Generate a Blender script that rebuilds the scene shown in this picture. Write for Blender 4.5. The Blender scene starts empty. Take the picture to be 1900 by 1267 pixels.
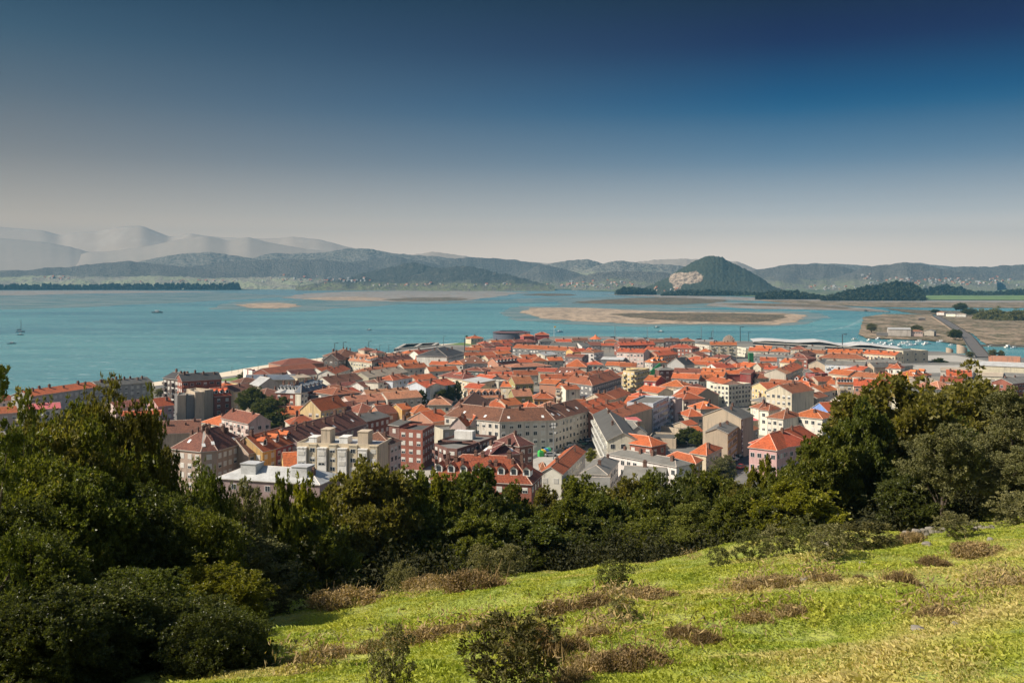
import bpy, math, random
import numpy as np
from mathutils import Vector, Matrix

SC = bpy.context.scene
COL = SC.collection
# ------------------------------------------------------------------ camera, sky, sun, exposure
CAMZ, FPX, HOR = 72.0, 1850.0, 515.0
cam = bpy.data.objects.new("camera", bpy.data.cameras.new("camera"))
COL.objects.link(cam)
cam.location = (0, 0, CAMZ)
cam.rotation_euler = (math.radians(90), 0, 0)
cam.data.sensor_width = 36
cam.data.lens = 36 * FPX / 1900
cam.data.shift_y = -(633.5 - HOR) / 1900
cam.data.clip_start = 0.3
cam.data.clip_end = 80000
SC.camera = cam

SUN_AZ, SUN_EL = math.radians(-104), math.radians(41)
sdir = Vector((math.sin(SUN_AZ) * math.cos(SUN_EL), math.cos(SUN_AZ) * math.cos(SUN_EL), math.sin(SUN_EL)))
sun = bpy.data.objects.new("sun", bpy.data.lights.new("sun", 'SUN'))
COL.objects.link(sun)
sun.data.energy = 5.0
sun.data.angle = math.radians(0.5)
sun.data.color = (1.0, 0.91, 0.77)
sun.rotation_euler = (-sdir).to_track_quat('-Z', 'Y').to_euler()
sun.location = (0, 0, 300)

world = bpy.data.worlds.new("World")
SC.world = world
world.use_nodes = True
nt = world.node_tree
nt.nodes.clear()
def wn(t, **kw):
    n = nt.nodes.new(t)
    for k, v in kw.items():
        setattr(n, k, v)
    return n
wout = wn('ShaderNodeOutputWorld')
bg = wn('ShaderNodeBackground')
sky = wn('ShaderNodeTexSky', sky_type='NISHITA')
sky.sun_disc = False
sky.sun_elevation = SUN_EL
sky.sun_rotation = SUN_AZ
sky.air_density = 1.0
sky.dust_density = 1.5
tc = wn('ShaderNodeTexCoord')
sep = wn('ShaderNodeSeparateXYZ')
nt.links.new(tc.outputs['Generated'], sep.inputs[0])
def ramp(stops):
    r = wn('ShaderNodeValToRGB')
    e = r.color_ramp.elements
    e[0].position, e[0].color = stops[0][0], (*stops[0][1], 1)
    e[1].position, e[1].color = stops[1][0], (*stops[1][1], 1)
    for p, c in stops[2:]:
        k = e.new(p); k.color = (*c, 1)
    return r
def s2l(r, g, b):
    f = lambda c: c / 255 / 12.92 if c < 10 else ((c / 255 + .055) / 1.055) ** 2.4
    return (f(r), f(g), f(b))
# low sky: deep clear air over the far side (east), hazier air under the sun (west)
EXPO = 0.55
HAZE_D, HAZE_TOP, HAZE_END = 1.0e-4, 566.0, 10400.0
HAZE_C = (.12, .33, .50)
HAZE_L = tuple(c * .5 for c in HAZE_C)                    # light the haze itself adds in front of the sky
def through_haze(z, c):
    s = max(z, 1e-4) / math.sqrt(1 - z * z)
    T = math.exp(-HAZE_D * min(HAZE_END, (HAZE_TOP - CAMZ) / s) * math.sqrt(1 + s * s))
    return tuple(max(0.0, (t / 2 ** EXPO - l * (1 - T)) / T) for t, l in zip(c, HAZE_L))
def low_sky(st):
    zs, cs = [q[0] for q in st], [s2l(*q[1]) for q in st]
    out = []
    for i in range(24):
        z = .285 * i / 23
        out.append((z, [.4 * q for q in through_haze(z, [float(np.interp(z, zs, [c[k] for c in cs])) for k in range(3)])]))
    return ramp(out)
rE = low_sky([(0, (213, 210, 207)), (.024, (208, 206, 203)), (.062, (168, 181, 190)), (.115, (100, 136, 163)), (.168, (34, 98, 139)), (.219, (0, 65, 103)), (.268, (0, 45, 81)), (.30, (0, 40, 75))])
rW = low_sky([(0, (192, 190, 187)), (.024, (186, 185, 183)), (.062, (168, 170, 170)), (.115, (126, 137, 146)), (.168, (94, 115, 132)), (.219, (67, 98, 121)), (.268, (48, 80, 106)), (.30, (42, 74, 100))])
for r in (rE, rW):
    nt.links.new(sep.outputs['Z'], r.inputs[0])
azm = wn('ShaderNodeMapRange')
azm.inputs['From Min'].default_value = -0.44
azm.inputs['From Max'].default_value = 0.26
nt.links.new(sep.outputs['X'], azm.inputs['Value'])
mixA = wn('ShaderNodeMix', data_type='RGBA')
nt.links.new(azm.outputs[0], mixA.inputs['Factor'])
nt.links.new(rW.outputs[0], mixA.inputs['A'])
nt.links.new(rE.outputs[0], mixA.inputs['B'])
# higher up the plain daylight sky takes over
SKY_STRENGTH = 0.13
scl = wn('ShaderNodeVectorMath', operation='SCALE')
scl.inputs['Scale'].default_value = 2.5 / SKY_STRENGTH
nt.links.new(mixA.outputs['Result'], scl.inputs[0])
hi = wn('ShaderNodeMapRange')
hi.interpolation_type = 'SMOOTHSTEP'
hi.inputs['From Min'].default_value = 0.29
hi.inputs['From Max'].default_value = 0.46
nt.links.new(sep.outputs['Z'], hi.inputs['Value'])
mixB = wn('ShaderNodeMix', data_type='RGBA')
nt.links.new(hi.outputs[0], mixB.inputs['Factor'])
nt.links.new(scl.outputs[0], mixB.inputs['A'])
dim = wn('ShaderNodeVectorMath', operation='SCALE')
dim.inputs['Scale'].default_value = .58
nt.links.new(sky.outputs[0], dim.inputs[0])
nt.links.new(dim.outputs[0], mixB.inputs['B'])
bg.inputs['Strength'].default_value = SKY_STRENGTH
nt.links.new(mixB.outputs['Result'], bg.inputs['Color'])
nt.links.new(bg.outputs[0], wout.inputs['Surface'])

SC.view_settings.view_transform = 'Standard'
SC.view_settings.look = 'None'
SC.view_settings.exposure = EXPO
SC.view_settings.gamma = 1.0
SC.cycles.max_bounces = 6
SC.cycles.diffuse_bounces = 3
SC.cycles.transmission_bounces = 3
SC.cycles.volume_bounces = 0
SC.cycles.sample_clamp_indirect = 6.0
SC.cycles.use_denoising = True
# ------------------------------------------------------------------ helpers
ZG = 2.5                                   # level of the town
def W(px, py, z=ZG):                       # point on the level z that the photograph shows at (px, py)
    D = (CAMZ - z) * FPX / (py - HOR)
    return Vector(((px - 950) / FPX * D, D, z))
def AT(px, D, z=0.0):
    return Vector(((px - 950) / FPX * D, D, z))
def ZAT(py, D):
    return CAMZ - (py - HOR) / FPX * D

def link(o, parent=None):
    COL.objects.link(o)
    if parent is not None:
        o.parent = parent
    return o
def tag(o, label=None, cat=None, group=None, kind=None):
    if label: o['label'] = label
    if cat: o['category'] = cat
    if group: o['group'] = group
    if kind: o['kind'] = kind
    return o
def thing(name, label, cat, loc=(0, 0, 0), rz=0.0, group=None):
    o = bpy.data.objects.new(name, None)
    o.empty_display_size = 0.5
    link(o)
    o.location = loc
    o.rotation_euler = (0, 0, rz)
    return tag(o, label, cat, group)
def mesh(name, v, f, mats, idx=None, smooth=False, uv=None):
    me = bpy.data.meshes.new(name)
    me.from_pydata([tuple(p) for p in v], [], f)
    for m in (mats if isinstance(mats, (list, tuple)) else [mats]):
        me.materials.append(m)
    if idx is not None:
        me.polygons.foreach_set('material_index', idx)
    if smooth:
        me.polygons.foreach_set('use_smooth', [True] * len(me.polygons))
    if uv is not None:
        l = me.uv_layers.new(name='uv')
        l.data.foreach_set('uv', [c for fu in uv for q in fu for c in q])
    me.update()
    return me
def obj(name, me, parent=None, color=None, loc=None, rz=None, scale=None):
    o = bpy.data.objects.new(name, me)
    link(o, parent)
    if color is not None: o.color = (*color, 1)
    if loc is not None: o.location = loc
    if rz is not None: o.rotation_euler = (0, 0, rz)
    if scale is not None: o.scale = scale
    return o
class MB:                                  # collects simple solids into one mesh
    def __init__(s): s.v, s.f, s.i = [], [], []
    def add(s, v, f, m=0):
        n = len(s.v)
        s.v += [tuple(p) for p in v]
        s.f += [[k + n for k in q] for q in f]
        s.i += [m] * len(f)
        return s
    def box(s, x0, x1, y0, y1, z0, z1, m=0):
        return s.add([(x0, y0, z0), (x1, y0, z0), (x1, y1, z0), (x0, y1, z0), (x0, y0, z1), (x1, y0, z1), (x1, y1, z1), (x0, y1, z1)],
                     [[0, 3, 2, 1], [4, 5, 6, 7], [0, 1, 5, 4], [1, 2, 6, 5], [2, 3, 7, 6], [3, 0, 4, 7]], m)
    def prism(s, poly, z0, z1, m=0):       # poly ccw
        n = len(poly)
        v = [(p[0], p[1], z0) for p in poly] + [(p[0], p[1], z1) for p in poly]
        f = [list(range(n))[::-1], list(range(n, 2 * n))] + [[i, (i + 1) % n, n + (i + 1) % n, n + i] for i in range(n)]
        return s.add(v, f, m)
    def tube(s, pts, radii, n=7, m=0, cap=True):
        base = len(s.v)
        pts = [Vector(p) for p in pts]
        for k, p in enumerate(pts):
            d = (pts[min(k + 1, len(pts) - 1)] - pts[max(k - 1, 0)]).normalized()
            a = Vector((0, 0, 1)) if abs(d.z) < .9 else Vector((1, 0, 0))
            u = d.cross(a).normalized(); w = d.cross(u)
            for j in range(n):
                t = 2 * math.pi * j / n
                s.v.append(tuple(p + (u * math.cos(t) + w * math.sin(t)) * radii[k]))
        for k in range(len(pts) - 1):
            for j in range(n):
                a = base + k * n + j; b = base + k * n + (j + 1) % n
                s.f.append([a, b, b + n, a + n]); s.i.append(m)
        if cap:
            s.f.append([base + (len(pts) - 1) * n + j for j in range(n)]); s.i.append(m)
        return s
    def mesh(s, name, mats, smooth=False):
        return mesh(name, s.v, s.f, mats, s.i, smooth)

# ------------------------------------------------------------------ materials
def mat(name):
    m = bpy.data.materials.new(name)
    m.use_nodes = True
    t = m.node_tree
    t.nodes.clear()
    out = t.nodes.new('ShaderNodeOutputMaterial')
    b = t.nodes.new('ShaderNodeBsdfPrincipled')
    t.links.new(b.outputs[0], out.inputs[0])
    return m, t, b, out
class N:                                   # tiny node writer
    def __init__(s, t): s.t = t
    def n(s, typ, ins=None, **kw):
        x = s.t.nodes.new(typ)
        for k, v in kw.items(): setattr(x, k, v)
        for k, v in (ins or {}).items(): s.set(x.inputs[k], v)
        return x
    def set(s, sock, v):
        if isinstance(v, bpy.types.NodeSocket): s.t.links.new(v, sock)
        elif hasattr(v, 'outputs'): s.t.links.new(v.outputs[0], sock)
        else:
            if isinstance(v, tuple) and len(v) == 3 and sock.type == 'RGBA': v = (*v, 1)
            sock.default_value = v
    def noise(s, vec, scale, detail=4, rough=.55, dist=0.0):
        return s.n('ShaderNodeTexNoise', {'Vector': vec, 'Scale': scale, 'Detail': detail, 'Roughness': rough, 'Distortion': dist}).outputs['Fac']
    def map(s, v, a, b, c=0., d=1., smooth=True):
        return s.n('ShaderNodeMapRange', {'Value': v, 'From Min': a, 'From Max': b, 'To Min': c, 'To Max': d}, interpolation_type='SMOOTHSTEP' if smooth else 'LINEAR').outputs[0]
    def mix(s, f, a, b, blend='MIX'):
        x = s.n('ShaderNodeMix', data_type='RGBA', blend_type=blend)
        s.set(x.inputs['Factor'], f); s.set(x.inputs['A'], a); s.set(x.inputs['B'], b)
        return x.outputs['Result']
    def math(s, op, a, b=0.0):
        x = s.n('ShaderNodeMath', operation=op)
        s.set(x.inputs[0], a); s.set(x.inputs[1], b)
        return x.outputs[0]
    def pos(s): return s.n('ShaderNodeNewGeometry').outputs['Position']
    def scale(s, v, k): return s.n('ShaderNodeMapping', {'Vector': v, 'Scale': k}).outputs[0]
    def bump(s, h, strength, dist): return s.n('ShaderNodeBump', {'Height': h, 'Strength': strength, 'Distance': dist}).outputs[0]

def mk_wall():
    m, t, b, _ = mat('plaster')
    k = N(t)
    p = k.pos()
    oi = k.n('ShaderNodeObjectInfo')
    big = k.noise(p, .18, 4)
    streak = k.noise(k.scale(p, (.9, .9, .09)), 1.0, 5, .65)
    fine = k.noise(p, 2.5, 3)
    c = k.mix(k.map(big, .35, .7, 0, .3), oi.outputs['Color'], (.30, .27, .23))
    c = k.mix(k.map(streak, .48, .72, 0, .6), c, (.16, .14, .12))
    c = k.mix(k.map(fine, .3, .7, 0, .18), c, (.5, .46, .4), 'MULTIPLY')
    k.set(b.inputs['Base Color'], c)
    b.inputs['Roughness'].default_value = .88
    return m
def mk_brick():
    m, t, b, _ = mat('brickwork')
    k = N(t)
    p = k.pos()
    oi = k.n('ShaderNodeObjectInfo')
    big = k.noise(p, .3, 5)
    fine = k.noise(k.scale(p, (3, 3, 9)), 1.2, 2)
    c = k.mix(k.map(big, .35, .7, 0, .5), oi.outputs['Color'], (.35, .3, .28), 'MULTIPLY')
    c = k.mix(k.map(fine, .4, .75, 0, .35), c, (.42, .34, .3))
    k.set(b.inputs['Base Color'], c)
    b.inputs['Roughness'].default_value = .9
    return m
def mk_tile():
    m, t, b, _ = mat('roof_tiles')
    k = N(t)
    p = k.pos()
    oi = k.n('ShaderNodeObjectInfo')
    uv = k.n('ShaderNodeUVMap').outputs[0]
    wv = k.n('ShaderNodeTexWave', {'Vector': uv, 'Scale': .75, 'Distortion': 1.4, 'Detail': 2.0, 'Detail Scale': 2.0}, wave_type='BANDS', bands_direction='X').outputs['Fac']
    wy = k.n('ShaderNodeTexWave', {'Vector': uv, 'Scale': .45, 'Distortion': 2.2, 'Detail': 2.0, 'Detail Scale': 1.5}, wave_type='BANDS', bands_direction='Y').outputs['Fac']
    patch = k.noise(p, .22, 6, .62)
    moss = k.noise(p, .6, 6, .7)
    fine = k.noise(p, 3.2, 3, .6)
    c = k.mix(k.map(patch, .36, .68, 0, .55), oi.outputs['Color'], k.mix(1.0, oi.outputs['Color'], (.52, .6, .7), 'MULTIPLY'))
    c = k.mix(k.map(moss, .55, .8, 0, .6), c, (.10, .075, .055))
    spk = k.noise(p, 1.1, 4, .75)
    c = k.mix(k.map(fine, .48, .75, 0, .42), c, (.70, .30, .15))
    c = k.mix(k.map(spk, .50, .66, 0, .75), c, k.mix(1.0, c, (.38, .34, .34), 'MULTIPLY'))
    c = k.mix(k.math('MULTIPLY', wv, .55), c, (.25, .2, .18), 'MULTIPLY')
    c = k.mix(k.math('MULTIPLY', wy, .35), c, (.35, .3, .28), 'MULTIPLY')
    k.set(b.inputs['Base Color'], c)
    b.inputs['Roughness'].default_value = .85
    k.set(b.inputs['Normal'], k.bump(wv, .6, .08))
    return m
def mk_sheet():
    m, t, b, _ = mat('roof_sheet')
    k = N(t)
    p = k.pos()
    oi = k.n('ShaderNodeObjectInfo')
    big = k.noise(p, .25, 6, .65)
    fine = k.noise(p, 2.0, 4, .6)
    c = k.mix(k.map(big, .35, .7, 0, .5), oi.outputs['Color'], (.45, .43, .4), 'MULTIPLY')
    c = k.mix(k.map(fine, .5, .75, 0, .25), c, (.08, .075, .06))
    k.set(b.inputs['Base Color'], c)
    b.inputs['Roughness'].default_value = .75
    return m
def mk_plain(name, col, rough=.7, metal=0., var=.25, sc=.8, spec=.5, emit=None):
    m, t, b, _ = mat(name)
    k = N(t)
    n1 = k.noise(k.pos(), sc, 5, .6)
    dk = tuple(c * .45 for c in col)
    k.set(b.inputs['Base Color'], k.mix(k.map(n1, .3, .72, 0, min(1, var * 2)), col, dk))
    b.inputs['Roughness'].default_value = rough
    b.inputs['Metallic'].default_value = metal
    b.inputs['Specular IOR Level'].default_value = spec
    return m
def mk_obcol(name, rough=.5, spec=.5, coat=0.):
    m, t, b, _ = mat(name)
    k = N(t)
    oi = k.n('ShaderNodeObjectInfo')
    n1 = k.noise(k.pos(), 1.5, 4, .6)
    k.set(b.inputs['Base Color'], k.mix(k.map(n1, .4, .75, 0, .3), oi.outputs['Color'], (.4, .38, .35), 'MULTIPLY'))
    b.inputs['Roughness'].default_value = rough
    b.inputs['Specular IOR Level'].default_value = spec
    b.inputs['Coat Weight'].default_value = coat
    return m
M = {}
M['wall'], M['brick'], M['tile'], M['sheet'] = mk_wall(), mk_brick(), mk_tile(), mk_sheet()
def mk_ridge():
    m, t, b, _ = mat('ridge_tiles')
    k = N(t)
    oi = k.n('ShaderNodeObjectInfo')
    k.set(b.inputs['Base Color'], k.mix(k.map(k.noise(k.pos(), 1.5, 4), .35, .7, .25, .7), oi.outputs['Color'], (.62, .50, .40)))
    b.inputs['Roughness'].default_value = .85
    return m
M['ridge'] = mk_ridge()
M['fascia'] = mk_plain('eaves_board', (.50, .46, .41), .7, 0, .2, .4)
M['glass'] = mk_plain('window_glass', (.035, .042, .05), .12, 0, .3, .35)
M['frame'] = mk_plain('window_frame_paint', (.72, .71, .68), .55)
M['frame_brown'] = mk_plain('window_frame_wood', (.10, .055, .035), .6)
M['blind'] = mk_plain('roller_blind', (.62, .59, .53), .7, 0, .2, .15)
M['dark'] = mk_plain('shade_metal', (.05, .05, .052), .5)
M['steel'] = mk_plain('painted_steel', (.22, .23, .24), .45)
M['white'] = mk_plain('white_paint', (.78, .77, .74), .5, 0, .12)
M['chim'] = mk_plain('chimney_render', (.16, .085, .06), .9)
M['concrete'] = mk_plain('concrete', (.40, .385, .35), .9, 0, .25, .3)
M['paint'] = mk_obcol('paint', .45)
M['carpaint'] = mk_obcol('car_paint', .3, .5, .6)
M['rubber'] = mk_plain('rubber', (.02, .02, .02), .8)
# ------------------------------------------------------------------ value noise in numpy
_rng = np.random.RandomState(7)
_tab = _rng.rand(256, 256)
def vnoise(x, y):
    xi = np.floor(x).astype(int); yi = np.floor(y).astype(int)
    fx = x - xi; fy = y - yi
    fx = fx * fx * (3 - 2 * fx); fy = fy * fy * (3 - 2 * fy)
    g = lambda a, b: _tab[a % 256, b % 256]
    return (g(xi, yi) * (1 - fx) + g(xi + 1, yi) * fx) * (1 - fy) + (g(xi, yi + 1) * (1 - fx) + g(xi + 1, yi + 1) * fx) * fy
def fbm(x, y, o=4, r=.5):
    s = 0; a = 1; t = 0
    for k in range(o):
        s = s + a * vnoise(x * 2 ** k + 17.3 * k, y * 2 ** k + 9.1 * k); t += a; a *= r
    return s / t
def grid_mesh(name, X, Y, Z, mats, smooth=True):
    h, w = X.shape
    v = np.stack([X, Y, Z], -1).reshape(-1, 3)
    i = np.arange(h * w).reshape(h, w)
    f = np.stack([i[:-1, :-1], i[:-1, 1:], i[1:, 1:], i[1:, :-1]], -1).reshape(-1, 4)
    me = bpy.data.meshes.new(name)
    me.vertices.add(len(v)); me.vertices.foreach_set('co', v.ravel())
    me.loops.add(f.size); me.loops.foreach_set('vertex_index', f.ravel())
    me.polygons.add(len(f)); me.polygons.foreach_set('loop_start', np.arange(0, f.size, 4))
    me.polygons.foreach_set('use_smooth', np.full(len(f), smooth))
    for m in (mats if isinstance(mats, list) else [mats]): me.materials.append(m)
    me.update(calc_edges=True); me.validate()
    return me
def interp(px, pts):
    return np.interp(px, [p[0] for p in pts], [p[1] for p in pts])

# ------------------------------------------------------------------ the grassy hillside under the camera
EDGE = [(-60, 10), (-12, 12), (-8.2, 37), (-3, 45), (1.5, 50), (8.7, 46), (13.4, 45), (19, 46.5), (25, 49), (36, 58), (80, 80)]
def hz(x, y):
    x = np.asarray(x, float); y = np.asarray(y, float)
    z = 70.25 - .26 * y + .11 * np.clip(x, -90, 90)
    ye = interp(x, EDGE)
    t = np.clip(y - ye + 1.5, 0, None)
    z = z - .30 * t * t / (t + 9)
    z = z + 1.7 * (fbm(x / 13 + 3, y / 5.5 + x / 16, 3) - .5) * np.clip((y - 3) / 12, 0, 1)
    z = z + .42 * (fbm(x / 1.9, y / 1.3, 3) - .5) * np.clip((y - 1) / 6, .2, 1)
    lo = 1.2
    return lo + np.logaddexp(0, (z - lo) / 2.2) * 2.2
def hzs(x, y): return float(hz(np.array([x]), np.array([y]))[0])

def mk_hill_soil():
    m, t, b, _ = mat('hillside_turf')
    k = N(t)
    p = k.pos()
    a = k.noise(p, .16, 5, .6); c2 = k.noise(p, .9, 5, .65); f = k.noise(p, 6, 4, .6)
    c = k.mix(k.map(c2, .35, .7), (.25, .30, .045), (.33, .34, .065))
    c = k.mix(k.map(a, .5, .66, 0, .5), c, (.30, .24, .11))
    c = k.mix(k.map(f, .5, .75, 0, .5), c, (.12, .14, .03))
    k.set(b.inputs['Base Color'], c)
    b.inputs['Roughness'].default_value = .95
    k.set(b.inputs['Normal'], k.bump(k.math('ADD', c2, f), .8, .25))
    return m
M['turf'] = mk_hill_soil()
xs = np.concatenate([np.linspace(-220, -46, 40), np.linspace(-44, 52, 240), np.linspace(54, 240, 50)])
ys = np.concatenate([np.linspace(-60, -2, 18), np.linspace(0, 75, 190), np.linspace(77, 290, 60)])
X, Y = np.meshgrid(xs, ys)
o = obj('hillside_ground', grid_mesh('hillside_ground', X, Y, hz(X, Y), M['turf']))
tag(o, kind='structure')

# ------------------------------------------------------------------ sea, far land, town ground
def mk_water():
    m, t, b, _ = mat('bay_water')
    k = N(t)
    p = k.pos()
    sp = k.n('ShaderNodeSeparateXYZ', {0: p})
    yy = sp.outputs['Y']
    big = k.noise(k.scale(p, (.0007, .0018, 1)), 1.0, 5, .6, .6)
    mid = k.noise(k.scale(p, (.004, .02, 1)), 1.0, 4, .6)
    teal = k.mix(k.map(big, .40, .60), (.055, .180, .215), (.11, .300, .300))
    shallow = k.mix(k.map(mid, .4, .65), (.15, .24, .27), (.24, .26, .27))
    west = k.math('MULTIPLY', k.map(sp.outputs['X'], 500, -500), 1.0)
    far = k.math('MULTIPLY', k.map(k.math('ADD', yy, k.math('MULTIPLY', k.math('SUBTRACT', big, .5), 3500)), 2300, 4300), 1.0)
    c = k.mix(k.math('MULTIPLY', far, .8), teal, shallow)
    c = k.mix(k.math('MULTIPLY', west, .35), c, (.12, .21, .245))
    fleck = k.noise(k.scale(p, (.045, .11, 1)), 1.0, 3, .7)
    c = k.mix(k.map(mid, .45, .68, 0, .6), c, (.13, .30, .30))
    c = k.mix(k.map(mid, .50, .28, 0, .45), c, (.042, .15, .185))
    c = k.mix(k.map(fleck, .57, .72, 0, .6), c, (.42, .52, .53))  # pale flecks put whitecaps and sparkle into the water colour
    k.set(b.inputs['Base Color'], c)
    b.inputs['Roughness'].default_value = .24
    b.inputs['IOR'].default_value = 1.2
    w1 = k.noise(k.scale(p, (.10, .22, 1)), 1.0, 4, .65)
    w2 = k.noise(k.scale(p, (.5, .9, 1)), 1.0, 3, .6)
    k.set(b.inputs['Normal'], k.bump(k.math('ADD', w1, k.math('MULTIPLY', w2, .35)), 1.0, 2.2))
    return m
M['water'] = mk_water()
def sheet(name, poly, z, m, kind='structure'):
    o = obj(name, mesh(name, [(p[0], p[1], z) for p in poly], [list(range(len(poly)))], m))
    return tag(o, kind=kind)
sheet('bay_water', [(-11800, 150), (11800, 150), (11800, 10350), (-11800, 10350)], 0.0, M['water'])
sheet('sea_bed', [(-14500, -600), (14500, -600), (14500, 15500), (-14500, 15500)], -.6, M['concrete'])

def mk_land(name, cols, sc, hz_=1.0):
    m, t, b, _ = mat(name)
    k = N(t)
    p = k.scale(k.pos(), (sc, sc * hz_, sc))
    n1 = k.noise(p, 1.0, 5, .6); n2 = k.noise(p, 3.3, 5, .65); n3 = k.noise(p, 11., 4, .6)
    c = k.mix(k.map(n1, .45, .55), cols[0], cols[1])
    c = k.mix(k.map(n2, .50, .58), c, cols[2])
    c = k.mix(k.map(n3, .54, .64, 0, .8), c, cols[3])
    k.set(b.inputs['Base Color'], c)
    b.inputs['Roughness'].default_value = .95
    return m
FOREST, FIELD, SCRUB = (.014, .032, .022), (.11, .17, .055), (.05, .065, .03)
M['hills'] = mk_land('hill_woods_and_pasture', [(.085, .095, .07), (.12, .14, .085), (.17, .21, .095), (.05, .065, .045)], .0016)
M['woods'] = mk_land('hill_woods', [(.03, .048, .036), (.045, .062, .042), (.075, .095, .05), (.022, .036, .028)], .005)
M['firs'] = mk_land('hill_firs', [(.026, .036, .022), (.036, .046, .026), (.05, .056, .03), (.012, .020, .013)], .03)
M['plain'] = mk_land('valley_fields', [(.12, .18, .06), (.06, .08, .04), (.20, .19, .13), (.03, .045, .025)], .0035, .5)
M['sand'] = mk_land('tidal_sand', [(.42, .31, .21), (.34, .25, .17), (.22, .165, .115), (.13, .10, .055)], .014, .4)
M['mud'] = mk_land('tidal_mud', [(.28, .235, .19), (.21, .17, .13), (.24, .25, .25), (.14, .11, .08)], .012, .4)
M['marsh'] = mk_land('salt_marsh', [(.055, .040, .018), (.12, .082, .04), (.065, .058, .02), (.36, .26, .17)], .02, .5)
M['marshflat'] = mk_land('grey_marsh_flat', [(.10, .070, .032), (.27, .19, .12), (.065, .062, .018), (.36, .29, .22)], .022, .55)
M['greenfield'] = mk_land('green_field', [(.13, .21, .055), (.17, .24, .07), (.11, .17, .05), (.08, .11, .04)], .02, .5)
M['beach'] = mk_plain('beach_sand', (.66, .56, .42), .95, 0, .12, .08)
def mk_rockcut():
    m, t, b, _ = mat('quarry_rock')
    k = N(t)
    st = k.noise(k.scale(k.pos(), (.05, .05, .012)), 1.0, 5, .7)
    c = k.mix(k.map(st, .38, .62), (.17, .125, .09), (.54, .42, .31))
    k.set(b.inputs['Base Color'], c)
    b.inputs['Roughness'].default_value = .95
    k.set(b.inputs['Normal'], k.bump(st, 1.0, 16.))
    return m
M['rockcut'] = mk_rockcut()
M['snowrock'] = mk_land('snowy_rock', [(.47, .38, .30), (.48, .39, .31), (.50, .415, .335), (.465, .375, .295)], .0016)  # warm pale base colour carries part of the far haze
M['snowrock2'] = mk_land('pale_rock_slopes', [(.40, .33, .265), (.41, .34, .275), (.39, .325, .26), (.38, .315, .255)], .002)  # haze paleness mixed into the rock colour here too

def jag(pts, z, amp, n=6, seed=1):         # photographed outline -> world polygon with a natural ragged edge
    r = random.Random(seed)
    w = [W(px, py, z) for px, py in pts]
    out = []
    for i, a in enumerate(w):
        b = w[(i + 1) % len(w)]
        for j in range(n):
            t = j / n
            q = a.lerp(b, t)
            s = amp * (.4 if j == 0 else 1)
            out.append((q.x + r.uniform(-s, s) * .8, q.y + r.uniform(-s, s)))
    return out
far_front = [(-420, 537), (0, 537), (445, 537.6), (560, 534.5), (700, 533.6), (950, 533), (1010, 536), (1140, 541), (1300, 546), (1450, 552), (1530, 556), (1900, 556), (2350, 556)]
fl = jag(far_front, 1.6, 14, 8, 3)[:8 * (len(far_front) - 1) + 1]
sheet('far_plain', fl + [(11500, 10380), (-11500, 10380)], 1.6, M['plain'])
def flat(name, pts, z, m, amp, seed):
    return sheet(name, jag(pts, z, amp, 7, seed), z, m)
def mk_shoal():
    m, t, b, out = mat('shallow_water')
    k = N(t)
    n1 = k.noise(k.scale(k.pos(), (.006, .02, 1)), 1.0, 5, .6)
    k.set(b.inputs['Base Color'], k.mix(k.map(n1, .35, .65), (.14, .27, .27), (.26, .28, .25)))
    b.inputs['Roughness'].default_value = .35
    k.set(b.inputs['Alpha'], k.map(n1, .28, .58, .10, .9))
    return m
M['shoal'] = mk_shoal()
flat('shallow_water', [(925, 580), (960, 568), (1100, 567), (1300, 574), (1500, 578), (1540, 588), (1500, 599), (1440, 606), (1320, 605), (1180, 606.5), (1060, 602), (960, 594)], .10, M['shoal'], 18, 61)
flat('shallow_water', [(380, 572), (440, 560), (560, 556), (720, 556), (900, 557), (1040, 551), (1120, 556), (1000, 562), (860, 563), (740, 565), (640, 571), (560, 578), (440, 577)], .10, M['shoal'], 26, 62)
flat('shallow_water', [(1030, 567), (1060, 552), (1300, 548), (1420, 556), (1320, 572), (1180, 570)], .12, M['shoal'], 20, 63)
flat('shallow_water', [(-200, 552), (0, 548), (200, 546), (420, 543), (560, 550), (330, 562), (100, 572), (-200, 578)], .09, M['shoal'], 30, 64)
flat('sandbank', [(966, 579), (987, 571), (1050, 570.6), (1105, 571.6), (1237, 578), (1330, 579), (1447, 580.6), (1495, 584), (1487, 594.5), (1447, 602.4), (1316, 601), (1184, 601.4), (1079, 596), (1000, 590.5)], .35, M['sand'], 9, 4)
flat('marsh_bank', [(1131, 583), (1200, 580), (1300, 580.5), (1400, 582), (1455, 583), (1462, 588), (1440, 596), (1380, 598), (1300, 597), (1230, 594), (1170, 589)], .42, M['marsh'], 10, 5)
flat('marsh_bank', [(1058, 561.5), (1120, 556), (1180, 552.5), (1260, 551.5), (1350, 556), (1345, 560), (1260, 565.5), (1170, 564.5), (1100, 563)], .36, M['marsh'], 14, 6)
flat('mudflat', [(1305, 567), (1330, 562), (1400, 562), (1500, 563), (1600, 571), (1650, 577), (1640, 579), (1560, 575.5), (1480, 574), (1400, 573)], .36, M['mud'], 8, 7)
flat('marsh_bank', [(1330, 564), (1400, 562.5), (1500, 565), (1590, 571), (1560, 573), (1470, 569.5), (1390, 567)], .44, M['marsh'], 8, 8)
flat('sandbank', [(438, 566), (470, 562.5), (520, 561.6), (548, 564), (560, 568), (535, 571), (500, 572.6), (462, 571)], .35, M['sand'], 10, 9)
flat('mudflat', [(520, 553), (560, 545), (640, 541), (760, 539), (900, 539.5), (985, 543), (920, 550), (870, 557), (800, 559), (720, 560), (650, 558), (580, 556)], .34, M['mud'], 30, 10)
flat('sandbank', [(556, 554), (600, 551.5), (660, 550.6), (712, 553), (720, 557), (660, 557.5), (600, 557)], .42, M['sand'], 12, 11)
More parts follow.
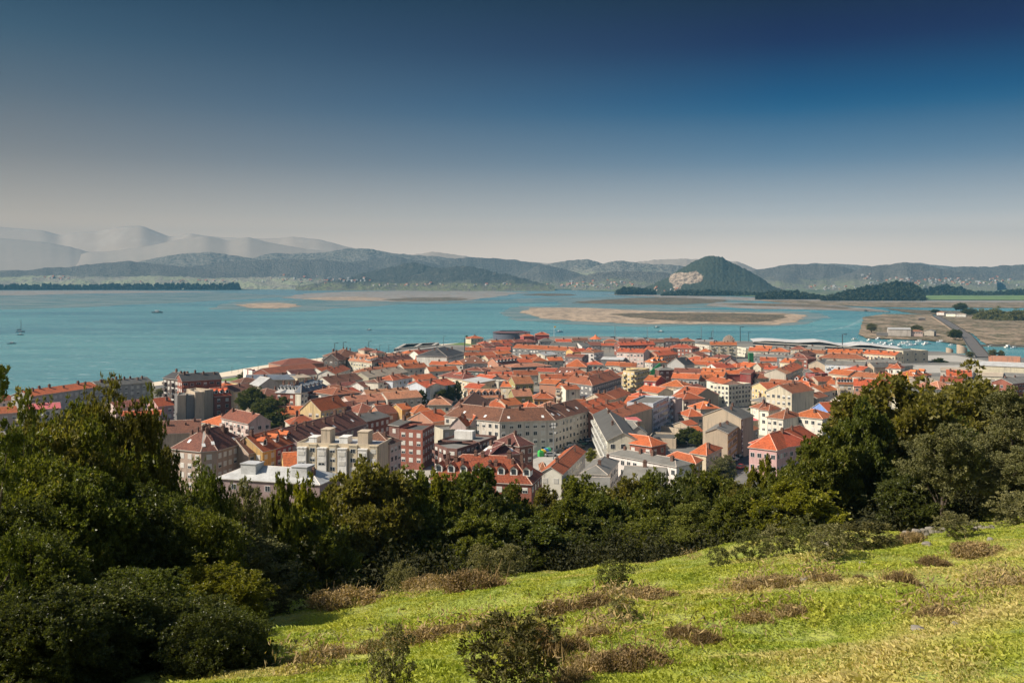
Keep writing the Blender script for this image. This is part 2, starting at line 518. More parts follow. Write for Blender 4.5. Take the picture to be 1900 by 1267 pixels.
flat('marsh_bank', [(708, 556), (760, 552.5), (830, 551.4), (868, 553.5), (860, 557), (800, 558.8), (740, 558.3)], .44, M['marsh'], 12, 12)
flat('marsh_bank', [(965, 547), (1000, 544.5), (1060, 545.5), (1068, 548), (1020, 549.2)], .36, M['marsh'], 14, 13)
flat('mudflat', [(-200, 541), (0, 539.2), (200, 538.8), (330, 540), (420, 541.5), (330, 543), (160, 545), (60, 547.5), (-200, 550)], .30, M['mud'], 26, 14)
flat('mudflat', [(1120, 547), (1220, 547), (1300, 549.5), (1450, 553), (1700, 557.5), (2200, 557.5), (2200, 566), (1700, 566), (1560, 568), (1440, 560), (1300, 554)], .5, M['mud'], 10, 15)
flat('marsh_bank', [(1400, 556), (1480, 557), (1560, 560), (1900, 561), (2200, 561), (2200, 571), (1780, 571), (1640, 570), (1530, 566), (1440, 561)], .62, M['marshflat'], 8, 16)
flat('marsh_bank', [(1640, 572), (1760, 577), (1900, 578), (2200, 578), (2200, 590), (1900, 589), (1760, 586), (1690, 581)], .66, M['marsh'], 6, 17)
flat('green_field', [(1690, 556), (1690, 549.5), (1760, 547.5), (1830, 550), (1900, 546.5), (2050, 546), (2050, 557)], 1.75, M['greenfield'], 6, 31)
flat('green_field', [(1545, 557), (1560, 551.5), (1640, 552), (1690, 554), (1690, 557)], 1.72, M['greenfield'], 6, 32)
flat('peninsula', [(1593.5, 620), (1597, 606), (1604, 588), (1640, 582.5), (1728, 583), (1765, 600), (1800, 622), (1790, 640), (1770, 637), (1715, 630.5), (1610, 627.5)], .9, M['marshflat'], 3, 18)
flat('marsh_bank', [(1736, 585), (1900, 590), (2200, 592), (2200, 640), (1900, 640.5), (1830, 638), (1805, 620), (1770, 603)], .8, M['marshflat'], 3, 19)
# railwaylike causeway line and small jetty bridge behind the big sandbank
# ------------------------------------------------------------------ hills: every ridge a body with its own distance, height and depth
def ridge(name, pts, D, front, back, m, z0=1.0, rough=.25, seed=0, cols=150, rows=26, canopy=0., kind='structure', conv=1.0):
    px = np.linspace(pts[0][0], pts[-1][0], cols)
    py = interp(px, pts)
    ker = np.ones(3) / 3
    pys = np.convolve(np.pad(py, 1, mode='edge'), ker, 'valid') + (fbm(px / 9 + seed * 3.3, px * 0 + seed, 4, .6) - .5) * (3.2 if rough > 0 else 1.6)
    crest = np.maximum(CAMZ - (pys - HOR) / FPX * D, z0 - 4)
    v = np.concatenate([np.linspace(0, 1, rows), 1 + np.linspace(0, 1, 8)[1:]])
    PX, V = np.meshgrid(px, v)
    CR = np.repeat(crest[None], len(v), 0)
    spur = fbm(PX / 40 + seed * 5.1, V * .5 + seed, 3) - .5
    Dv = np.where(V <= 1, D - front * (1 - V), D + back * (V - 1))
    e = np.clip(1.15 + rough * 2.6 * spur, .55, 2.2) * conv
    prof = np.where(V <= 1, np.clip(V, 0, 1) ** e, np.clip(2 - V, 0, 1) ** .8)
    Z = (z0 - 3) + (CR - z0 + 3) * prof
    Xw = (PX - 950) / FPX * Dv
    nz = (fbm(Xw / (D * .05) + seed, Dv / (D * .03), 5, .55) - .5) * rough * (CR - z0 + 10) * prof * np.clip(1 - prof, 0, 1) * 3.2
    Z = Z + nz
    if canopy:
        Z = Z + canopy * (fbm(Xw / (canopy * 2.2), Dv / (canopy * 2.2), 2) - .5) * 2 * np.clip(prof * 6, 0, 1)
    return tag(obj(name, grid_mesh(name, Xw, Dv, Z, m)), kind=kind)
def mk_hill(name, forest, bare, pasture, z0, z1, sc=.004):
    """woods on the upper slopes, bare winter woods and pasture towards the valley"""
    m, t, b, _ = mat(name)
    k = N(t)
    p = k.pos()
    z = k.n('ShaderNodeSeparateXYZ', {0: p}).outputs['Z']
    q = k.scale(p, (sc, sc * .6, sc * 2))
    n1 = k.noise(q, 1.0, 5, .6); n2 = k.noise(q, 3.1, 4, .6); n3 = k.noise(q, 14., 4, .65)
    zz = k.math('ADD', z, k.math('MULTIPLY', k.math('SUBTRACT', n1, .5), (z1 - z0) * 3.2))
    up = k.map(zz, z0, z1)
    low = k.mix(k.map(n2, .46, .56), pasture, bare)
    low = k.mix(k.map(n3, .52, .62, 0, .8), low, tuple(c * .5 for c in forest))
    hi_ = k.mix(k.map(n2, .56, .66, 0, .8), forest, bare)
    hi_ = k.mix(k.map(n3, .38, .62, 0, .75), hi_, tuple(c * .3 for c in forest))
    k.set(b.inputs['Base Color'], k.mix(up, low, hi_))  # paler valley tones also put haze between ridges into the colour
    b.inputs['Roughness'].default_value = .95
    k.set(b.inputs['Normal'], k.bump(n3, .9, 25.))
    return m
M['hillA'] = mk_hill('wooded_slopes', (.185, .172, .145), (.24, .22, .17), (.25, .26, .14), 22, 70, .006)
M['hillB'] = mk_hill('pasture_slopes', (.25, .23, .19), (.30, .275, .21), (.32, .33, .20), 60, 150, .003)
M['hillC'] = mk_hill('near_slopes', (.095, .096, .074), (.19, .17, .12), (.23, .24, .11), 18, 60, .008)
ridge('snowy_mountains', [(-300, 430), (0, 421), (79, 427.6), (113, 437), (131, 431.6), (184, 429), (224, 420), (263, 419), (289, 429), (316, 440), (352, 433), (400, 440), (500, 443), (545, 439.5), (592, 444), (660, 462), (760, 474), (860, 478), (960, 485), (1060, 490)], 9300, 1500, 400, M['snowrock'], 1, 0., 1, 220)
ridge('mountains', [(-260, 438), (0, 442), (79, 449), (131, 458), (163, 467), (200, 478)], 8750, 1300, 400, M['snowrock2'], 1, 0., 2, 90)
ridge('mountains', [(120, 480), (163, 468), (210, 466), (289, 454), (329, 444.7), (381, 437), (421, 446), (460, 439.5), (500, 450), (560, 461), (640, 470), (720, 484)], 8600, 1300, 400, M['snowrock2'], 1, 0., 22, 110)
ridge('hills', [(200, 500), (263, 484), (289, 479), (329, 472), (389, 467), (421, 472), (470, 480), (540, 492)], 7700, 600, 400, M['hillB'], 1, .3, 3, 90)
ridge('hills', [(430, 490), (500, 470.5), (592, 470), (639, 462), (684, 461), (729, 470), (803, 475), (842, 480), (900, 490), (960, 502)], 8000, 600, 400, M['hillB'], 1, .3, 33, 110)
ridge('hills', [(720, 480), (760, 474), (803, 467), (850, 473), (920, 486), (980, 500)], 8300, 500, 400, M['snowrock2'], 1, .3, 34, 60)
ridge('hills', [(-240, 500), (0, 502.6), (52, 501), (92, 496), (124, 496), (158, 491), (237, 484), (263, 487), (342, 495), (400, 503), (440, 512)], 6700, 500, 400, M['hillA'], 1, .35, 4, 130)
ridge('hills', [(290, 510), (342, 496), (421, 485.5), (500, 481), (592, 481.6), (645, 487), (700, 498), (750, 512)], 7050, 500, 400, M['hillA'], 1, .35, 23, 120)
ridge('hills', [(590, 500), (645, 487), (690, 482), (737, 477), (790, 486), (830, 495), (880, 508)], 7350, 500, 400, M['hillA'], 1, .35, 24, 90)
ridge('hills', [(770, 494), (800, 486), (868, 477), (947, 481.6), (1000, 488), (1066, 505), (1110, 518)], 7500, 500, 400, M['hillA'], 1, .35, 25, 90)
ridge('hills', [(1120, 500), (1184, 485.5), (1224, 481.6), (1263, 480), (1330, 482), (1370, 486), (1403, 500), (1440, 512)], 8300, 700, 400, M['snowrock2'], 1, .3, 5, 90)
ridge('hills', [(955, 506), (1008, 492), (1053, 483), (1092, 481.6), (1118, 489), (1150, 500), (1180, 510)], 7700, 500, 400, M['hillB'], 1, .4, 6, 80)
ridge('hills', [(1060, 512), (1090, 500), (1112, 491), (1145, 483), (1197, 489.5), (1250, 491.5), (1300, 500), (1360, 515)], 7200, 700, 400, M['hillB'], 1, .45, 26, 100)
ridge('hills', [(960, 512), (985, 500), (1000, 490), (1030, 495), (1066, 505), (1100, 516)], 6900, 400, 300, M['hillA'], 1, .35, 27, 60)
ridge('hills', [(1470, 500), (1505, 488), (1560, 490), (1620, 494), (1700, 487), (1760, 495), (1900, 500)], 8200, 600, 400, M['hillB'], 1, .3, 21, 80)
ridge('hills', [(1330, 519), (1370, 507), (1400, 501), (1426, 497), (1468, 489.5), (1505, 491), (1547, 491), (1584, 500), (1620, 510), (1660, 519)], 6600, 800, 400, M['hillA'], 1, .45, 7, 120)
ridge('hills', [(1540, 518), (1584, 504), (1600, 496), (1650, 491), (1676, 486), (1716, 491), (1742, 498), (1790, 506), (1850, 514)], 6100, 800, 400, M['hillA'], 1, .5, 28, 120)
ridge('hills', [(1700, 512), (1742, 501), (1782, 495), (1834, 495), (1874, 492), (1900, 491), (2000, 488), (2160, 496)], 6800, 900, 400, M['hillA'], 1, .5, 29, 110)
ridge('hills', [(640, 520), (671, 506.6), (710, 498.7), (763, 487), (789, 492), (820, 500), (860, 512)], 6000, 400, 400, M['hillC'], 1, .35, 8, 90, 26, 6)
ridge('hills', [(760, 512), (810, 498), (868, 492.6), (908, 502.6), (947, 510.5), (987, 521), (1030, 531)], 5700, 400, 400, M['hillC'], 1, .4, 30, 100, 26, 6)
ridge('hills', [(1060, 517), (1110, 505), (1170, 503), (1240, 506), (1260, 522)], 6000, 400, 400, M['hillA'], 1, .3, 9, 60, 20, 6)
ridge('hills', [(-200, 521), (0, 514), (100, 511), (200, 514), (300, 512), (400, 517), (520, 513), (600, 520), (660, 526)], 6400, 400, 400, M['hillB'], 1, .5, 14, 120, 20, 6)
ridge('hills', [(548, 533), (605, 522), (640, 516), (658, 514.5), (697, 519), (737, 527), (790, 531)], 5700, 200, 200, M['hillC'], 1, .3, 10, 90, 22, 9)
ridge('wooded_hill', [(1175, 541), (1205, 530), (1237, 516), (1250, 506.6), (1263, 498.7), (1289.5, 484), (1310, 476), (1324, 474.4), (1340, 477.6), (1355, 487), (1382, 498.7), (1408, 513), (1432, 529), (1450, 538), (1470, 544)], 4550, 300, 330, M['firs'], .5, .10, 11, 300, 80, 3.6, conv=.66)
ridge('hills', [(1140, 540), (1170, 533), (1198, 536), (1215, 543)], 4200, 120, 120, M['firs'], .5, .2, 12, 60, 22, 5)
# quarry cut into the front of the wooded hill
qo = bpy.data.objects['wooded_hill']
qo.data.materials.append(M['rockcut'])
_q = [(1241, 523), (1243, 509), (1262, 505), (1275, 506.5), (1292, 502.5), (1305, 513), (1303, 522), (1280, 527), (1268, 526), (1262, 536), (1250, 535), (1248, 527)]
def inpoly(x, y, P):
    c = False
    for i in range(len(P)):
        x1, y1 = P[i]; x2, y2 = P[i - 1]
        if (y1 > y) != (y2 > y) and x < (x2 - x1) * (y - y1) / (y2 - y1) + x1: c = not c
    return c
for pl in qo.data.polygons:
    c = pl.center
    if c.y < 4560 and inpoly(950 + c.x / c.y * FPX + random.Random(pl.index).uniform(-.8, .8), HOR + (CAMZ - c.z) / c.y * FPX, _q):
        pl.material_index = 1
        pl.use_smooth = False

# ------------------------------------------------------------------ buildings
WALL = dict(white=(.80, .78, .74), cream=(.66, .56, .40), grey=(.40, .39, .375), lgrey=(.56, .52, .46), dgrey=(.16, .16, .165), brick=(.26, .070, .038), dbrick=(.14, .055, .04),
            pink=(.60, .36, .35), lpink=(.62, .47, .42), ochre=(.60, .36, .11), yellow=(.72, .55, .27), tan=(.50, .40, .29), mauve=(.27, .19, .185), dark=(.07, .05, .045),
            red=(.32, .045, .04), terra=(.50, .22, .13), olive=(.34, .29, .10), blue=(.18, .32, .72), green=(.09, .12, .11), orange=(.55, .25, .10), bluewhite=(.62, .66, .72))  # the blue white also puts the blue shade on white walls into the colour
ROOF = dict(o=(.64, .150, .036), r=(.60, .105, .030), b=(.20, .070, .040), po=(.60, .25, .13), ob=(.40, .125, .048), g=(.185, .175, .155), dg=(.10, .095, .085), dk=(.045, .043, .043),
            w=(.44, .44, .43), wine=(.145, .034, .03), rb=(.28, .075, .045), tan=(.42, .34, .25), pk=(.62, .15, .15), sl=(.10, .12, .15))
RWORD = dict(o='orange tiled', r='red orange tiled', b='brown tiled', po='pale orange tiled', ob='weathered orange brown', g='grey', dg='dark grey', dk='blackish', w='white', wine='wine red', rb='reddish brown', tan='tan', pk='pinkish red', sl='slate')
WINQ, BALQ = [], []                        # planned windows and balconies: created later where the camera side can see them
camp = Vector((0, 0, CAMZ))

def roof_mesh(name, faces, th, mats, uvflip=False):
    key, v, F = {}, [], []
    for f in faces:
        q = []
        for p in f:
            k = (round(p[0], 2), round(p[1], 2), round(p[2], 2))
            if k not in key:
                key[k] = len(v); v.append(Vector(p))
            if not q or q[-1] != key[k]: q.append(key[k])
        if len(set(q)) >= 3: F.append(q)
    n = len(v)
    uv = []
    for q in F:
        e = (v[q[1]] - v[q[0]]).normalized()
        a, b, c = v[q[0]], v[q[1]], v[q[2]]
        nn = (b - a).cross(c - a).normalized()
        s = nn.cross(e)
        uv.append([(v[i].dot(e), v[i].dot(s)) for i in q])
    ed = {}
    for q in F:
        for i in range(len(q)):
            ed[(q[i], q[(i + 1) % len(q)])] = 1
    allf = list(F)
    mi = [0] * len(F)
    for q in F:
        allf.append([i + n for i in q[::-1]]); uv.append([(0, 0)] * len(q)); mi.append(1)
    for (a, b) in ed:
        if (b, a) not in ed:
            allf.append([b, a, a + n, b + n]); uv.append([(0, 0)] * 4); mi.append(1)
    vv = v + [p - Vector((0, 0, th)) for p in v]
    for (a, b) in ed:                          # ridge and hip caps
        if (b, a) in ed and a < b:
            d = v[b] - v[a]
            if d.length < .5: continue
            s = d.cross(Vector((0, 0, 1))).normalized() * .2
            k = len(vv); up = Vector((0, 0, .1))
            vv += [v[a] - s - up * .6, v[a] + up, v[a] + s - up * .6, v[b] - s - up * .6, v[b] + up, v[b] + s - up * .6]
            for fq in ([k, k + 1, k + 4, k + 3], [k + 1, k + 2, k + 5, k + 4], [k, k + 2, k + 1], [k + 3, k + 4, k + 5]):
                allf.append(fq); uv.append([(0, 0)] * len(fq)); mi.append(2)
    return mesh(name, vv, allf, [mats, M['fascia'], M['ridge']], mi, False, uv)

_cb = MB(); _cb.box(-.5, .5, -.4, .4, -1.2, 1.25); _cb.box(-.62, .62, -.52, .52, 1.25, 1.42); _cb.box(-.35, .35, -.25, .25, 1.42, 1.8)
CHIM = _cb.mesh('chimney', [M['chim']])
def dormer_mesh(key, wm, rm):
    b = MB()
    b.add([(-.85, -.02, -.2), (.85, -.02, -.2), (.85, -.02, 1.35), (0, -.02, 2.05), (-.85, -.02, 1.35), (-.85, 3, -.2), (.85, 3, -.2), (.85, 3, 1.35), (0, 3, 2.05), (-.85, 3, 1.35)],
          [[0, 1, 2, 3, 4], [1, 6, 7, 2], [5, 0, 4, 9]], 0)
    b.add([(-1.15, -.3, 1.2), (0, -.3, 2.16), (0, 3, 2.16), (-1.15, 3, 1.2), (1.15, -.3, 1.2), (1.15, 3, 1.2)], [[0, 1, 2, 3], [1, 4, 5, 2]], 1)
    b.add([(-1.15, -.3, 1.08), (0, -.3, 2.04), (0, 3, 2.04), (-1.15, 3, 1.08), (1.15, -.3, 1.08), (1.15, 3, 1.08)], [[3, 2, 1, 0], [2, 5, 4, 1]], 1)
    b.box(-.5, .5, -.08, -.03, .15, 1.3, 2)
    return b.mesh('dormer', [wm, rm, M['glass']])
DORM = {}
def shade(c, f): return tuple(min(1, x * f) for x in c)

def row(label, pts, H, d, roof='g', rise=None, wall='white', rc='o', cat=None, name=None, zg=ZG, win=1, ch=None, dorm=0, sky=0, bal=0, oh=.45, parent=None, group='buildings of the old town', sp=3.1, fh=3.0, jit=.12, blind=.5, seed=None, base=None, wm=None):
    rnd = random.Random(seed if seed is not None else (hash((round(pts[0][0], 1), round(pts[0][1], 1), H)) & 0xffff))
    pw = [W(x, y, zg + H) for x, y in pts]
    pw = [Vector((p.x, p.y)) for p in pw]
    n = len(pw)
    seg = [(pw[i + 1] - pw[i]).normalized() for i in range(n - 1)]
    nor = [Vector((-s.y, s.x)) for s in seg]
    if isinstance(d, tuple):
        q = W(d[0], d[1], zg + H); vv = Vector((q.x, q.y)) - pw[-1]
        bk = [p + vv for p in pw]
    else:
        bk = []
        for i in range(n):
            a, b = nor[max(i - 1, 0)], nor[min(i, n - 2)]
            bk.append(pw[i] + (a + b) / max(.35, 1 + a.dot(b)) * d)
    P, B = pw, bk
    if roof in ('s', 'sh'):
        P, B = [pw[1], bk[1]], [pw[0], bk[0]]
        n = 2
        seg = [(P[1] - P[0]).normalized()]
    half = (P[0] - B[0]).length / 2
    if rise is None: rise = half * .42
    if roof == 'f': rise = 0
    org = Vector((sum(p.x for p in P + B) / (2 * n), sum(p.y for p in P + B) / (2 * n), zg))
    def L3(p, z): return Vector((p.x - org.x, p.y - org.y, z))
    wcol = WALL[wall] if isinstance(wall, str) else wall
    j = 1 + rnd.uniform(-jit, jit)
    w2, w3 = rnd.uniform(.94, 1.0), rnd.uniform(.82, 1.0)
    if wall in ('white', 'lgrey', 'cream'): wcol = (wcol[0], wcol[1] * w2, wcol[2] * w2 * w3)
    wcol = tuple(c * j for c in wcol)
    if isinstance(wall, str) and 'white' in wall and blind == .5: blind = .22
    rcol = ROOF[rc]
    j2 = 1 + rnd.uniform(-.14, .14)
    if rc in ('o', 'r') and rnd.random() < .28: j2 *= rnd.uniform(.58, .8)
    g_ = 1 + rnd.uniform(-.1, .14)
    rcol = (rcol[0] * j2, rcol[1] * j2 * (g_ if rcol[0] > 1.6 * rcol[1] else 1), rcol[2] * j2)
    wmat = wm or (M['brick'] if wall in ('brick', 'dbrick', 'mauve') else M['wall'])
    rmat = M['tile'] if rc in ('o', 'r', 'b', 'po', 'ob', 'wine', 'rb') and roof != 'f' else M['sheet']
    if parent is None:
        if name is None: name = 'apartment_building' if H >= 10.5 else 'house'
        if cat is None: cat = 'apartment building' if H >= 10.5 else 'house'
        root = thing(name, label, cat, org, 0, group)
    else:
        root = parent
    off = org - root.location
    loop = P + B[::-1]
    m = len(loop)
    # wall
    v, f = [], []
    if roof == 'f':
        cen = Vector((sum(p.x for p in loop) / m, sum(p.y for p in loop) / m))
        inn = []
        for i in range(m):
            a = (loop[i] - loop[i - 1]).normalized(); b = (loop[(i + 1) % m] - loop[i]).normalized()
            na, nb = Vector((-a.y, a.x)), Vector((-b.y, b.x))
            inn.append(loop[i] + (na + nb) / max(.4, 1 + na.dot(nb)) * .28)
        v = [L3(p, 0) for p in loop] + [L3(p, H) for p in loop] + [L3(p, H) for p in inn] + [L3(p, H - .9) for p in inn]
        for i in range(m):
            k = (i + 1) % m
            f += [[i, k, m + k, m + i], [m + i, m + k, 2 * m + k, 2 * m + i], [2 * m + i, 2 * m + k, 3 * m + k, 3 * m + i]]
        rm = mesh('roof', [L3(p, H - .7) for p in inn], [list(range(m))], rmat)
    else:
        hs = [0] * m
        if roof == 'shed':
            tops = [H] * n + [H + rise] * n
        else:
            tops = [H] * m
        v = [L3(p, 0) for p in loop] + [L3(loop[i], tops[i]) for i in range(m)]
        gable = roof in ('g', 's')
        R = [(P[i] + B[i]) / 2 for i in range(n)]
        if gable:
            v += [L3(R[0], H + rise), L3(R[-1], H + rise)]
        for i in range(m):
            k = (i + 1) % m
            if gable and i == n - 1: f.append([i, k, m + k, 2 * m + 1, m + i])
            elif gable and i == m - 1: f.append([i, k, m + k, 2 * m, m + i])
            else: f.append([i, k, m + k, m + i])
        lift, th = .22, .22
        dirs = [(B[i] - P[i]).normalized() for i in range(n)]
        fs = []
        if roof == 'shed':
            s = rise / (2 * half)
            E0 = [(P[i] - dirs[i] * oh, H - s * oh + lift) for i in range(n)]
            E1 = [(B[i] + dirs[i] * .2, H + rise + s * .2 + lift) for i in range(n)]
            E0[0] = (E0[0][0] - seg[0] * .25, E0[0][1]); E1[0] = (E1[0][0] - seg[0] * .25, E1[0][1])
            E0[-1] = (E0[-1][0] + seg[-1] * .25, E0[-1][1]); E1[-1] = (E1[-1][0] + seg[-1] * .25, E1[-1][1])
            for i in range(n - 1):
                fs.append([L3(*E0[i]), L3(*E0[i + 1]), L3(*E1[i + 1]), L3(*E1[i])])
        else:
            s = rise / half
            E = [P[i] - dirs[i] * oh for i in range(n)]
            K = [B[i] + dirs[i] * oh for i in range(n)]
            Rr = list(R)
            ez, rz = H - s * oh + lift, H + rise + lift
            if gable:
                for A in (E, K, Rr):
                    A[0] = A[0] - seg[0] * .3; A[-1] = A[-1] + seg[-1] * .3
            else:
                ins = half if n > 2 else min(half, (P[1] - P[0]).length / 2 - .05)
                for A in (E, K):
                    A[0] = A[0] - seg[0] * oh; A[-1] = A[-1] + seg[-1] * oh
                Rr[0] = Rr[0] + seg[0] * ins; Rr[-1] = Rr[-1] - seg[-1] * ins
                fs.append([L3(K[0], ez), L3(E[0], ez), L3(Rr[0], rz)])
                fs.append([L3(E[-1], ez), L3(K[-1], ez), L3(Rr[-1], rz)])
            for i in range(n - 1):
                fs.append([L3(E[i], ez), L3(E[i + 1], ez), L3(Rr[i + 1], rz), L3(Rr[i], rz)])
                fs.append([L3(K[i + 1], ez), L3(K[i], ez), L3(Rr[i], rz), L3(Rr[i + 1], rz)])
        rm = roof_mesh('roof', fs, th, rmat)
    wo = obj('wall', mesh('wall', v, f, wmat), root, wcol, off)
    ro = obj('roof', rm, root, rcol, off)
    D = org.y
    # chimneys on the roof
    if ch is None: ch = 0 if roof in ('f', 'shed') else max(1, int((P[-1] - P[0]).length / 9)) if D < 1000 else 1
    for c in range(ch if roof != 'f' else 0):
        i = rnd.randrange(n - 1)
        t = (c + .5 + rnd.uniform(-.3, .3)) / ch
        t = min(max(t, .12), .88)
        tt = t * (n - 1); i = min(int(tt), n - 2); fr = tt - i
        w = rnd.choice([.30, .36, .42, .47, .5])
        q = P[i].lerp(P[i + 1], fr).lerp(B[i].lerp(B[i + 1], fr), w)
        z = H + rise * w * 2
        if roof == 'shed': z = H + rise * w
        sc = rnd.uniform(.75, 1.15)
        o = obj('chimney', CHIM, ro, None, L3(q, z + .3 * rise / max(half, .1)), math.atan2(seg[i].y, seg[i].x) + rnd.choice([0, math.pi / 2]), (sc, sc, sc * rnd.uniform(.7, 1.1)))
    # dormers on the front slope
    if dorm:
        dm = DORM.setdefault((wmat.name, rmat.name), None) or dormer_mesh('d', M['white'], rmat)
        DORM[(wmat.name, rmat.name)] = dm
        for c in range(dorm):
            tt = (c + .5) / dorm * (n - 1); i = min(int(tt), n - 2); fr = tt - i
            q = P[i].lerp(P[i + 1], fr).lerp(B[i].lerp(B[i + 1], fr), .13)
            sc = 1.0 if half < 6 else 1.25
            obj('dormer', dm, ro, rcol, L3(q, H + rise * .26 + .25), math.atan2(seg[i].y, seg[i].x), (sc, sc, sc))
    # skylights
    for c in range(sky):
        tt = (c + .5 + rnd.uniform(-.2, .2)) / sky * (n - 1); i = min(int(tt), n - 2); fr = tt - i
        w = rnd.choice([.12, .15, .18])
        q = P[i].lerp(P[i + 1], fr).lerp(B[i].lerp(B[i + 1], fr), w)
        o = obj('skylight', SKYL, ro, None, L3(q, H + rise * w * 2 + .26))
        o.rotation_euler = (math.atan2(rise, half), 0, math.atan2(seg[i].y, seg[i].x))
    # windows and balconies
    if win:
        for i in range(m):
            a, b = loop[i], loop[(i + 1) % m]
            L = (b - a).length
            if L < 3.2: continue
            front = (roof not in ('s', 'sh') and i < n - 1) or (roof in ('s', 'sh') and i == m - 1)
            if win == 1 and not front and rnd.random() < .45: continue
            if win == 2 and not front: continue
            s = (b - a) / L; nn = Vector((s.y, -s.x))
            mid = (a + b) / 2
            if nn.dot(Vector((-mid.x, -mid.y)).normalized()) < .04: continue
            k = max(1, int(L / sp)); fl = max(1, int((H - .4) / fh))
            yaw = math.atan2(s.y, s.x)
            for cidx in range(k):
                q = a.lerp(b, (cidx + .5) / k)
                hasb = bal and front and (cidx % 2 == 0 if bal == 1 else True)
                for r in range(fl):
                    z = zg + H - .55 - (r + .5) * fh
                    if z < zg + 1.2: continue
                    c3 = Vector((q.x, q.y, z)) + Vector((nn.x, nn.y, 0)) * .02
                    WINQ.append((root, c3, nn, yaw, (2.1 if hasb else min(1.6, L / k * .62) if D < 700 else min(1.8, L / k * .62)), 1.6 if not hasb else 1.95, 'blind' if rnd.random() < blind * .45 else 'half' if rnd.random() < blind else 'dark'))
                    if hasb: BALQ.append((root, c3 - Vector((0, 0, 1.0)), nn, yaw, wcol))
    if base:
        bo = MB()
    return root
_sb = MB(); _sb.box(-.5, .5, -.7, .7, -.04, .08); SKYL = _sb.mesh('skylight', [M['white']])

def fill(label, group, rowpts, H, w, d, kinds, seed=1, gap=.8, name='house', cat='house', rf=('g', 'g', 'h'), **kw):
    """a packed street of small look-alike houses along a photographed eave line"""
    r = random.Random(seed)
    for (x1, y1, x2, y2) in rowpts:
        a, b = W(x1, y1, ZG + H), W(x2, y2, ZG + H)
        L = (b - a).length
        k = max(1, int(L / w))
        for i in range(k):
            h = H + r.uniform(-.7, .7)
            pa, pb = a.lerp(b, (i + .03) / k), a.lerp(b, (i + .97) / k)
            y_of = lambda p: (950 + p.x / p.y * FPX, HOR + (CAMZ - ZG - h) / p.y * FPX)
            wl, rc = r.choice(kinds)
            row(label, [y_of(pa), y_of(pb)], h, d * r.uniform(.85, 1.15), r.choice(rf), None, wl, rc, cat, name, group=group, seed=r.randrange(9999), **kw)
# ------------------------------------------------------------------ town ground: coast polygon, promenade beach, streets
coast = [(-700, 800), (-200, 770), (0, 752), (150, 728), (283, 716), (345, 709), (412, 699.5), (470, 692), (560, 675), (600, 669), (660, 661), (720, 656), (745, 648), (800, 643), (862, 635), (900, 631), (920, 626), (1000, 624.5), (1100, 623.5), (1200, 626), (1255, 630), (1330, 632), (1400, 633), (1500, 637), (1600, 643), (1700, 651), (1745, 652), (1815, 661), (1900, 664), (2300, 676)]
cw = [W(px, py, ZG) for px, py in coast]
def mk_town():
    m, t, b, _ = mat('town_ground')
    k = N(t)
    p = k.pos()
    a = k.noise(p, .02, 4, .6); f = k.noise(p, .35, 5, .6)
    c = k.mix(k.map(a, .4, .6), (.13, .125, .115), (.20, .185, .155))
    c = k.mix(k.map(f, .5, .75, 0, .5), c, (.09, .088, .085))
    k.set(b.inputs['Base Color'], c)
    b.inputs['Roughness'].default_value = .9
    return m
M['town'] = mk_town()
poly = [(p.x, p.y) for p in cw] + [(1100, 90), (-500, 90)]
mbx = MB(); mbx.prism(poly[::-1], -.5, ZG)
tag(obj('town_ground', mbx.mesh('town_ground', [M['town']])), kind='structure')
# beach: a strip sloping into the water
def strip(name, pts, off, z0, z1, m, kind='structure'):
    w = [W(px, py, ZG) for px, py in pts]
    v, f = [], []
    for i, p in enumerate(w):
        a = w[max(i - 1, 0)]; b = w[min(i + 1, len(w) - 1)]
        d = (b - a).normalized(); nrm = Vector((-d.y, d.x, 0))
        o = off if not isinstance(off, (list, tuple)) else off[i]
        v += [(p.x, p.y, z0), (p.x + nrm.x * o, p.y + nrm.y * o, z1)]
    for i in range(len(w) - 1):
        f.append([2 * i, 2 * i + 2, 2 * i + 3, 2 * i + 1])
    return tag(obj(name, mesh(name, v, f, m)), kind=kind)
strip('beach', [(-700, 803), (-200, 773), (0, 755), (150, 731), (283, 718), (345, 711), (412, 701), (470, 693.5), (560, 676.5), (600, 670.5), (660, 662.5), (735, 653.5)], 52, ZG - .2, -.6, M['beach'])
strip('beach', [(800, 645), (862, 636.5), (905, 631.5)], [40, 45, 30], ZG - .2, -.6, M['beach'])
def ribbon(name, pts, hw, z, m, zs=None):
    w = [W(px, py, z if zs is None else zs[i]) for i, (px, py) in enumerate(pts)]
    v, f = [], []
    for i, p in enumerate(w):
        a = w[max(i - 1, 0)]; b = w[min(i + 1, len(w) - 1)]
        d = (b - a).normalized(); nrm = Vector((-d.y, d.x, 0))
        h = hw[i] if isinstance(hw, (list, tuple)) else hw
        v += [tuple(p - nrm * h), tuple(p + nrm * h)]
    for i in range(len(w) - 1):
        f.append([2 * i, 2 * i + 2, 2 * i + 3, 2 * i + 1])
    return tag(obj(name, mesh(name, v, f, m)), kind='structure')
M['asphalt'] = mk_plain('asphalt', (.075, .075, .078), .9, 0, .2, .3)
M['paving'] = mk_plain('pale_paving', (.42, .39, .34), .9, 0, .2, .2)
M['lawn'] = mk_plain('lawn', (.11, .19, .035), .95, 0, .3, .3)
ribbon('street', [(1000, 868), (1030, 845), (1062, 832), (1096, 820), (1112, 795)], 8, ZG + .006, M['asphalt'])
ribbon('street', [(1300, 905), (1345, 875), (1372, 852), (1390, 836), (1402, 812)], 6.5, ZG + .006, M['asphalt'])
ribbon('street', [(1682, 725), (1684, 708), (1682, 695), (1672, 686)], 8, ZG + .006, M['asphalt'])
ribbon('pavement', [(985, 880), (1012, 858), (1040, 846), (1058, 840)], 7, ZG + .010, M['paving'])
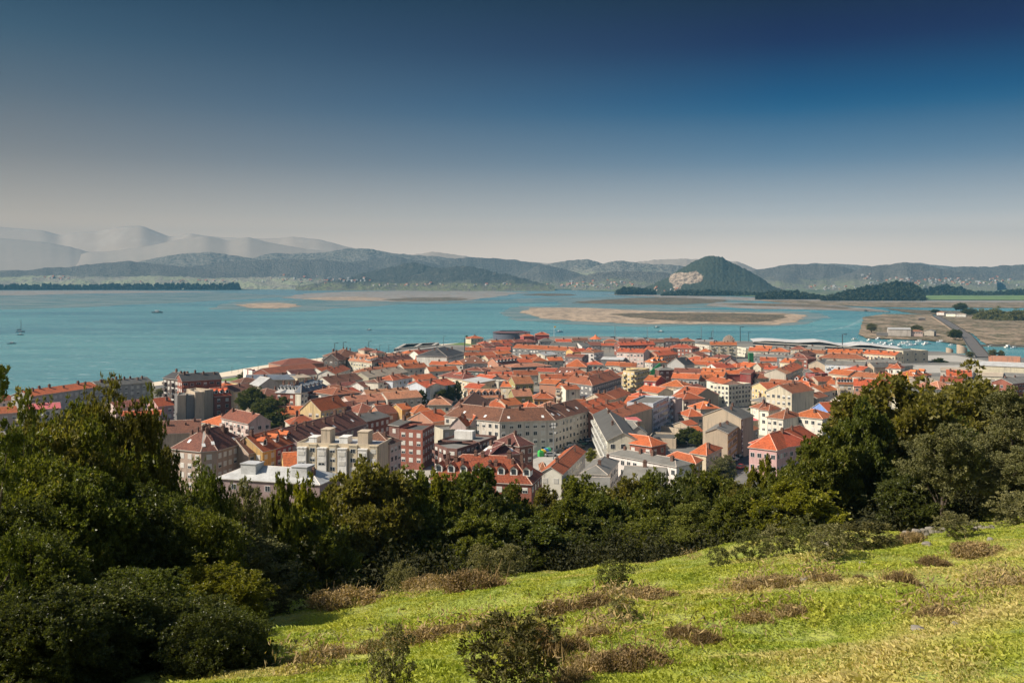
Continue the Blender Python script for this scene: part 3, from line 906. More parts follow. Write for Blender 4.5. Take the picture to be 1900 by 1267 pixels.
ribbon('pavement', [(760, 905), (790, 880), (815, 866)], 9, ZG + .008, M['paving'])
ribbon('promenade', [(345, 717), (412, 707), (470, 700), (560, 683), (600, 677)], 7, ZG + .008, M['paving'])
ribbon('lawn', [(420, 707), (455, 701)], 9, ZG + .012, M['lawn'])
ribbon('lawn', [(742, 862), (772, 853)], 7, ZG + .012, M['lawn'])
ribbon('lawn', [(322, 757), (330, 750)], 6, ZG + .012, M['lawn'])
ribbon('lawn', [(850, 640), (872, 636.5)], 12, ZG + .012, M['lawn'])
ribbon('lawn', [(1662, 686), (1690, 684)], 9, ZG + .012, M['lawn'])
for q in ([(1690, 684), (1800, 684), (1960, 688)], ):
    ribbon('pavement', q, 32, ZG + .009, M['paving'])
ribbon('pavement', [(1722, 668), (1760, 664), (1800, 664)], 30, ZG + .009, M['paving'])

# ------------------------------------------------------------------ near quarter, left
TC = 'apartment blocks near the hillside'
# long grey block by the bay
r = row('long grey apartment block at the water edge, half its roof orange, many chimneys', [(57, 735.5), (183, 717.5)], 12.5, 12, 'g', 2.2, 'grey', 'o', group=TC, ch=6, win=2, sp=3.4, blind=.9)
row('', [(183, 717.5), (283, 708.5)], 12.5, 12, 'g', 2.2, 'grey', 'dg', parent=r, ch=8, win=2, sp=3.4, blind=.9)
row('pinkish house with orange roof at the left picture edge behind leaves', [(-14, 746), (42, 740)], 8.5, 11, 'h', None, 'lpink', 'o', group=TC)
row('low house with a plain orange roof seen through the left tree top', [(-30, 770), (34, 765)], 7.5, 11, 'g', None, 'lpink', 'o', group=TC)
row('low red roofed house with pale parapet below the long grey block', [(50, 760.5), (112, 757)], 8.5, 10, 'g', 2, 'lgrey', 'pk', group=TC)
row('low hall with dark red roof and a white roof dome', [(215, 757), (268, 752)], 7.5, 13, 'g', 2.2, 'lpink', 'rb', 'hall', 'hall', group=TC, win=0, sky=1)
row('low wide house with bright orange roof in front of the red hall', [(226, 772), (297, 770)], 6, 9, 'g', 1.6, 'lpink', 'r', group=TC, win=0)
row('pink house with one sunlit white gable and orange roof', [(293, 754), (322, 751)], 9, 10, 'g', 3.2, 'pink', 'r', group=TC)
r = row('tall dark brown apartment block beside the beach with grey roof edge', [(338, 707), (411, 703)], 17, 13, 'g', 3, 'brick', 'dk', group=TC, bal=1, ch=4)
row('', [(303, 701), (338, 705)], 17, 12, 'g', 2.6, 'dark', 'dk', parent=r, bal=1, ch=3)  # left wing: its shade is put into the dark wall colour
r = row('blank beige tower block of stepped shafts near the beach lawn', [(329, 733), (345, 732.5)], 13.5, 12, 'f', 0, 'tan', 'g', group=TC, win=0)
row('', [(346, 733.5), (361.5, 732)], 13.2, 11, 'f', 0, 'dgrey', 'g', parent=r, win=0)
row('', [(362, 727.5), (379, 726.5)], 14.5, 13, 'f', 0, 'tan', 'g', parent=r, win=0)
row('', [(379.5, 724), (396, 722)], 14.5, 13, 'f', 0, 'tan', 'g', parent=r, win=0)
row('brick house with orange dormered roof right of the beige tower', [(398, 735.5), (429, 733)], 11, 11, 'g', 3.5, 'brick', 'r', group=TC, dorm=3)
row('small ochre house with orange roof behind the beach lawn', [(411, 718), (440, 716)], 8, 9, 'h', None, 'ochre', 'o', group=TC)
row('long yellow house with low brown hipped roof near the beach', [(447, 711), (487, 707.5)], 8, 12, 'h', 2.2, 'yellow', 'b', group=TC)
row('cream house with brown roof left of the dark park trees', [(435, 727), (476, 721)], 10, 13, 'g', 2.5, 'cream', 'b', group=TC, win=2)
row('beige house with wide brown roof behind the dark park trees', [(489, 736), (534, 731)], 9, 15, 'h', 3, 'tan', 'b', group=TC)
row('modern house with white metal gable roof above the park', [(481, 716), (520, 713)], 8, 12, 's', 4, 'lgrey', 'w', group=TC, win=0)
r = row('slate roofed brick block with white dormers and a white corner tower', [(512, 727.5), (547, 729)], 11.5, 11, 'h', 4, 'brick', 'w', group=TC, dorm=5, ch=4, blind=.9)
row('', [(548, 727), (558, 727.5)], 12.5, 6, 'h', 3.5, 'white', 'sl', parent=r, ch=0, sp=2.2)
row('', [(559, 729), (606, 716)], 11.5, 11, 'h', 4, 'brick', 'sl', parent=r, dorm=6, ch=6, blind=.9)
r = row('low grey block with terraces under a wide orange brown roof', [(577, 727), (617.5, 733)], 10.5, 16, 'h', 2.2, 'dgrey', 'ob', group=TC, bal=2)
row('', [(618.5, 733), (636, 726)], 9.5, 12, 'h', 2, 'dgrey', 'ob', parent=r)
row('brown roofed brick terrace low behind the left trees', [(190, 806), (262, 800)], 8, 16, 'g', 3.2, 'tan', 'b', group=TC, win=0)
row('flat house with broad brown roof below the beige tower', [(280, 806), (372, 802)], 8.5, 20, 'g', 3.6, 'tan', 'b', group=TC, ch=4, win=0)
r = row('pale stone villa with orange hipped roof next to a pink gable house', [(374, 783), (411, 790)], 7, 11, 'h', 2.6, 'lgrey', 'o', group=TC)
r = row('pink gable house with narrow dark roof dormer by the park', [(411, 775), (461, 786)], 10.5, 10, 'g', 3.2, 'lpink', 'rb', group=TC, bal=1)
r = row('large brown roofed corner block with white blinds at the town edge', [(318, 831), (373, 837), (403, 834.5), (459, 818.5)], 15, 14, 'h', 5.5, (.38, .275, .215), 'b', group=TC, ch=9, sky=4, sp=2.7, blind=1.0)
row('', [(461, 841), (486, 836.5)], 12.5, 13, 'g', 4.2, (.40, .29, .22), 'b', parent=r, ch=2, sp=2.6)
r = row('ochre and red terrace with orange dormered roof behind the beige block', [(487, 837.5), (512, 831)], 13, 13, 'g', 4.5, 'ochre', 'o', group=TC, dorm=1, ch=2)
row('', [(512.5, 830.5), (552, 818.5)], 13, 13, 'g', 4.5, 'red', 'o', parent=r, dorm=2, ch=3)
row('long dark red brown terrace roof behind the beige block', [(555, 822), (680, 785)], 13, 14, 'g', 4.5, 'mauve', 'b', group=TC, ch=9, sky=3)
row('small hidden house showing only an orange roof beside the beige block', [(528, 870), (562, 868)], 8.5, 11, 'g', 4.2, 'ochre', 'o', group=TC, win=0, ch=0)
r = row('half timbered villa with broad orange roof behind a palm', [(508, 770), (570, 769)], 7, 13, 'g', 3.0, 'lgrey', 'o', group=TC)
row('small orange hipped roof house in front of the yellow gable house', [(538.5, 787), (590, 784)], 6.5, 11, 'h', 3.0, 'lgrey', 'o', group=TC)
row('yellow apartment house with white gable and deep orange roof', [(595, 762.5), (643, 752.5)], 10.5, 11, 'g', 4.6, 'yellow', 'o', group=TC, bal=1, ch=1)
# beige stepped block: bays proud of a beige core
def beige_block():
    a, b = W(551, 820.5, ZG + 17), W(716, 820.5, ZG + 17)
    root = row('beige nine bay apartment block with white glazed bays and roof boxes', [(551, 820.5), (703, 825)], 17, 14, 'f', 0, (.60, .49, .34), 'w', 'apartment building', 'apartment_building', group=TC, win=0)
    p0, p1 = W(551, 820.5, ZG + 17), W(703, 825, ZG + 17)
    s = (p1 - p0); L = s.length; s.normalize()
    nn = Vector((s.y, -s.x, 0)); yaw = math.atan2(s.y, s.x)
    for i in range(8):
        c = p0 + s * (L * (i + .62) / 8.1)
        odd = i % 2
        w, dep, H = (1.45, 1.5, 15.4) if not odd else (1.25, .7, 16.4)
        m = MB(); m.box(-w, w, -dep, .1, 0, H); m.box(-w - .12, w + .12, -dep - .12, .1, H, H + .35)
        o = obj('bay', m.mesh('bay', [M['wall']]), root, WALL['white'] if not odd else shade(WALL['cream'], .9), Vector((c.x, c.y, ZG)) - root.location, yaw)
        for r_ in range(5):
            z = ZG + H - 1.5 - r_ * 2.9
            WINQ.append((root, Vector((c.x, c.y, z)) + nn * (dep + .02), Vector((nn.x, nn.y)), yaw, 2.3 if not odd else 1.7, 1.35, random.Random(i * 7 + r_).choice(['blind', 'half', 'dark', 'blind'])))
    for i, (t, w, h) in enumerate([(.30, 3.0, 3.6), (.76, 3.4, 3.2), (.14, 2.6, 1.0), (.52, 2.8, 1.3)]):
        c = p0 + s * (L * t) - nn * 6
        m = MB(); m.box(-w / 2, w / 2, -2.2, 2.6, 16.2, 17 + h); m.box(-w / 2 - .15, w / 2 + .15, -2.35, 2.75, 17 + h, 17 + h + .2)
        obj('roof_box', m.mesh('roof_box', [M['wall']]), root, shade(WALL['tan'], 1.15) if i < 2 else WALL['white'], Vector((c.x, c.y, ZG)) - root.location, yaw)
    return root
beige_block()
row('pinkish block with brown hipped roof attached behind the beige block', [(724, 824), (744, 817.5)], 15.5, 13, 'h', 3, 'lpink', 'b', group=TC, sp=2.4)
r = row('mauve brick block with pale metal roof just above the hedge trees', [(403, 886.5), (593, 898.5)], 14.5, 12.5, 'h', 2.6, 'mauve', 'w', group=TC, ch=2, win=1, sp=3.4, blind=.8)
for t in (.27, .77):
    p = W(403, 886.5, ZG + 14.5).lerp(W(593, 898.5, ZG + 14.5), t)
    s = (W(593, 898.5, ZG + 14.5) - W(403, 886.5, ZG + 14.5)).normalized()
    q = p + Vector((-s.y, s.x, 0)) * 4.2
    m = MB(); m.box(-2.3, 2.3, -2.2, 2.2, 14.5, 18.3); m.box(-2.5, 2.5, -2.4, 2.4, 18.3, 18.5)
    obj('roof_box', m.mesh('roof_box', [M['sheet']]), r, (.5, .5, .5), Vector((q.x, q.y, ZG)) - r.location, math.atan2(s.y, s.x))
row('three storey brick block with white windows and dark flat roof', [(676, 783), (723, 772)], 12, 12, 'g', 1.6, 'brick', 'dg', group=TC, sp=3.6, blind=1)
r = row('dark red brick block with stepped grey roof and side gable', [(722, 788), (741, 790.5)], 14, 12, 'g', 1.2, 'dbrick', 'dg', group=TC, ch=1)
row('', [(741.5, 795), (784, 798), (806, 786)], 14.5, 12, 'f', 0, 'brick', 'dg', parent=r, win=2, blind=1)
row('small orange gable house with terracotta end wall by the brick block', [(757, 777), (803, 783)], 9, 12, 's', 3.5, 'terra', 'o', group=TC)
row('orange house with low gable roof behind the brick block', [(768, 766), (806, 764)], 9, 10, 'h', 3, 'orange', 'o', group=TC)
row('grey concrete house with two orange gable roofs', [(822, 797), (908, 791)], 9.5, 12, 'f', 0, 'lgrey', 'g', group=TC, win=2)
for a_, b_, hh in (((834, 790), (864, 791), 10.6), ((872, 788), (893, 787), 10.6)):
    row('', [a_, b_], hh, 9, 's', 3.4, 'lpink', 'o', parent=[o for o in bpy.data.objects if o.get('label', '').startswith('grey concrete house with two')][0], win=0, ch=1)
r = row('long white block bent round a corner, brown roof with skylights', [(853, 744), (825, 771), (927, 782), (1029.5, 779), (1049, 773.5), (1093, 761.5)], 12.8, 13.5, 'g', 4.2, 'lgrey', 'b', group=TC, ch=11, sky=10, sp=2.9, blind=.35, bal=0)
r = row('dark brick block with curved fronts and flat gravel roof', [(806, 822), (829, 831), (848, 832.5), (881, 822.5), (922, 808)], 11, 15, 'f', 0, 'dbrick', 'g', group=TC, win=2, bal=1, sp=3.0)
m = MB(); m.box(-3.5, 3.5, -1.8, 1.8, 10, 13.2)
obj('roof_box', m.mesh('roof_box', [M['wall']]), r, WALL['white'], W(862, 812, ZG + 11) - Vector((0, 0, 11)) - r.location + Vector((0, 3, 0)), -.3)
r = row('dark brick house group under wine red hipped roofs', [(890, 841.5), (908, 845), (964, 841)], 9.5, 12, 'h', 3.6, 'dbrick', 'wine', group=TC, ch=2, sky=3, blind=.8)
row('', [(964, 828), (989, 824)], 11.5, 13, 'h', 3.4, 'dbrick', 'wine', parent=r, ch=1)
r = row('brick block under a long red tiled roof with eight dormers', [(799, 888), (986, 897)], 11, 15, 'h', 6.0, 'brick', 'r', group=TC, dorm=8, ch=12, blind=.8, bal=1, sp=3.4)
r = row('white gable ended block with patchy orange roof by the car park', [(1042, 880), (1085.5, 837.5)], 10, 6.8, 'g', 2.0, 'white', 'o', group=TC, ch=2, blind=.6)
row('', [(1003, 872), (1012, 872)], 8.5, 9, 'h', 1.6, 'white', 'ob', parent=r, win=0, ch=0)
row('white house with dark red front panels and grey hipped roof', [(1126, 880), (1147, 855)], 9, 8, 'h', 1.8, 'white', 'g', group=TC, ch=2, blind=.2)
row('long white block with red brick end and grey sheet roof', [(1128, 842), (1255, 865.5)], 10, 7.5, 'h', 1.5, 'white', 'g', group=TC, ch=4, blind=.2, sp=2.6)
row('low grey roof edge just showing above the hedge trees', [(1050, 902), (1130, 904)], 7, 12, 'g', 1.6, 'lgrey', 'g', group=TC, win=0, ch=0)
row('grey roofed house with pale eaves in front of the long white block', [(1155, 892), (1232, 896)], 8, 12, 'g', 3.4, 'tan', 'g', group=TC, win=0, ch=1)
row('red brick house with white balconies under a long orange roof', [(1128, 816.5), (1209, 828)], 11, 8.5, 'h', 2.4, 'brick', 'o', group=TC, bal=1, ch=0)
row('tall block with sunlit balcony side and grey ridge roof', [(1101, 769), (1127, 817)], 12, 11, 'g', 2.6, 'white', 'dg', group=TC, bal=2, win=1, sp=3.6, ch=2)
row('grey gable house in the yard behind the sunlit balcony block', [(1166, 803), (1200, 803)], 9, 14, 's', 2.4, 'lgrey', 'g', group=TC, ch=1)
row('small grey roofed annex with a white side wall in the yard', [(1140, 792), (1168, 795)], 9.5, 12, 'g', 2.2, 'lgrey', 'g', group=TC, ch=1)
row('tiny pink roofed lodge on top of the yard buildings', [(1169, 782), (1190, 781)], 11, 5, 'shed', .8, 'lpink', 'pk', group=TC)
row('stained tan block with blank wall left of the white six storey block', [(1152, 775), (1210, 757)], 12, 11, 'g', 2, 'tan', 'ob', group=TC, win=0)
row('long orange roofed house in front of the stained tan block', [(1100, 768.5), (1166, 753)], 11.5, 8, 'g', 2, 'terra', 'o', group=TC, ch=4)
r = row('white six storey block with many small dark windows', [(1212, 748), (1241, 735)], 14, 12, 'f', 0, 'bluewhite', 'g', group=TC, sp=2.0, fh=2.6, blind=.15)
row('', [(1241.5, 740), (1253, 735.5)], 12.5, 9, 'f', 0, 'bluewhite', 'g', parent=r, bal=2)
row('white house with broad orange roof beside the white six storey block', [(1158, 748), (1195, 750)], 10, 15, 'g', 2.6, 'white', 'o', group=TC, win=0)
row('low flat dark roofed shed below the white six storey block', [(1226, 790), (1262, 795)], 4, 15, 'f', 0, 'tan', 'dg', 'shed', 'shed', group=TC, win=0)
row('wide flat dark roofed garage with overgrown tan wall', [(1203, 812), (1254, 814)], 4, 16, 'f', 0, 'tan', 'dg', 'shed', 'shed', group=TC, win=0)
row('pinkish beige tower house beside the white six storey block', [(1253, 741), (1266, 738)], 12, 9, 'f', 0, 'lpink', 'ob', group=TC, win=0)
r = row('huge blank tan gable block with dark brick street front', [(1304, 770.5), (1375, 777)], 15, 11.5, 's', 3.4, 'tan', 'dg', group=TC, win=0, ch=2)
row('', [(1375.6, 777), (1393, 771)], 15, .9, 'f', 0, 'dbrick', 'dg', parent=r, win=2, sp=2.1, fh=2.7, blind=.9)
r = row('lower tan gable block with ochre street front in front of the huge gable', [(1350, 804), (1369, 790)], 12, 8.2, 'g', 1.6, 'tan', 'g', group=TC, win=0)
row('', [(1350.8, 804), (1369.6, 790)], 12, .9, 'f', 0, 'ochre', 'g', parent=r, win=2, sp=2.1, fh=2.7, blind=.6)
row('cream villa with orange hipped roof beside the narrow street', [(1281, 840.5), (1310, 845)], 8, (1339, 831), 'h', 2.6, 'cream', 'o', group=TC)
row('ochre yellow house with narrow orange roof behind the hedge trees', [(1238, 846), (1291, 860)], 10, (1303, 853), 'h', 1.4, 'ochre', 'o', group=TC, ch=0)
r = row('large pink mansion with red orange hipped roof and white window frames', [(1390, 828.5), (1441, 834.5)], 10, 36, 'sh', 4.4, 'pink', 'r', 'mansion', 'mansion', group=TC, sp=2.5, fh=4.2, ch=2, blind=.1)
row('', [(1442, 831), (1505, 823)], 10, 13, 'h', 4.0, 'pink', 'r', parent=r, sp=2.8, fh=4.2, ch=1, blind=.1)
row('pink roofed low shed between the brick front and the white house', [(1392, 781), (1407, 780)], 6, 8, 'shed', 1.2, 'tan', 'pk', group=TC, win=0)
row('small tan house with red door at the end of the narrow street', [(1392, 800), (1407, 795)], 7, 8, 'g', 1.6, 'tan', 'ob', group=TC)

# ------------------------------------------------------------------ right of the middle
MB_ = 'houses of the middle town'
def R(*a, **k):
    k.setdefault('group', MB_)
    return row(*a, **k)
R('white tower block with sunlit left side and dark windows', [(1352, 714.5), (1393, 710.5)], 12.3, 13, 'f', 0, 'white', 'ob', sp=2.3, fh=2.5, blind=.1)
R('big blank white sunlit wall with orange roof beside the white tower block', [(1311, 705), (1341, 713)], 12, 11, 'g', 2, 'white', 'o', win=0)
R('pale block with big blank gable and brick side front near the blue gable', [(1421, 725.5), (1469, 730)], 13, 21, 's', 3.4, 'lgrey', 'ob', win=1, sp=2.6)
R('bright blue gable house with orange roof', [(1505, 757.5), (1536, 763)], 9, 14, 's', 3.2, 'blue', 'r', win=0)
R('narrow white house left of the twin orange hipped roofs', [(1408, 760), (1426, 762)], 11, 10, 'h', 1.6, 'white', 'ob')
R('white house with broad weathered orange hipped roof below the blank gable', [(1423, 774), (1453, 777.5)], 9, 17, 'h', 2.8, 'white', 'ob', sp=2.6)
R('white balcony house with orange roof left of the big trees', [(1468, 771), (1526, 777)], 9, 13, 'h', 2.8, 'white', 'o', sp=2.6)
R('sunlit yellow gable house among orange roofs', [(1395, 716), (1423, 722)], 9, 12, 's', 2.6, 'yellow', 'o')
R('dark red walled house with orange roof left of the grey gable wall', [(1342, 694), (1373, 694)], 9, 9, 'g', 2, 'red', 'o', win=0)
R('bright red blank wall house between orange roofs', [(1373, 692.5), (1393, 693.5)], 10, 9, 'shed', 1.5, 'red', 'rb', win=0)
R('low brown roofed house right of the bright red wall', [(1397, 698), (1426, 697)], 7, 10, 'g', 2, 'terra', 'rb')
R('stained grey gable house with pinkish roof', [(1418, 692), (1458, 694)], 10, 12, 's', 2.8, 'lgrey', 'po', win=0)
R('orange roofed house with grey side wall and courtyard', [(1398, 680), (1412, 682)], 9, 10, 's', 2.4, 'lgrey', 'o')
R('long white house with straight orange roof behind the courtyard', [(1411, 670), (1441, 670.5)], 8.5, 10, 'g', 2.4, 'white', 'o')
R('orange roofed white house left of the long sunlit eave', [(1447, 672), (1468, 674)], 8.5, 11, 'g', 2.4, 'cream', 'o')
R('house with steep sunlit orange roof running away uphill', [(1464, 691.5), (1491, 680.5)], 8.5, 12, 'g', 2.8, 'cream', 'o')
R('low pale house with red orange roof among gables', [(1417, 685), (1440, 686)], 8, 8, 'g', 2.0, 'lpink', 'r')
R('flat grey concrete roofed row behind the orange courtyard roofs', [(1399, 661), (1467, 664)], 7.5, 18, 'g', 1.4, 'dgrey', 'g')
R('plain brick block with brown roof beside the wavy roofed hall', [(1466, 664.5), (1498, 666.5)], 9.5, 14, 'h', 2.4, 'brick', 'rb')
R('brick house with dark windows right of the plain brick block', [(1494, 660), (1514, 657)], 9, 12, 'g', 2.6, 'brick', 'b')
R('long low brown roofed row left of the street gap', [(1518, 664), (1607, 667)], 8.5, 16, 'h', 3.2, 'lgrey', 'ob', ch=6)
R('bright orange roofed row right under the wavy roofed hall', [(1536, 654.5), (1600, 656)], 9, 12, 'g', 2.6, 'cream', 'o', ch=5)
R('second bright orange roofed row beside the big grey hall', [(1601, 656), (1661, 660)], 9, 12, 'g', 2.6, 'cream', 'o', ch=5)
R('white and blue apartment row with grey roof', [(1531, 675), (1604, 678)], 10.5, 10, 'g', 2.2, 'bluewhite', 'g', blind=.9, bal=1)
R('tan gable house left of the white and blue row', [(1500, 676), (1531, 678)], 9, 14, 's', 3, 'tan', 'g', win=0)
R('tan gable wall house right of the white and blue row', [(1605, 678), (1622, 681)], 10, 12, 's', 2.6, 'tan', 'dg', win=0)
R('brown roofed block in front of the big grey hall', [(1612, 672), (1672, 673)], 9, 14, 'h', 2.6, 'mauve', 'g', ch=5)
R('white house with orange roof and balconies near the street gap', [(1623, 681), (1650, 684.5)], 9, 10, 'g', 2.4, 'white', 'o', bal=1)
R('white end house with bright orange hipped roof at the street gap', [(1650, 683), (1671, 684)], 9.5, 12, 'h', 2.8, 'white', 'o')
R('long white house with brown orange roof in the right middle rows', [(1574, 698), (1634, 703)], 8, 11, 'g', 2.6, 'white', 'ob', ch=5)
R('orange roofed house with a spire like gable at the street gap', [(1634, 702), (1670, 701)], 8.5, 12, 'h', 3.2, 'lpink', 'o', ch=4)
R('orange roofed house between the red house and the long white house', [(1537, 693), (1573, 697)], 8.5, 11, 'g', 2.6, 'cream', 'o')
R('small deep red house below the tan gable', [(1512, 693.5), (1536, 692)], 8.5, 8, 'f', 0, 'red', 'g')
R('dark gable house left of the deep red house', [(1490, 690), (1511, 692)], 8, 10, 's', 2.4, 'dgrey', 'o', win=0)
R('wide orange roof with small white dormers in the old quarter', [(1468, 708.5), (1499, 710.5)], 7.5, 14, 'h', 3, 'cream', 'o', dorm=2)
R('tan gable house with orange roof left of the white passage', [(1499, 704), (1518, 708)], 8, 11, 's', 2.4, 'tan', 'o')
R('white house with orange roof at the head of the dormer row', [(1533, 712), (1554, 714)], 8.5, 10, 'g', 2.4, 'white', 'o')
r = R('tan arcade house with row of round dormers and orange flank', [(1555, 712.5), (1583, 713)], 11, 10, 'g', 3, 'tan', 'o', dorm=5, bal=1)
R('long red orange roof with chimneys above the right trees', [(1584, 716), (1668, 719)], 8, 13, 'g', 3.4, 'terra', 'r', ch=8)
R('grey gable house partly hidden by the right trees', [(1655, 728), (1680, 733)], 8, 10, 's', 3, 'lgrey', 'g', win=0)
R('wide orange hipped house with white walls in the old quarter', [(1505, 722), (1530, 720)], 7.5, 14, 'h', 3, 'cream', 'o')
R('orange roofed house left of the blue gable roof', [(1526, 728), (1553, 722.5)], 7.5, 11, 'g', 2.6, 'lgrey', 'o')
R('low brown roofed house right of the pale blank gable block', [(1516, 739), (1536, 735)], 6.5, 9, 'g', 2, 'lgrey', 'ob')
R('white gable house with orange roof right of the blue gable', [(1541, 743), (1566, 748)], 7.5, 12, 's', 2.8, 'white', 'r', win=0)
R('orange roofed terrace above the sunlit yellow gable', [(1424, 712), (1470, 716)], 9, 9, 'g', 2.4, 'tan', 'ob')
R('small tan roofed house in the shade of the white tower block', [(1394, 742), (1414, 745)], 6, 9, 'h', 1.6, 'tan', 'g')
R('orange roofed house behind the pale blank gable block', [(1470, 722), (1500, 718)], 9, 10, 'g', 2.4, 'lpink', 'o')

# far right beyond the street gap
R('orange roofed tan house right of the street gap', [(1696, 698.5), (1728, 695)], 8, 13, 'h', 3, 'tan', 'o', dorm=2)
R('low tan roofed sheds right of the street gap', [(1697, 712), (1742, 709)], 6, 14, 'g', 2.2, 'tan', 'tan', win=0)
R('tall brick house with bright orange roof near the white long roof', [(1757, 697), (1803, 698.5)], 10, 12, 'g', 3, 'mauve', 'r', ch=5)
R('stepped orange roofed house left of the tall brick house', [(1744, 708), (1785, 710)], 8, 11, 'g', 2.8, 'lpink', 'r', ch=4)
R('white fronted house with salmon hipped roof right of the yellow crane', [(1709, 722), (1745, 722)], 9, 14, 'h', 3, 'white', 'po', sp=2.4)
R('second salmon hipped roof house behind the right trees', [(1742, 719), (1768, 717)], 8, 11, 'h', 2.8, 'lgrey', 'po')
R('long white warehouse roof at the right edge of town', [(1806, 677.5), (1960, 684)], 9, 22, 'g', 2.0, 'lgrey', 'w', 'warehouse', 'warehouse', win=0, ch=0)
R('low red orange wall building behind the white warehouse', [(1834, 661.5), (1893, 663.5)], 6, 14, 'f', 0, 'terra', 'g', 'hall', 'hall', win=0)
R('grey flat roofed industrial hall below the white warehouse', [(1812, 697), (1860, 699)], 6.5, 26, 'g', 1.2, 'lgrey', 'tan', 'hall', 'hall', win=1, sp=4, ch=0)
R('tan roofed hall between the orange house and the white warehouse', [(1745, 688), (1800, 690)], 5.5, 22, 'g', 1.4, 'lgrey', 'tan', 'hall', 'hall', win=0, ch=0)
R('low grey shed with orange sheet roof near the right edge', [(1820, 712.5), (1857, 715)], 5.5, 12, 'g', 1.4, 'lgrey', 'ob', 'shed', 'shed', win=0, ch=0)
R('white block house between the orange shed and the brick house', [(1853, 709), (1877, 708)], 9, 12, 'f', 0, 'white', 'w', win=1)
R('brick and tan apartment house at the right picture edge', [(1878, 712), (1930, 706)], 10, 12, 'g', 2.4, 'brick', 'g', bal=1)
R('pale industrial hall at the far right edge behind trees', [(1862, 698), (1960, 702)], 6, 20, 'g', 1.4, 'lgrey', 'g', 'hall', 'hall', win=0, ch=0)
R('grey roofed garage row beside the street gap', [(1672, 680), (1694, 678)], 4, 12, 'g', 1, 'lgrey', 'g', 'shed', 'shed', win=0, ch=0)
# ------------------------------------------------------------------ upper middle of the town
CB_ = 'houses of the middle town'
def R(*a, **k):
    k.setdefault('group', CB_)
    return row(*a, **k)
R('dark flat fronted block with brown roof, closest to the beach promenade', [(599, 660), (627, 664)], 13, 22, 'h', 5, 'dark', 'b', bal=2, ch=5)
R('second dark brown roofed block attached to the beach side block', [(628, 668), (642, 666)], 12, 12, 'g', 4, 'dark', 'b', ch=2)
R('apartment block with pale salmon dormered roof and white cornice', [(641, 668), (690, 673.5), (706, 669)], 11, 12, 'h', 4.5, 'lgrey', 'po', dorm=9, ch=4)
r = R('tan terrace block with stepped flat roofs beside the beach', [(660, 655), (712, 653.5)], 9, 14, 'f', 0, 'tan', 'ob', bal=2)
R('', [(676, 650), (696, 649)], 11.5, 10, 'h', 1.6, 'tan', 'rb', parent=r)
R('', [(698, 655), (714, 654)], 10.5, 9, 'h', 1.6, 'tan', 'rb', parent=r)
R('long dark red brown terrace roof with chimneys below the sea pool', [(704, 671.5), (766, 665.5)], 8.5, 11, 'g', 2.8, 'mauve', 'b', ch=7)
R('pale salmon roofed house beside the sea pool', [(718, 662), (752, 659.5)], 7, 9, 'g', 2, 'cream', 'po', ch=3)
R('white house with orange hipped roof left of the big black roof', [(752, 656.5), (790, 655)], 7, 11, 'h', 2.2, 'white', 'o')
R('white gable house touching the big black roofed block', [(776, 657.5), (808, 655)], 8, 10, 'g', 2.4, 'white', 'r')
R('big dark block with black roof, white right front with small windows', [(829, 661.5), (861, 654)], 11, 24, 'h', 5, 'white', 'dk', sp=2.6, blind=0, ch=3)
R('orange roofed row left of the middle of town', [(706, 681.5), (746, 680)], 7.5, 12, 'g', 2.6, 'lgrey', 'o', ch=3)
R('bright orange roof with one chimney near the dark red terrace', [(742, 676), (776, 674.5)], 7.5, 9, 'g', 2.4, 'lpink', 'o')
R('orange roofs stepped above the white cluster', [(750, 684), (794, 681.5)], 7.5, 12, 'g', 2.6, 'lgrey', 'o', ch=3)
R('white walled house with grey brown roof left of the long tan roof', [(653, 691), (682, 692)], 8.5, 14, 'h', 2.4, 'white', 'ob', win=2)
R('long tan brown roof row in the middle of town', [(684, 701), (757, 690)], 8.5, 13, 'g', 3, 'lgrey', 'tan', ch=4)
R('grey roofed low house behind the long tan roof', [(680, 690), (724, 686)], 8, 12, 'h', 2, 'dgrey', 'ob')
R('orange roofed white house behind the hall roofs', [(598, 690.5), (626, 687)], 7, 11, 'g', 2.4, 'white', 'o')
R('white long house with orange roof left of the tan roof row', [(621, 694), (650, 684.5)], 7.5, 11, 'g', 2.6, 'white', 'o', win=2)
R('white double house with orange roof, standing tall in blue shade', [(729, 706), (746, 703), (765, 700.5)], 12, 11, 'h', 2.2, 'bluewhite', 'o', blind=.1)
R('white house with brown roof and small windows in the cluster', [(675, 718.5), (702, 714.5)], 9, 10, 'g', 2.4, 'white', 'b')
R('white tower house between two brown roofs', [(702, 710), (712, 708.5)], 11.5, 9, 'h', 1.4, 'white', 'b')
R('white house with brown roof and blue laundry balcony', [(711, 713.5), (737, 710)], 10, 10, 'g', 2.4, 'white', 'b', bal=1)
R('white block with red orange roof and balcony front', [(757, 712), (790, 719)], 10, 12, 'g', 1.8, 'white', 'r', bal=2, ch=3, win=2)
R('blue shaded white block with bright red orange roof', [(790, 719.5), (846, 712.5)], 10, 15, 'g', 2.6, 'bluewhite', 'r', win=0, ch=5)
r = R('long pale house with salmon roof and orange cross gable', [(719, 741), (783, 736.5)], 9, 12, 'g', 2.8, 'lgrey', 'po', ch=1, sp=3.2)
R('', [(650, 748), (718, 741.5)], 8.5, 11, 'g', 2.6, 'lpink', 'po', parent=r, ch=2)
R('salmon roof row behind the long pale house', [(681, 734), (762, 729)], 8, 9, 'g', 2.4, 'lpink', 'po', ch=5)
R('orange roofed house at the left end of the salmon row', [(627, 742), (660, 740)], 8, 10, 'g', 2.6, 'lpink', 'o')
R('white walled reddish roofed house right of the yellow gable house', [(641, 764), (676, 758)], 8, 13, 'g', 3.2, 'white', 'rb', win=2)
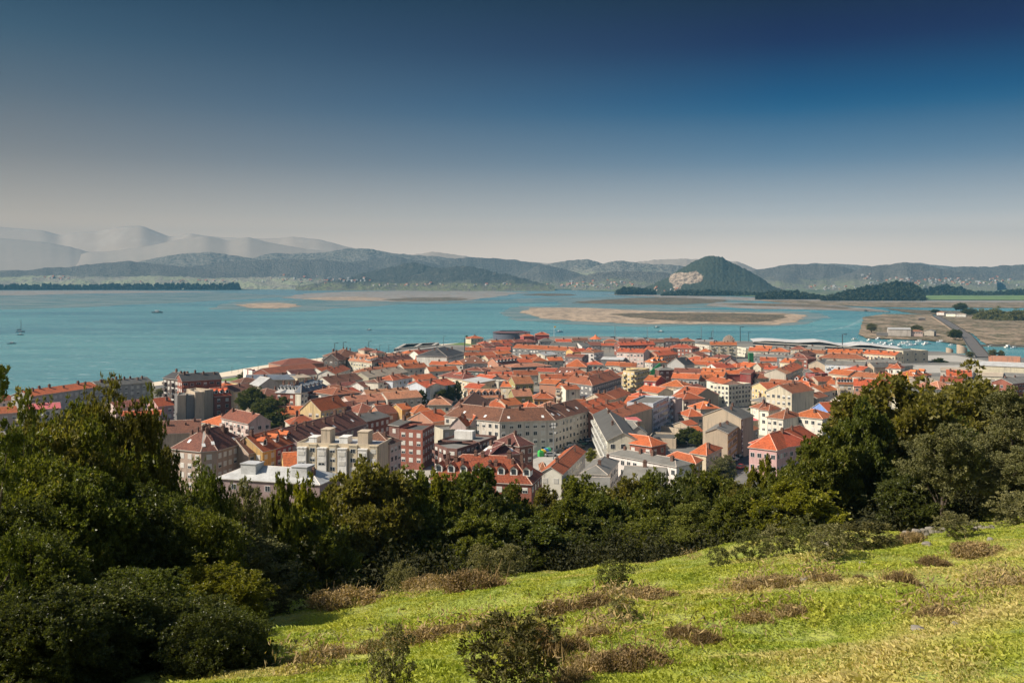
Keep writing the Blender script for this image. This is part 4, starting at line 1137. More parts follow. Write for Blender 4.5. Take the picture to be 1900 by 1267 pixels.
R('reddish roofed house with white walls in front of the salmon roof', [(666, 766), (704, 762.5)], 8, 13, 'h', 3.4, 'white', 'rb')
R('white box house with little orange top roof', [(703, 758), (722, 756)], 9.5, 8, 'g', 1.6, 'white', 'o', win=0)
R('reddish roofed ochre house above the brick block', [(706, 768), (746, 764)], 8.5, 10, 'g', 3, 'terra', 'rb')
R('olive ochre house with orange roof edge by the brick block', [(746, 760), (764, 758)], 10, 9, 'g', 2, 'ochre', 'o')
R('pale orange hipped villa in the tree gap', [(794, 751), (836, 751)], 8, 14, 'h', 3.2, 'lgrey', 'po')
R('red brown metal roofed white workshop by the beige box house', [(545, 697.5), (588, 694)], 7, 14, 'g', 3, 'white', 'wine', win=2, ch=0)
R('cream box house with flat roof in front of the white workshop', [(552, 701.5), (577, 699.5)], 8.5, 18, 'g', 1, 'cream', 'tan', win=2, sp=5)
R('white gabled house with brown and black roof halves', [(613, 712), (673, 703.5)], 8.5, 13, 'g', 3.4, 'white', 'b', win=0)
R('small orange brown house below the brown and black roof', [(610, 727), (652, 722)], 8, 12, 'h', 2.4, 'lgrey', 'ob')
R('low white roofed house under the brown and black roof', [(624, 719), (668, 712)], 7, 9, 'g', 1.5, 'white', 'rb', win=0)
r = R('long red brick beach hall with weathered orange roof and white end', [(500, 694), (590, 683)], 9, 14, 'g', 3, 'brick', 'ob', 'hall', 'hall', win=0, ch=0)
R('', [(468, 687.5), (484, 686.5)], 9, 14, 'f', 0, 'white', 'ob', parent=r, win=0)
R('', [(484.5, 688), (499, 686.5)], 9, 13, 'f', 0, 'red', 'ob', parent=r, win=0)
R('reddish hipped hall roof behind the long brick beach hall', [(522, 678), (602, 673.5)], 8, 22, 'h', 3.4, 'terra', 'rb', 'hall', 'hall', win=0, ch=0)
R('dark grey roofed house row between the brick hall and the white dormers', [(455, 705), (545, 704)], 7.5, 12, 'g', 2.4, 'tan', 'sl', ch=2, win=0)

# centre
R('cream pavilion house with orange hipped roof alone beside a palm on the beach', [(874, 628), (897, 627.2)], 5.8, 12, 'h', 2.2, 'cream', 'o', group=None)
R('long dark fronted block with bright orange roof near the bullring', [(951, 645.5), (1062, 652)], 9.5, 12, 'g', 2.8, 'dgrey', 'o', ch=6)
R('grey roofed cream long house with white gable near the bandstand', [(1019, 641.5), (1066, 643)], 8, 13, 'g', 3, 'cream', 'dg', ch=2)
R('white gabled house right of the grey roofed long house', [(1064, 642), (1080, 643)], 8, 12, 's', 3, 'white', 'g')
R('brick house with ochre front and orange roof right of the dark long block', [(1064, 653), (1090, 652)], 10.5, 12, 'g', 2, 'ochre', 'r')
R('brick tower house with white balconies next to the ochre front', [(1090, 649), (1101, 649)], 11, 10, 'h', 1.6, 'brick', 'r', bal=1)
R('white balcony house left of the pink brick complex', [(1102, 654.5), (1120, 651.5)], 10.5, 11, 'h', 1.6, 'white', 'ob', bal=1)
R('white blank gable warehouse among the orange roofs', [(1011, 660), (1034, 657.5)], 7, 12, 'g', 2, 'white', 'w', win=0)
R('brown brick low house right of the white blank warehouse', [(1048, 662), (1080, 663.5)], 8, 11, 'g', 2, 'mauve', 'rb')
R('wide dark brown hipped roof left of centre', [(858, 674.5), (906, 674)], 7.5, 26, 'h', 4.6, 'lgrey', 'b', sky=3)
R('dark red roof with row of dormers in the centre', [(925, 676), (963, 673)], 7.5, 14, 'g', 4, 'terra', 'rb', dorm=6)
R('salmon roofed low house left of the dark flat terraces', [(906, 690), (948, 686.5)], 7, 13, 'g', 2.2, 'lgrey', 'po')
R('dark balcony block under a flat salmon roof', [(949, 682), (1023, 679)], 8, 16, 'h', 1.6, 'dgrey', 'po', bal=2, ch=2)
R('dark green grey house with small red roof', [(856, 687.5), (897, 689)], 9, 12, 'h', 1.8, 'green', 'rb')
R('bright orange pyramid roof with pale eaves', [(1048, 680.5), (1088, 681)], 6, 22, 'h', 4.6, 'lgrey', 'o', ch=0, win=0)
R('dark brown gable roof with skylights left of the pyramid roof', [(1029, 692.5), (1062, 695)], 7, 14, 'g', 3.6, 'mauve', 'b', sky=3)
R('low red roofed house left of the dark brown skylight roof', [(992, 689), (1029, 690.5)], 7, 11, 'g', 2, 'lgrey', 'r')
R('orange roofed house in front of the pyramid roof', [(1055, 698), (1103, 697)], 7.5, 13, 'h', 2.8, 'lgrey', 'o')
R('cream arcade house with wine red roof left of centre', [(814, 697.5), (858, 703.5)], 9.5, 13, 'h', 2.8, 'cream', 'rb', sp=2.4)
R('orange tower house at the end of the cream arcade house', [(843, 694), (856, 695)], 11.5, 9, 'h', 1.6, 'cream', 'r')
R('cream white terraced house stepping down with tree at its foot', [(858, 705), (888, 711)], 10, 11, 'shed', 1.2, 'cream', 'w', win=1)
R('orange roofed white row right of the cream terraced house', [(876, 702.5), (906, 706.5)], 8.5, 12, 'g', 2.4, 'white', 'r')
R('orange and brown roofed row above the olive house', [(905, 703.5), (957, 707)], 8, 12, 'g', 2.4, 'terra', 'ob', ch=4)
R('white block with grey windows below the orange row', [(890, 706.5), (925, 708)], 10.5, 11, 'f', 0, 'white', 'g')
R('cream house with small orange roof left of the olive house', [(929, 717.5), (957, 718.5)], 9, 11, 'g', 2.4, 'cream', 'o')
R('olive yellow gable house with balconies', [(956, 712.5), (990, 711.5)], 11.5, 15, 'g', 3.2, 'olive', 'ob', bal=1)
R('terracotta blank wall house right of the olive house', [(1001, 711.5), (1031, 713.5)], 9.5, 12, 'g', 2, 'terra', 'o', win=0)
R('beige apartment house with orange roof and small balconies', [(1031, 720), (1050, 721)], 11.5, 11, 'g', 2, 'tan', 'o', bal=1, sp=2.6)
R('white blank tower house with two small windows', [(1050, 723), (1076, 722)], 11.5, 11, 'g', 1.6, 'white', 'o', sp=6, blind=0)
R('low white house with grey windows right of the white tower house', [(1073, 734), (1101, 737)], 7.5, 10, 'f', 0, 'white', 'w', sp=3)
R('white house with tiny pink tower roof in the centre right', [(1103, 738), (1123, 740)], 7.5, 9, 'h', 1.4, 'white', 'pk')
R('long dark grey block with brown roof bent at the corner', [(1048, 708.5), (1099, 715.5), (1153, 699.5)], 11, 13, 'g', 3.6, 'dgrey', 'ob', ch=8, blind=1.0)
R('salmon roof with arched dormers above the long bent block', [(870, 738.5), (930, 737.5)], 7.5, 14, 'g', 3.6, 'lgrey', 'po', dorm=5, ch=2)
R('olive walled house with pale orange roof and two chimneys', [(954, 735.5), (988, 734.5)], 8, 12, 'g', 3, 'olive', 'po', ch=2)
R('ochre house with white window bays and wavy orange roof', [(990, 739.5), (1029, 739.5)], 10, 12, 'h', 2.8, 'ochre', 'o', sp=2.4, blind=0)
R('wide orange roof in the courtyard behind the long bent white block', [(898, 757), (938, 757.5)], 7, 16, 'h', 3.4, 'lgrey', 'o', ch=2)
R('smaller orange roof right of the wide courtyard roof', [(940, 753), (968, 749.5)], 8, 10, 'g', 2.6, 'tan', 'o')
R('small orange house under the ochre window bay house', [(976, 758), (1002, 757)], 6.5, 12, 'h', 2.6, 'lpink', 'o')
R('pale orange gable roof by the courtyard edge', [(1020, 757), (1046, 754)], 7, 9, 'h', 2.4, 'lgrey', 'po')
R('small white house with orange roof behind the bent block end', [(1069, 751), (1096, 750)], 6.5, 9, 'g', 2, 'white', 'o')
R('beige block continuing from the right end of the bent white block', [(1096, 760), (1134, 749.5)], 12, 12, 'g', 2.4, 'tan', 'o', sp=2.6, bal=0)
R('beige orange roofed house with green awning', [(1118, 743), (1142, 740.5), (1170, 729.5)], 9.5, 12, 'g', 2.6, 'tan', 'o', sp=2.6)

# right centre
R('pink brick apartment complex front with red orange roof', [(1144, 653), (1194, 655)], 11, 13, 'g', 2.6, 'lpink', 'r', ch=6, sp=2.6)
R('dark windowed courtyard wing of the brick complex under red orange roof', [(1195, 648.5), (1242, 651.5)], 9.5, 11, 'g', 2.4, 'tan', 'r', ch=5, sp=2.4, blind=0)
R('rear brick wing with long red orange roof near the harbour', [(1150, 641), (1216, 639.5)], 9, 12, 'g', 2.6, 'brick', 'r', ch=7)
R('red brown brick block right of the brick complex', [(1236, 645), (1284, 647)], 9.5, 16, 'h', 2.8, 'brick', 'r', ch=5)
R('pale green flat roofed market hall', [(1115, 667), (1156, 668)], 6, 16, 'g', 1.2, 'dgrey', 'w', 'hall', 'hall', ch=0, win=0)
R('low white house with orange roof in front of the market hall', [(1123, 678), (1157, 679)], 6, 12, 'g', 2.2, 'white', 'o')
R('orange roofed white house behind the yellow corner block', [(1150, 680.5), (1180, 681)], 7, 11, 'g', 2.4, 'white', 'o')
R('grey fronted house with orange mansard and dormers', [(1211, 673), (1237, 672)], 9.5, 11, 'h', 3.6, 'lgrey', 'o', dorm=3, sp=2.4)
R('large black roofed gable house with timber stripes', [(1238, 676), (1270, 678)], 9, 14, 's', 4.6, 'grey', 'dk', win=0)
R('wide tan grey gable hall in the right centre', [(1262, 662), (1304, 663.5)], 7.5, 22, 's', 3.4, 'tan', 'ob', 'hall', 'hall', win=0, ch=0)
R('white tower house with orange hipped top', [(1297, 652.5), (1317, 653)], 10.5, 11, 'h', 2.2, 'white', 'o')
R('brick red roofed house in front of the wide tan hall', [(1222, 660), (1258, 656.5)], 8.5, 12, 'g', 2.8, 'terra', 'r')
R('white harbour block with flat orange roof line', [(1318, 640), (1367, 640.5)], 11.5, 12, 'g', 2.2, 'lgrey', 'o', ch=5, bal=1, sp=3.2)
R('grey low block left of the white harbour block', [(1290, 637), (1316, 640)], 8, 12, 'g', 2, 'lgrey', 'dg')
R('white harbour side house right of the orange roof line', [(1368, 643), (1384, 646)], 8, 12, 'f', 0, 'white', 'w')
R('yellow corner tower with balconies and roof terrace', [(1156, 687), (1177, 689), (1205, 683)], 14, 13, 'f', 0, 'yellow', 'lg' if False else 'g', bal=1, sp=2.6)
R('red brick corner house with white window frames', [(1195, 706), (1217, 707.5)], 11, 12, 'g', 2.4, 'red', 'o', sp=2.4, blind=.9)
R('house with green and yellow front panels under an orange roof', [(1224, 716), (1270, 718.5)], 9, 14, 'h', 3, 'cream', 'o', sp=2.6)
R('long orange roof with white front in the right centre', [(1246, 701.5), (1296, 703.5)], 8, 10, 'g', 2.6, 'grey', 'o', ch=2)
R('orange roof running on from the long orange roof', [(1298, 697), (1342, 699)], 8, 11, 'g', 2.6, 'lgrey', 'o', ch=3)
R('brown roofed row behind the long orange roof', [(1250, 691), (1300, 692.5)], 8, 10, 'g', 2.4, 'brick', 'rb')
R('dark brick house with grey roof above the red corner house', [(1223, 686.5), (1254, 686)], 9, 11, 'h', 1.8, 'dbrick', 'g')
R('white wide house with orange roof behind the brown row', [(1274, 676), (1310, 677)], 8, 11, 'g', 2.2, 'white', 'o')
R('bright orange roofed house with tiny gables near the tan hall', [(1312, 680), (1340, 680.5)], 7.5, 11, 'g', 2.6, 'tan', 'r', ch=3)
R('orange roofed white house below the bright orange gables', [(1300, 689), (1342, 691)], 7.5, 9, 'g', 2, 'white', 'o')
R('grey gable house with dark roof near the green scaffold', [(1343, 674), (1367, 674.5)], 9, 14, 's', 3, 'lgrey', 'b')
R('low grey house left of the dark gable house', [(1320, 663), (1345, 665)], 7, 14, 'g', 2, 'grey', 'rb')
R('orange roofed house right of the dark gable house', [(1367, 679), (1391, 682)], 7.5, 12, 'g', 2.6, 'cream', 'o')
R('second orange roofed house below the dark gable house', [(1362, 689), (1392, 690)], 6.5, 11, 'h', 2.4, 'tan', 'o')
R('orange roof in front of the white tower block', [(1300, 708), (1344, 702)], 6.5, 12, 'g', 2.4, 'white', 'o')
R('large sloping orange roof left of the white balcony house', [(1250, 733), (1288, 738)], 8.5, 18, 'g', 4, 'tan', 'o', win=0)
R('white balcony house with brown gable roof beside the sloping orange roof', [(1297, 727), (1317, 723)], 9.5, 15, 'g', 2.6, 'white', 'rb', bal=2)
R('grey balcony house with orange hipped roof near the white six storey block', [(1268, 741), (1306, 739)], 9.5, 12, 'h', 2.8, 'lgrey', 'o', bal=2)
R('small orange roof with one dark dormer right of the grey balcony house', [(1300, 759), (1335, 757)], 6.5, 11, 'h', 2.8, 'tan', 'o', dorm=1)
R('small orange hipped house behind the garden wall', [(1278, 773), (1307, 772)], 6.5, 12, 'h', 2.8, 'tan', 'o')
R('tiny orange roofed garden house upper one', [(1275, 790), (1294, 786)], 4.5, 7, 'g', 1.4, 'tan', 'o', win=0, ch=0)
R('tiny orange roofed garden house beside the huge tan gable', [(1290, 801), (1304, 800)], 4.5, 8, 'g', 1.6, 'tan', 'o', win=0, ch=0)
R('orange roofed white house below the red corner house', [(1193, 738), (1215, 736)], 8.5, 12, 'h', 2, 'cream', 'r')
R('white narrow house right of the sloping orange roof', [(1310, 736), (1334, 732)], 7, 9, 'g', 1.6, 'white', 'rb')

OLD = 'small houses of the packed old rows'
fill('small orange roofed house in the packed rows before the bullring', OLD + ' before the bullring', [(893, 638, 995, 634.5), (880, 645, 952, 640), (862, 651, 948, 651)], 6.5, 11, 11, [('cream', 'o'), ('lgrey', 'r'), ('white', 'o'), ('terra', 'rb')], 3)
fill('small tiled house in the packed rows right of the big black roof', OLD + ' left of centre', [(862, 660, 950, 655), (905, 666, 1000, 662), (960, 672, 1046, 670)], 7, 12, 11, [('cream', 'o'), ('lgrey', 'r'), ('white', 'ob'), ('terra', 'rb'), ('lgrey', 'o')], 4)
fill('small house by the harbour basin with brown or orange roof', OLD + ' by the harbour', [(1000, 633.5, 1092, 633), (1120, 634, 1290, 634), (1082, 640, 1148, 640)], 7, 13, 11, [('lgrey', 'b'), ('mauve', 'b'), ('grey', 'dg'), ('lgrey', 'r'), ('cream', 'ob')], 5)
fill('low roof of the rows filling the middle of town under the sea pool', OLD + ' under the sea pool', [(770, 668, 830, 668), (795, 676, 860, 678), (795, 690, 852, 688), (640, 703, 700, 700)], 6.5, 12, 11, [('lgrey', 'o'), ('white', 'rb'), ('cream', 'ob'), ('grey', 'b')], 6)
fill('low roof of the packed centre rows around the flat salmon roof', OLD + ' of the centre', [(905, 698, 1000, 697), (1002, 702, 1060, 702), (1088, 690, 1150, 692), (1095, 704, 1150, 690), (1090, 677, 1120, 677)], 6.5, 13, 12, [('lgrey', 'o'), ('white', 'r'), ('cream', 'ob'), ('lgrey', 'g')], 7)
fill('low roof of the packed rows left of the white tower block', OLD + ' right of centre', [(1160, 695, 1195, 692), (1270, 665, 1330, 672), (1330, 684, 1400, 680), (1400, 702, 1470, 700), (1545, 684, 1600, 690)], 7, 13, 11, [('lgrey', 'o'), ('white', 'r'), ('cream', 'o'), ('tan', 'ob')], 8)
fill('low roof of the rows along the lower streets left of the bent block', OLD + ' of the lower streets', [(628, 736, 672, 727), (770, 706, 812, 702), (860, 721, 890, 724), (1180, 722, 1222, 728), (1392, 757, 1408, 760), (1440, 740, 1510, 742)], 7, 12, 11, [('lgrey', 'o'), ('white', 'ob'), ('lpink', 'o'), ('cream', 'r')], 9)

fill('low harbour side house in front of the wavy roofed hall', OLD + ' at the harbour hall', [(1388, 651, 1465, 653), (1400, 645.5, 1530, 649), (1486, 655, 1530, 657)], 6.5, 15, 12, [('lgrey', 'ob'), ('grey', 'g'), ('cream', 'rb'), ('lgrey', 'o'), ('tan', 'dg')], 10)
# ------------------------------------------------------------------ bullring, bandstand, harbour works
def ring(name, label, cat, px, py, rad, h, wcol, rcol, n=40):
    c = W(px, py)
    root = thing(name, label, cat, c)
    a, b, s = MB(), MB(), MB()
    for i in range(n):
        t0, t1 = 2 * math.pi * i / n, 2 * math.pi * (i + 1) / n
        p = lambda r, t, z: (r * math.cos(t), r * math.sin(t), z)
        a.add([p(rad, t0, 0), p(rad, t1, 0), p(rad, t1, h), p(rad, t0, h), p(rad - .5, t0, h), p(rad - .5, t1, h)], [[0, 1, 2, 3], [3, 2, 5, 4]])
        b.add([p(rad + .6, t0, h + 1.7), p(rad + .6, t1, h + 1.7), p(rad - 7, t1, h + 3), p(rad - 7, t0, h + 3), p(rad + .6, t0, h + 1.5), p(rad + .6, t1, h + 1.5)], [[0, 1, 2, 3], [4, 5, 1, 0]])
        s.add([p(rad - 1, t0, h - .3), p(rad - 1, t1, h - .3), p(rad - 11, t1, .6), p(rad - 11, t0, .6)], [[0, 1, 2, 3]])
        if i % 2 == 0:
            t = (t0 + t1) / 2
            a.tube([p(rad - .25, t, h), p(rad - .25, t, h + 1.8)], [.2, .2], 5)
    obj('wall', a.mesh('wall', [M['paint']]), root, wcol)
    obj('roof', b.mesh('roof', [M['paint']]), root, rcol)
    obj('seating', s.mesh('seating', [M['concrete']]), root)
ring('bullring', 'round dark bullring with open stands at the water front', 'bullring', 949, 629, 21, 6.2, (.10, .11, .14), (.15, .07, .06))
R('red walled house cluster with white gables beside the bullring', [(972, 624, ), (992, 623.5)], 7.5, 10, 'h', 2, 'red', 'r', group=None, win=0)
R('red roofed hall with white gable right of the bullring', [(993, 621.5), (1019, 621.5)], 8.5, 12, 'h', 2.6, 'red', 'r', group=None, win=0)
c = W(1105, 635)
k = thing('bandstand', 'octagonal bandstand with pointed orange roof near the harbour', 'bandstand', c)
m = MB()
for i in range(8):
    t = 2 * math.pi * i / 8
    m.tube([(5 * math.cos(t), 5 * math.sin(t), 0), (5 * math.cos(t), 5 * math.sin(t), 3.4)], [.2, .2], 6)
m.prism([(5.4 * math.cos(2 * math.pi * i / 8), 5.4 * math.sin(2 * math.pi * i / 8)) for i in range(8)], 0, .6)
obj('column_ring', m.mesh('column_ring', [M['dark']]), k)
m = MB()
o8 = [(7.4 * math.cos(2 * math.pi * i / 8), 7.4 * math.sin(2 * math.pi * i / 8), 3.4) for i in range(8)]
i8 = [(2.0 * math.cos(2 * math.pi * i / 8), 2.0 * math.sin(2 * math.pi * i / 8), 6.2) for i in range(8)]
m.add(o8 + i8 + [(0, 0, 8.6)], [[i, (i + 1) % 8, 8 + (i + 1) % 8, 8 + i] for i in range(8)] + [[8 + i, 8 + (i + 1) % 8, 16] for i in range(8)])
obj('roof', m.mesh('roof', [M['paint']]), k, (.58, .16, .05))

def quay(label, pts, wd, z1, col, name='pier', cat='pier'):
    w = [W(px, py, z1) for px, py in pts]
    m = MB()
    for i in range(len(w) - 1):
        a, b = w[i], w[i + 1]
        d = (b - a).normalized(); nn = Vector((-d.y, d.x, 0)) * wd
        m.add([(p.x, p.y, z) for z in (-.5, z1) for p in (a, b, b + nn, a + nn)], [[4, 5, 6, 7], [0, 1, 5, 4], [1, 2, 6, 5], [2, 3, 7, 6], [3, 0, 4, 7]])
    o = obj(name, m.mesh(name, [M['paint']]), None, col)
    return tag(o, label, cat)
# sea pool: ring of walls standing in the water
root = thing('sea_pool', 'rectangular sea pool with pale walkways and dark walls at the beach', 'sea pool', W(770, 643, 2))
pz = 3.2
pc = [(734, 647, 0), (803, 640.5, 0), (812, 635.5, 0), (752, 638, 0)]
wp = [W(x, y, pz) for x, y, _ in pc]
m1, m2 = MB(), MB()
def wallseg(mb1, mb2, a, b, w):
    d = (b - a).normalized(); nn = Vector((-d.y, d.x, 0)) * w
    P4 = [a - nn, b - nn, b + nn, a + nn]
    mb2.add([tuple(p - root.location - Vector((0, 0, k))) for k in (pz + .4, .25) for p in P4], [[0, 1, 5, 4], [1, 2, 6, 5], [2, 3, 7, 6], [3, 0, 4, 7]])
    mb1.add([tuple(p - root.location - Vector((0, 0, k))) for k in (.2, 0) for p in P4], [[4, 5, 6, 7], [0, 1, 5, 4], [1, 2, 6, 5], [2, 3, 7, 6], [3, 0, 4, 7]])
for i in range(4): wallseg(m1, m2, wp[i], wp[(i + 1) % 4], 1.6)
wallseg(m1, m2, wp[0].lerp(wp[1], .5), wp[3].lerp(wp[2], .5), 1.4)
obj('walkway', m1.mesh('walkway', [M['paving']]), root)
obj('wall', m2.mesh('wall', [M['dark']]), root)
quay('long pale sea wall running from the pool along the beach', [(735, 652.5), (800, 645.5), (812, 643)], 3, 4.2, (.55, .5, .43), 'sea_wall', 'wall')
quay('straight harbour breakwater with dark side left of the harbour mouth', [(1108, 627), (1196, 628.3)], 12, 4, (.30, .27, .25))
quay('harbour breakwater with pale top right of the harbour mouth', [(1250, 630.5), (1324, 632)], 14, 4.5, (.34, .31, .29))
tag(obj('harbour_basin_water', mesh('harbour_basin_water', [tuple(W(x, y, ZG + .01)) for x, y in ((1092, 631), (1196, 631.5), (1240, 634.5), (1330, 636), (1330, 632), (1100, 628))], [[0, 1, 2, 3, 4, 5]], M['water'])), kind='structure')
# fan shaped white shell on the front
root = thing('shell_monument', 'pale fan shaped shell monument behind the white harbour block', 'monument', W(1353, 637))
m = MB()
for i in range(7):
    t0, t1 = math.radians(20 + i * 20), math.radians(40 + i * 20)
    r1 = 8.5 - abs(i - 3) * .5
    P3 = [(0, 0, 0), (r1 * math.cos(t0), 1.0, r1 * math.sin(t0)), (r1 * 1.04 * math.cos((t0 + t1) / 2), 1.3, r1 * 1.04 * math.sin((t0 + t1) / 2)), (r1 * math.cos(t1), 1.0, r1 * math.sin(t1))]
    m.add(P3 + [(x, y + 1.2, z) for x, y, z in P3], [[0, 1, 2], [0, 2, 3], [6, 5, 4], [7, 6, 4], [1, 5, 6, 2], [2, 6, 7, 3]])
obj('shell', m.mesh('shell', [M['paint']]), root, (.50, .38, .29))
# fish market with the wavy white roof
root = thing('fish_market', 'long harbour hall under a wavy white roof', 'market hall', W(1560, 655))
prof = [(1398, 633), (1420, 631.5), (1440, 632.2), (1460, 633.8), (1480, 634.8), (1500, 634), (1520, 633.2), (1540, 636), (1560, 640.5), (1575, 641.5), (1595, 639), (1615, 639.5), (1640, 643), (1660, 645.5), (1676, 647)]
m, g, fl2 = MB(), MB(), MB()
A = W(1398, 646); Bq = W(1676, 663)
for i in range(len(prof) - 1):
    pts = []
    for px, py in (prof[i], prof[i + 1]):
        t = (px - 1398) / 278
        D = A.y + (Bq.y - A.y) * t
        D = 1 / ((1 - t) / A.y + t / Bq.y)
        p = AT(px, D, ZAT(py, D)) - root.location
        pts.append(p)
    a, b = pts
    back = Vector((3, 26, .8))
    m.add([tuple(a), tuple(b), tuple(b + back), tuple(a + back)] + [tuple(q - Vector((0, 0, .5))) for q in (a, b, b + back, a + back)], [[0, 1, 2, 3], [7, 6, 5, 4], [4, 5, 1, 0], [6, 7, 3, 2], [5, 6, 2, 1], [7, 4, 0, 3]])
    s = Vector((.3, 3.0, 0))
    g.add([(q + s).to_tuple() for q in (a - Vector((0, 0, .5)), b - Vector((0, 0, .5)))] + [(b.x + .3, b.y + 3, 0), (a.x + .3, a.y + 3, 0)], [[3, 2, 1, 0]])
    for zz in (2.9, 5.6):
        if zz < min(a.z, b.z) - 1.2:
            fl2.add([(a.x, a.y + 1, zz), (b.x, b.y + 1, zz), (b.x, b.y + 3.2, zz), (a.x, a.y + 3.2, zz), (a.x, a.y + 1, zz + .7), (b.x, b.y + 1, zz + .7), (b.x, b.y + 3.2, zz + .7), (a.x, a.y + 3.2, zz + .7)], [[4, 5, 6, 7], [0, 1, 5, 4], [3, 2, 1, 0]])
obj('wavy_roof', m.mesh('wavy_roof', [M['paint']], False), root, (.56, .55, .53))
obj('glass_front', g.mesh('glass_front', [M['glass']]), root)
obj('floor_band', fl2.mesh('floor_band', [M['concrete']]), root)
R('big plain grey concrete hall at the end of the wavy roof', [(1676, 651), (1722, 650)], 10, 22, 'f', 0, 'lgrey', 'g', 'hall', 'hall', group=None, win=1, sp=6, fh=4.5, blind=0)
R('dark glazed front between the wavy roof and the grey hall', [(1655, 653.5), (1676, 653)], 9, 14, 'f', 0, 'dgrey', 'g', 'hall', 'hall', group=None, win=1, sp=3, fh=3, blind=0)
# spiral concrete towers by the bridge
def spiral(label, px, py, rad, h):
    root = thing('curled_tower', label, 'tower', W(px, py))
    m = MB()
    n = 30
    for i in range(n):
        t0, t1 = math.pi * (.2 + 1.7 * i / n), math.pi * (.2 + 1.7 * (i + 1) / n)
        z0, z1 = h * (.45 + .55 * math.sin(math.pi * (i) / n)), h * (.45 + .55 * math.sin(math.pi * (i + 1) / n))
        p = lambda r, t, z: (r * math.cos(t), r * math.sin(t), z)
        m.add([p(rad, t0, 0), p(rad, t1, 0), p(rad, t1, z1), p(rad, t0, z0), p(rad - .5, t0, 0), p(rad - .5, t1, 0), p(rad - .5, t1, z1), p(rad - .5, t0, z0)], [[0, 1, 2, 3], [7, 6, 5, 4], [3, 2, 6, 7], [4, 0, 3, 7], [1, 5, 6, 2]])
    obj('shell', m.mesh('shell', [M['paint']]), root, (.45, .35, .26))
spiral('tall curled beige concrete tower beside the bridge road', 1785, 655.5, 4.6, 8.2)
spiral('small curled beige tower left of the tall one', 1762, 654, 3.2, 4.6)
# ------------------------------------------------------------------ bridge road, far sheds
def deck(name, label, cat, pts, hw, zs, th, col, parts=None):
    w = [W(px, py, zs[i]) for i, (px, py) in enumerate(pts)]
    root = thing(name, label, cat, w[len(w) // 2])
    m, rl, pr = MB(), MB(), MB()
    for i in range(len(w) - 1):
        a, b = w[i] - root.location, w[i + 1] - root.location
        d = (b - a).normalized(); nn = Vector((-d.y, d.x, 0)).normalized() * hw
        P4 = [a - nn, b - nn, b + nn, a + nn]
        m.add([tuple(p) for p in P4] + [tuple(p - Vector((0, 0, th))) for p in P4], [[0, 1, 2, 3], [7, 6, 5, 4], [4, 5, 1, 0], [6, 7, 3, 2]])
        for sgn in (-1, 1):
            o1 = nn * sgn
            rl.add([tuple(a + o1), tuple(b + o1), tuple(b + o1 + Vector((0, 0, 1.0))), tuple(a + o1 + Vector((0, 0, 1.0))), tuple(a + o1 * .94), tuple(b + o1 * .94), tuple(b + o1 * .94 + Vector((0, 0, 1.0))), tuple(a + o1 * .94 + Vector((0, 0, 1.0)))],
                   [[0, 1, 2, 3], [7, 6, 5, 4], [3, 2, 6, 7]])
        k = max(1, int((b - a).length / 14))
        for j in range(k):
            c = a.lerp(b, j / k)
            pr.box(c.x - hw * .8, c.x + hw * .8, c.y - .7, c.y + .7, -root.location.z - .5, c.z - th)
    obj('deck', m.mesh('deck', [M['paint']]), root, col)
    obj('parapet', rl.mesh('parapet', [M['paint']]), root, shade(col, .45))
    obj('pillars' if False else 'pier_row', pr.mesh('pier_row', [M['concrete']]), root)
    return root
deck('road_bridge', 'long causeway road bridge crossing the marsh to the far bank', 'bridge', [(1736, 586), (1755, 597), (1775, 610), (1793, 622), (1806, 640), (1824, 662)], 6.0, [2.6, 2.8, 3.0, 3.4, 4.2, 3.2], 1.8, (.15, .125, .10))
deck('footbridge', 'low jetty bridge with posts beyond the marsh island', 'bridge', [(1604, 575), (1622, 576.5), (1650, 578.5)], 2.0, [2.2, 2.2, 2.0], .8, (.25, .22, .2))
quay('dark causeway dike behind the big sandbank', [(1440, 567.5), (1500, 568.8), (1604, 575.5)], 6, 2.6, (.16, .13, .11), 'dike', 'dike')
quay('second dark dike running right from the road bridge', [(1810, 639.5), (1900, 641), (2000, 643)], 5, 1.8, (.14, .115, .09), 'dike', 'dike')
quay('tan path embankment beside the bridge road', [(1728, 587), (1750, 601), (1766, 612), (1772, 617)], 3, 1.5, (.52, .38, .27), 'embankment', 'embankment')
FH = 'sheds and houses on the marsh peninsula'
row('large pale green shed on the marsh peninsula', [(1648, 611), (1690, 611.6)], 8, 18, 'g', 1.6, 'lgrey', 'w', 'shed', 'shed', zg=1.2, win=0, ch=0, group=FH)
row('pink arcade house between the two pale sheds', [(1690, 614.5), (1712, 614.8)], 6, 10, 'h', 1.2, 'lpink', 'ob', zg=1.2, sp=2.6, group=FH)
row('small pale shed right of the pink arcade house', [(1715, 614.5), (1733, 615)], 5.5, 14, 's', 1.6, 'lgrey', 'g', 'shed', 'shed', zg=1.2, win=0, ch=0, group=FH)
row('low dark canopy left of the large pale green shed', [(1626, 618), (1648, 618.5)], 3, 12, 'g', .6, 'dgrey', 'dg', 'canopy', 'canopy', zg=1.2, win=0, ch=0, group=FH)
row('white house at the far end of the bridge road', [(1738, 579.5), (1752, 579.8)], 5, 12, 'h', 1.6, 'white', 'ob', zg=1.6, win=0, ch=0, group=FH)
row('white and blue long house beyond the bridge road', [(1755, 582), (1773, 582.6)], 5, 12, 'g', 1.4, 'white', 'sl', zg=1.6, win=0, ch=0, group=FH)
row('low white house right of the blue white one beyond the bridge', [(1774, 583), (1792, 583.3)], 4.6, 12, 'h', 1.4, 'white', 'tan', zg=1.6, win=0, ch=0, group=FH)
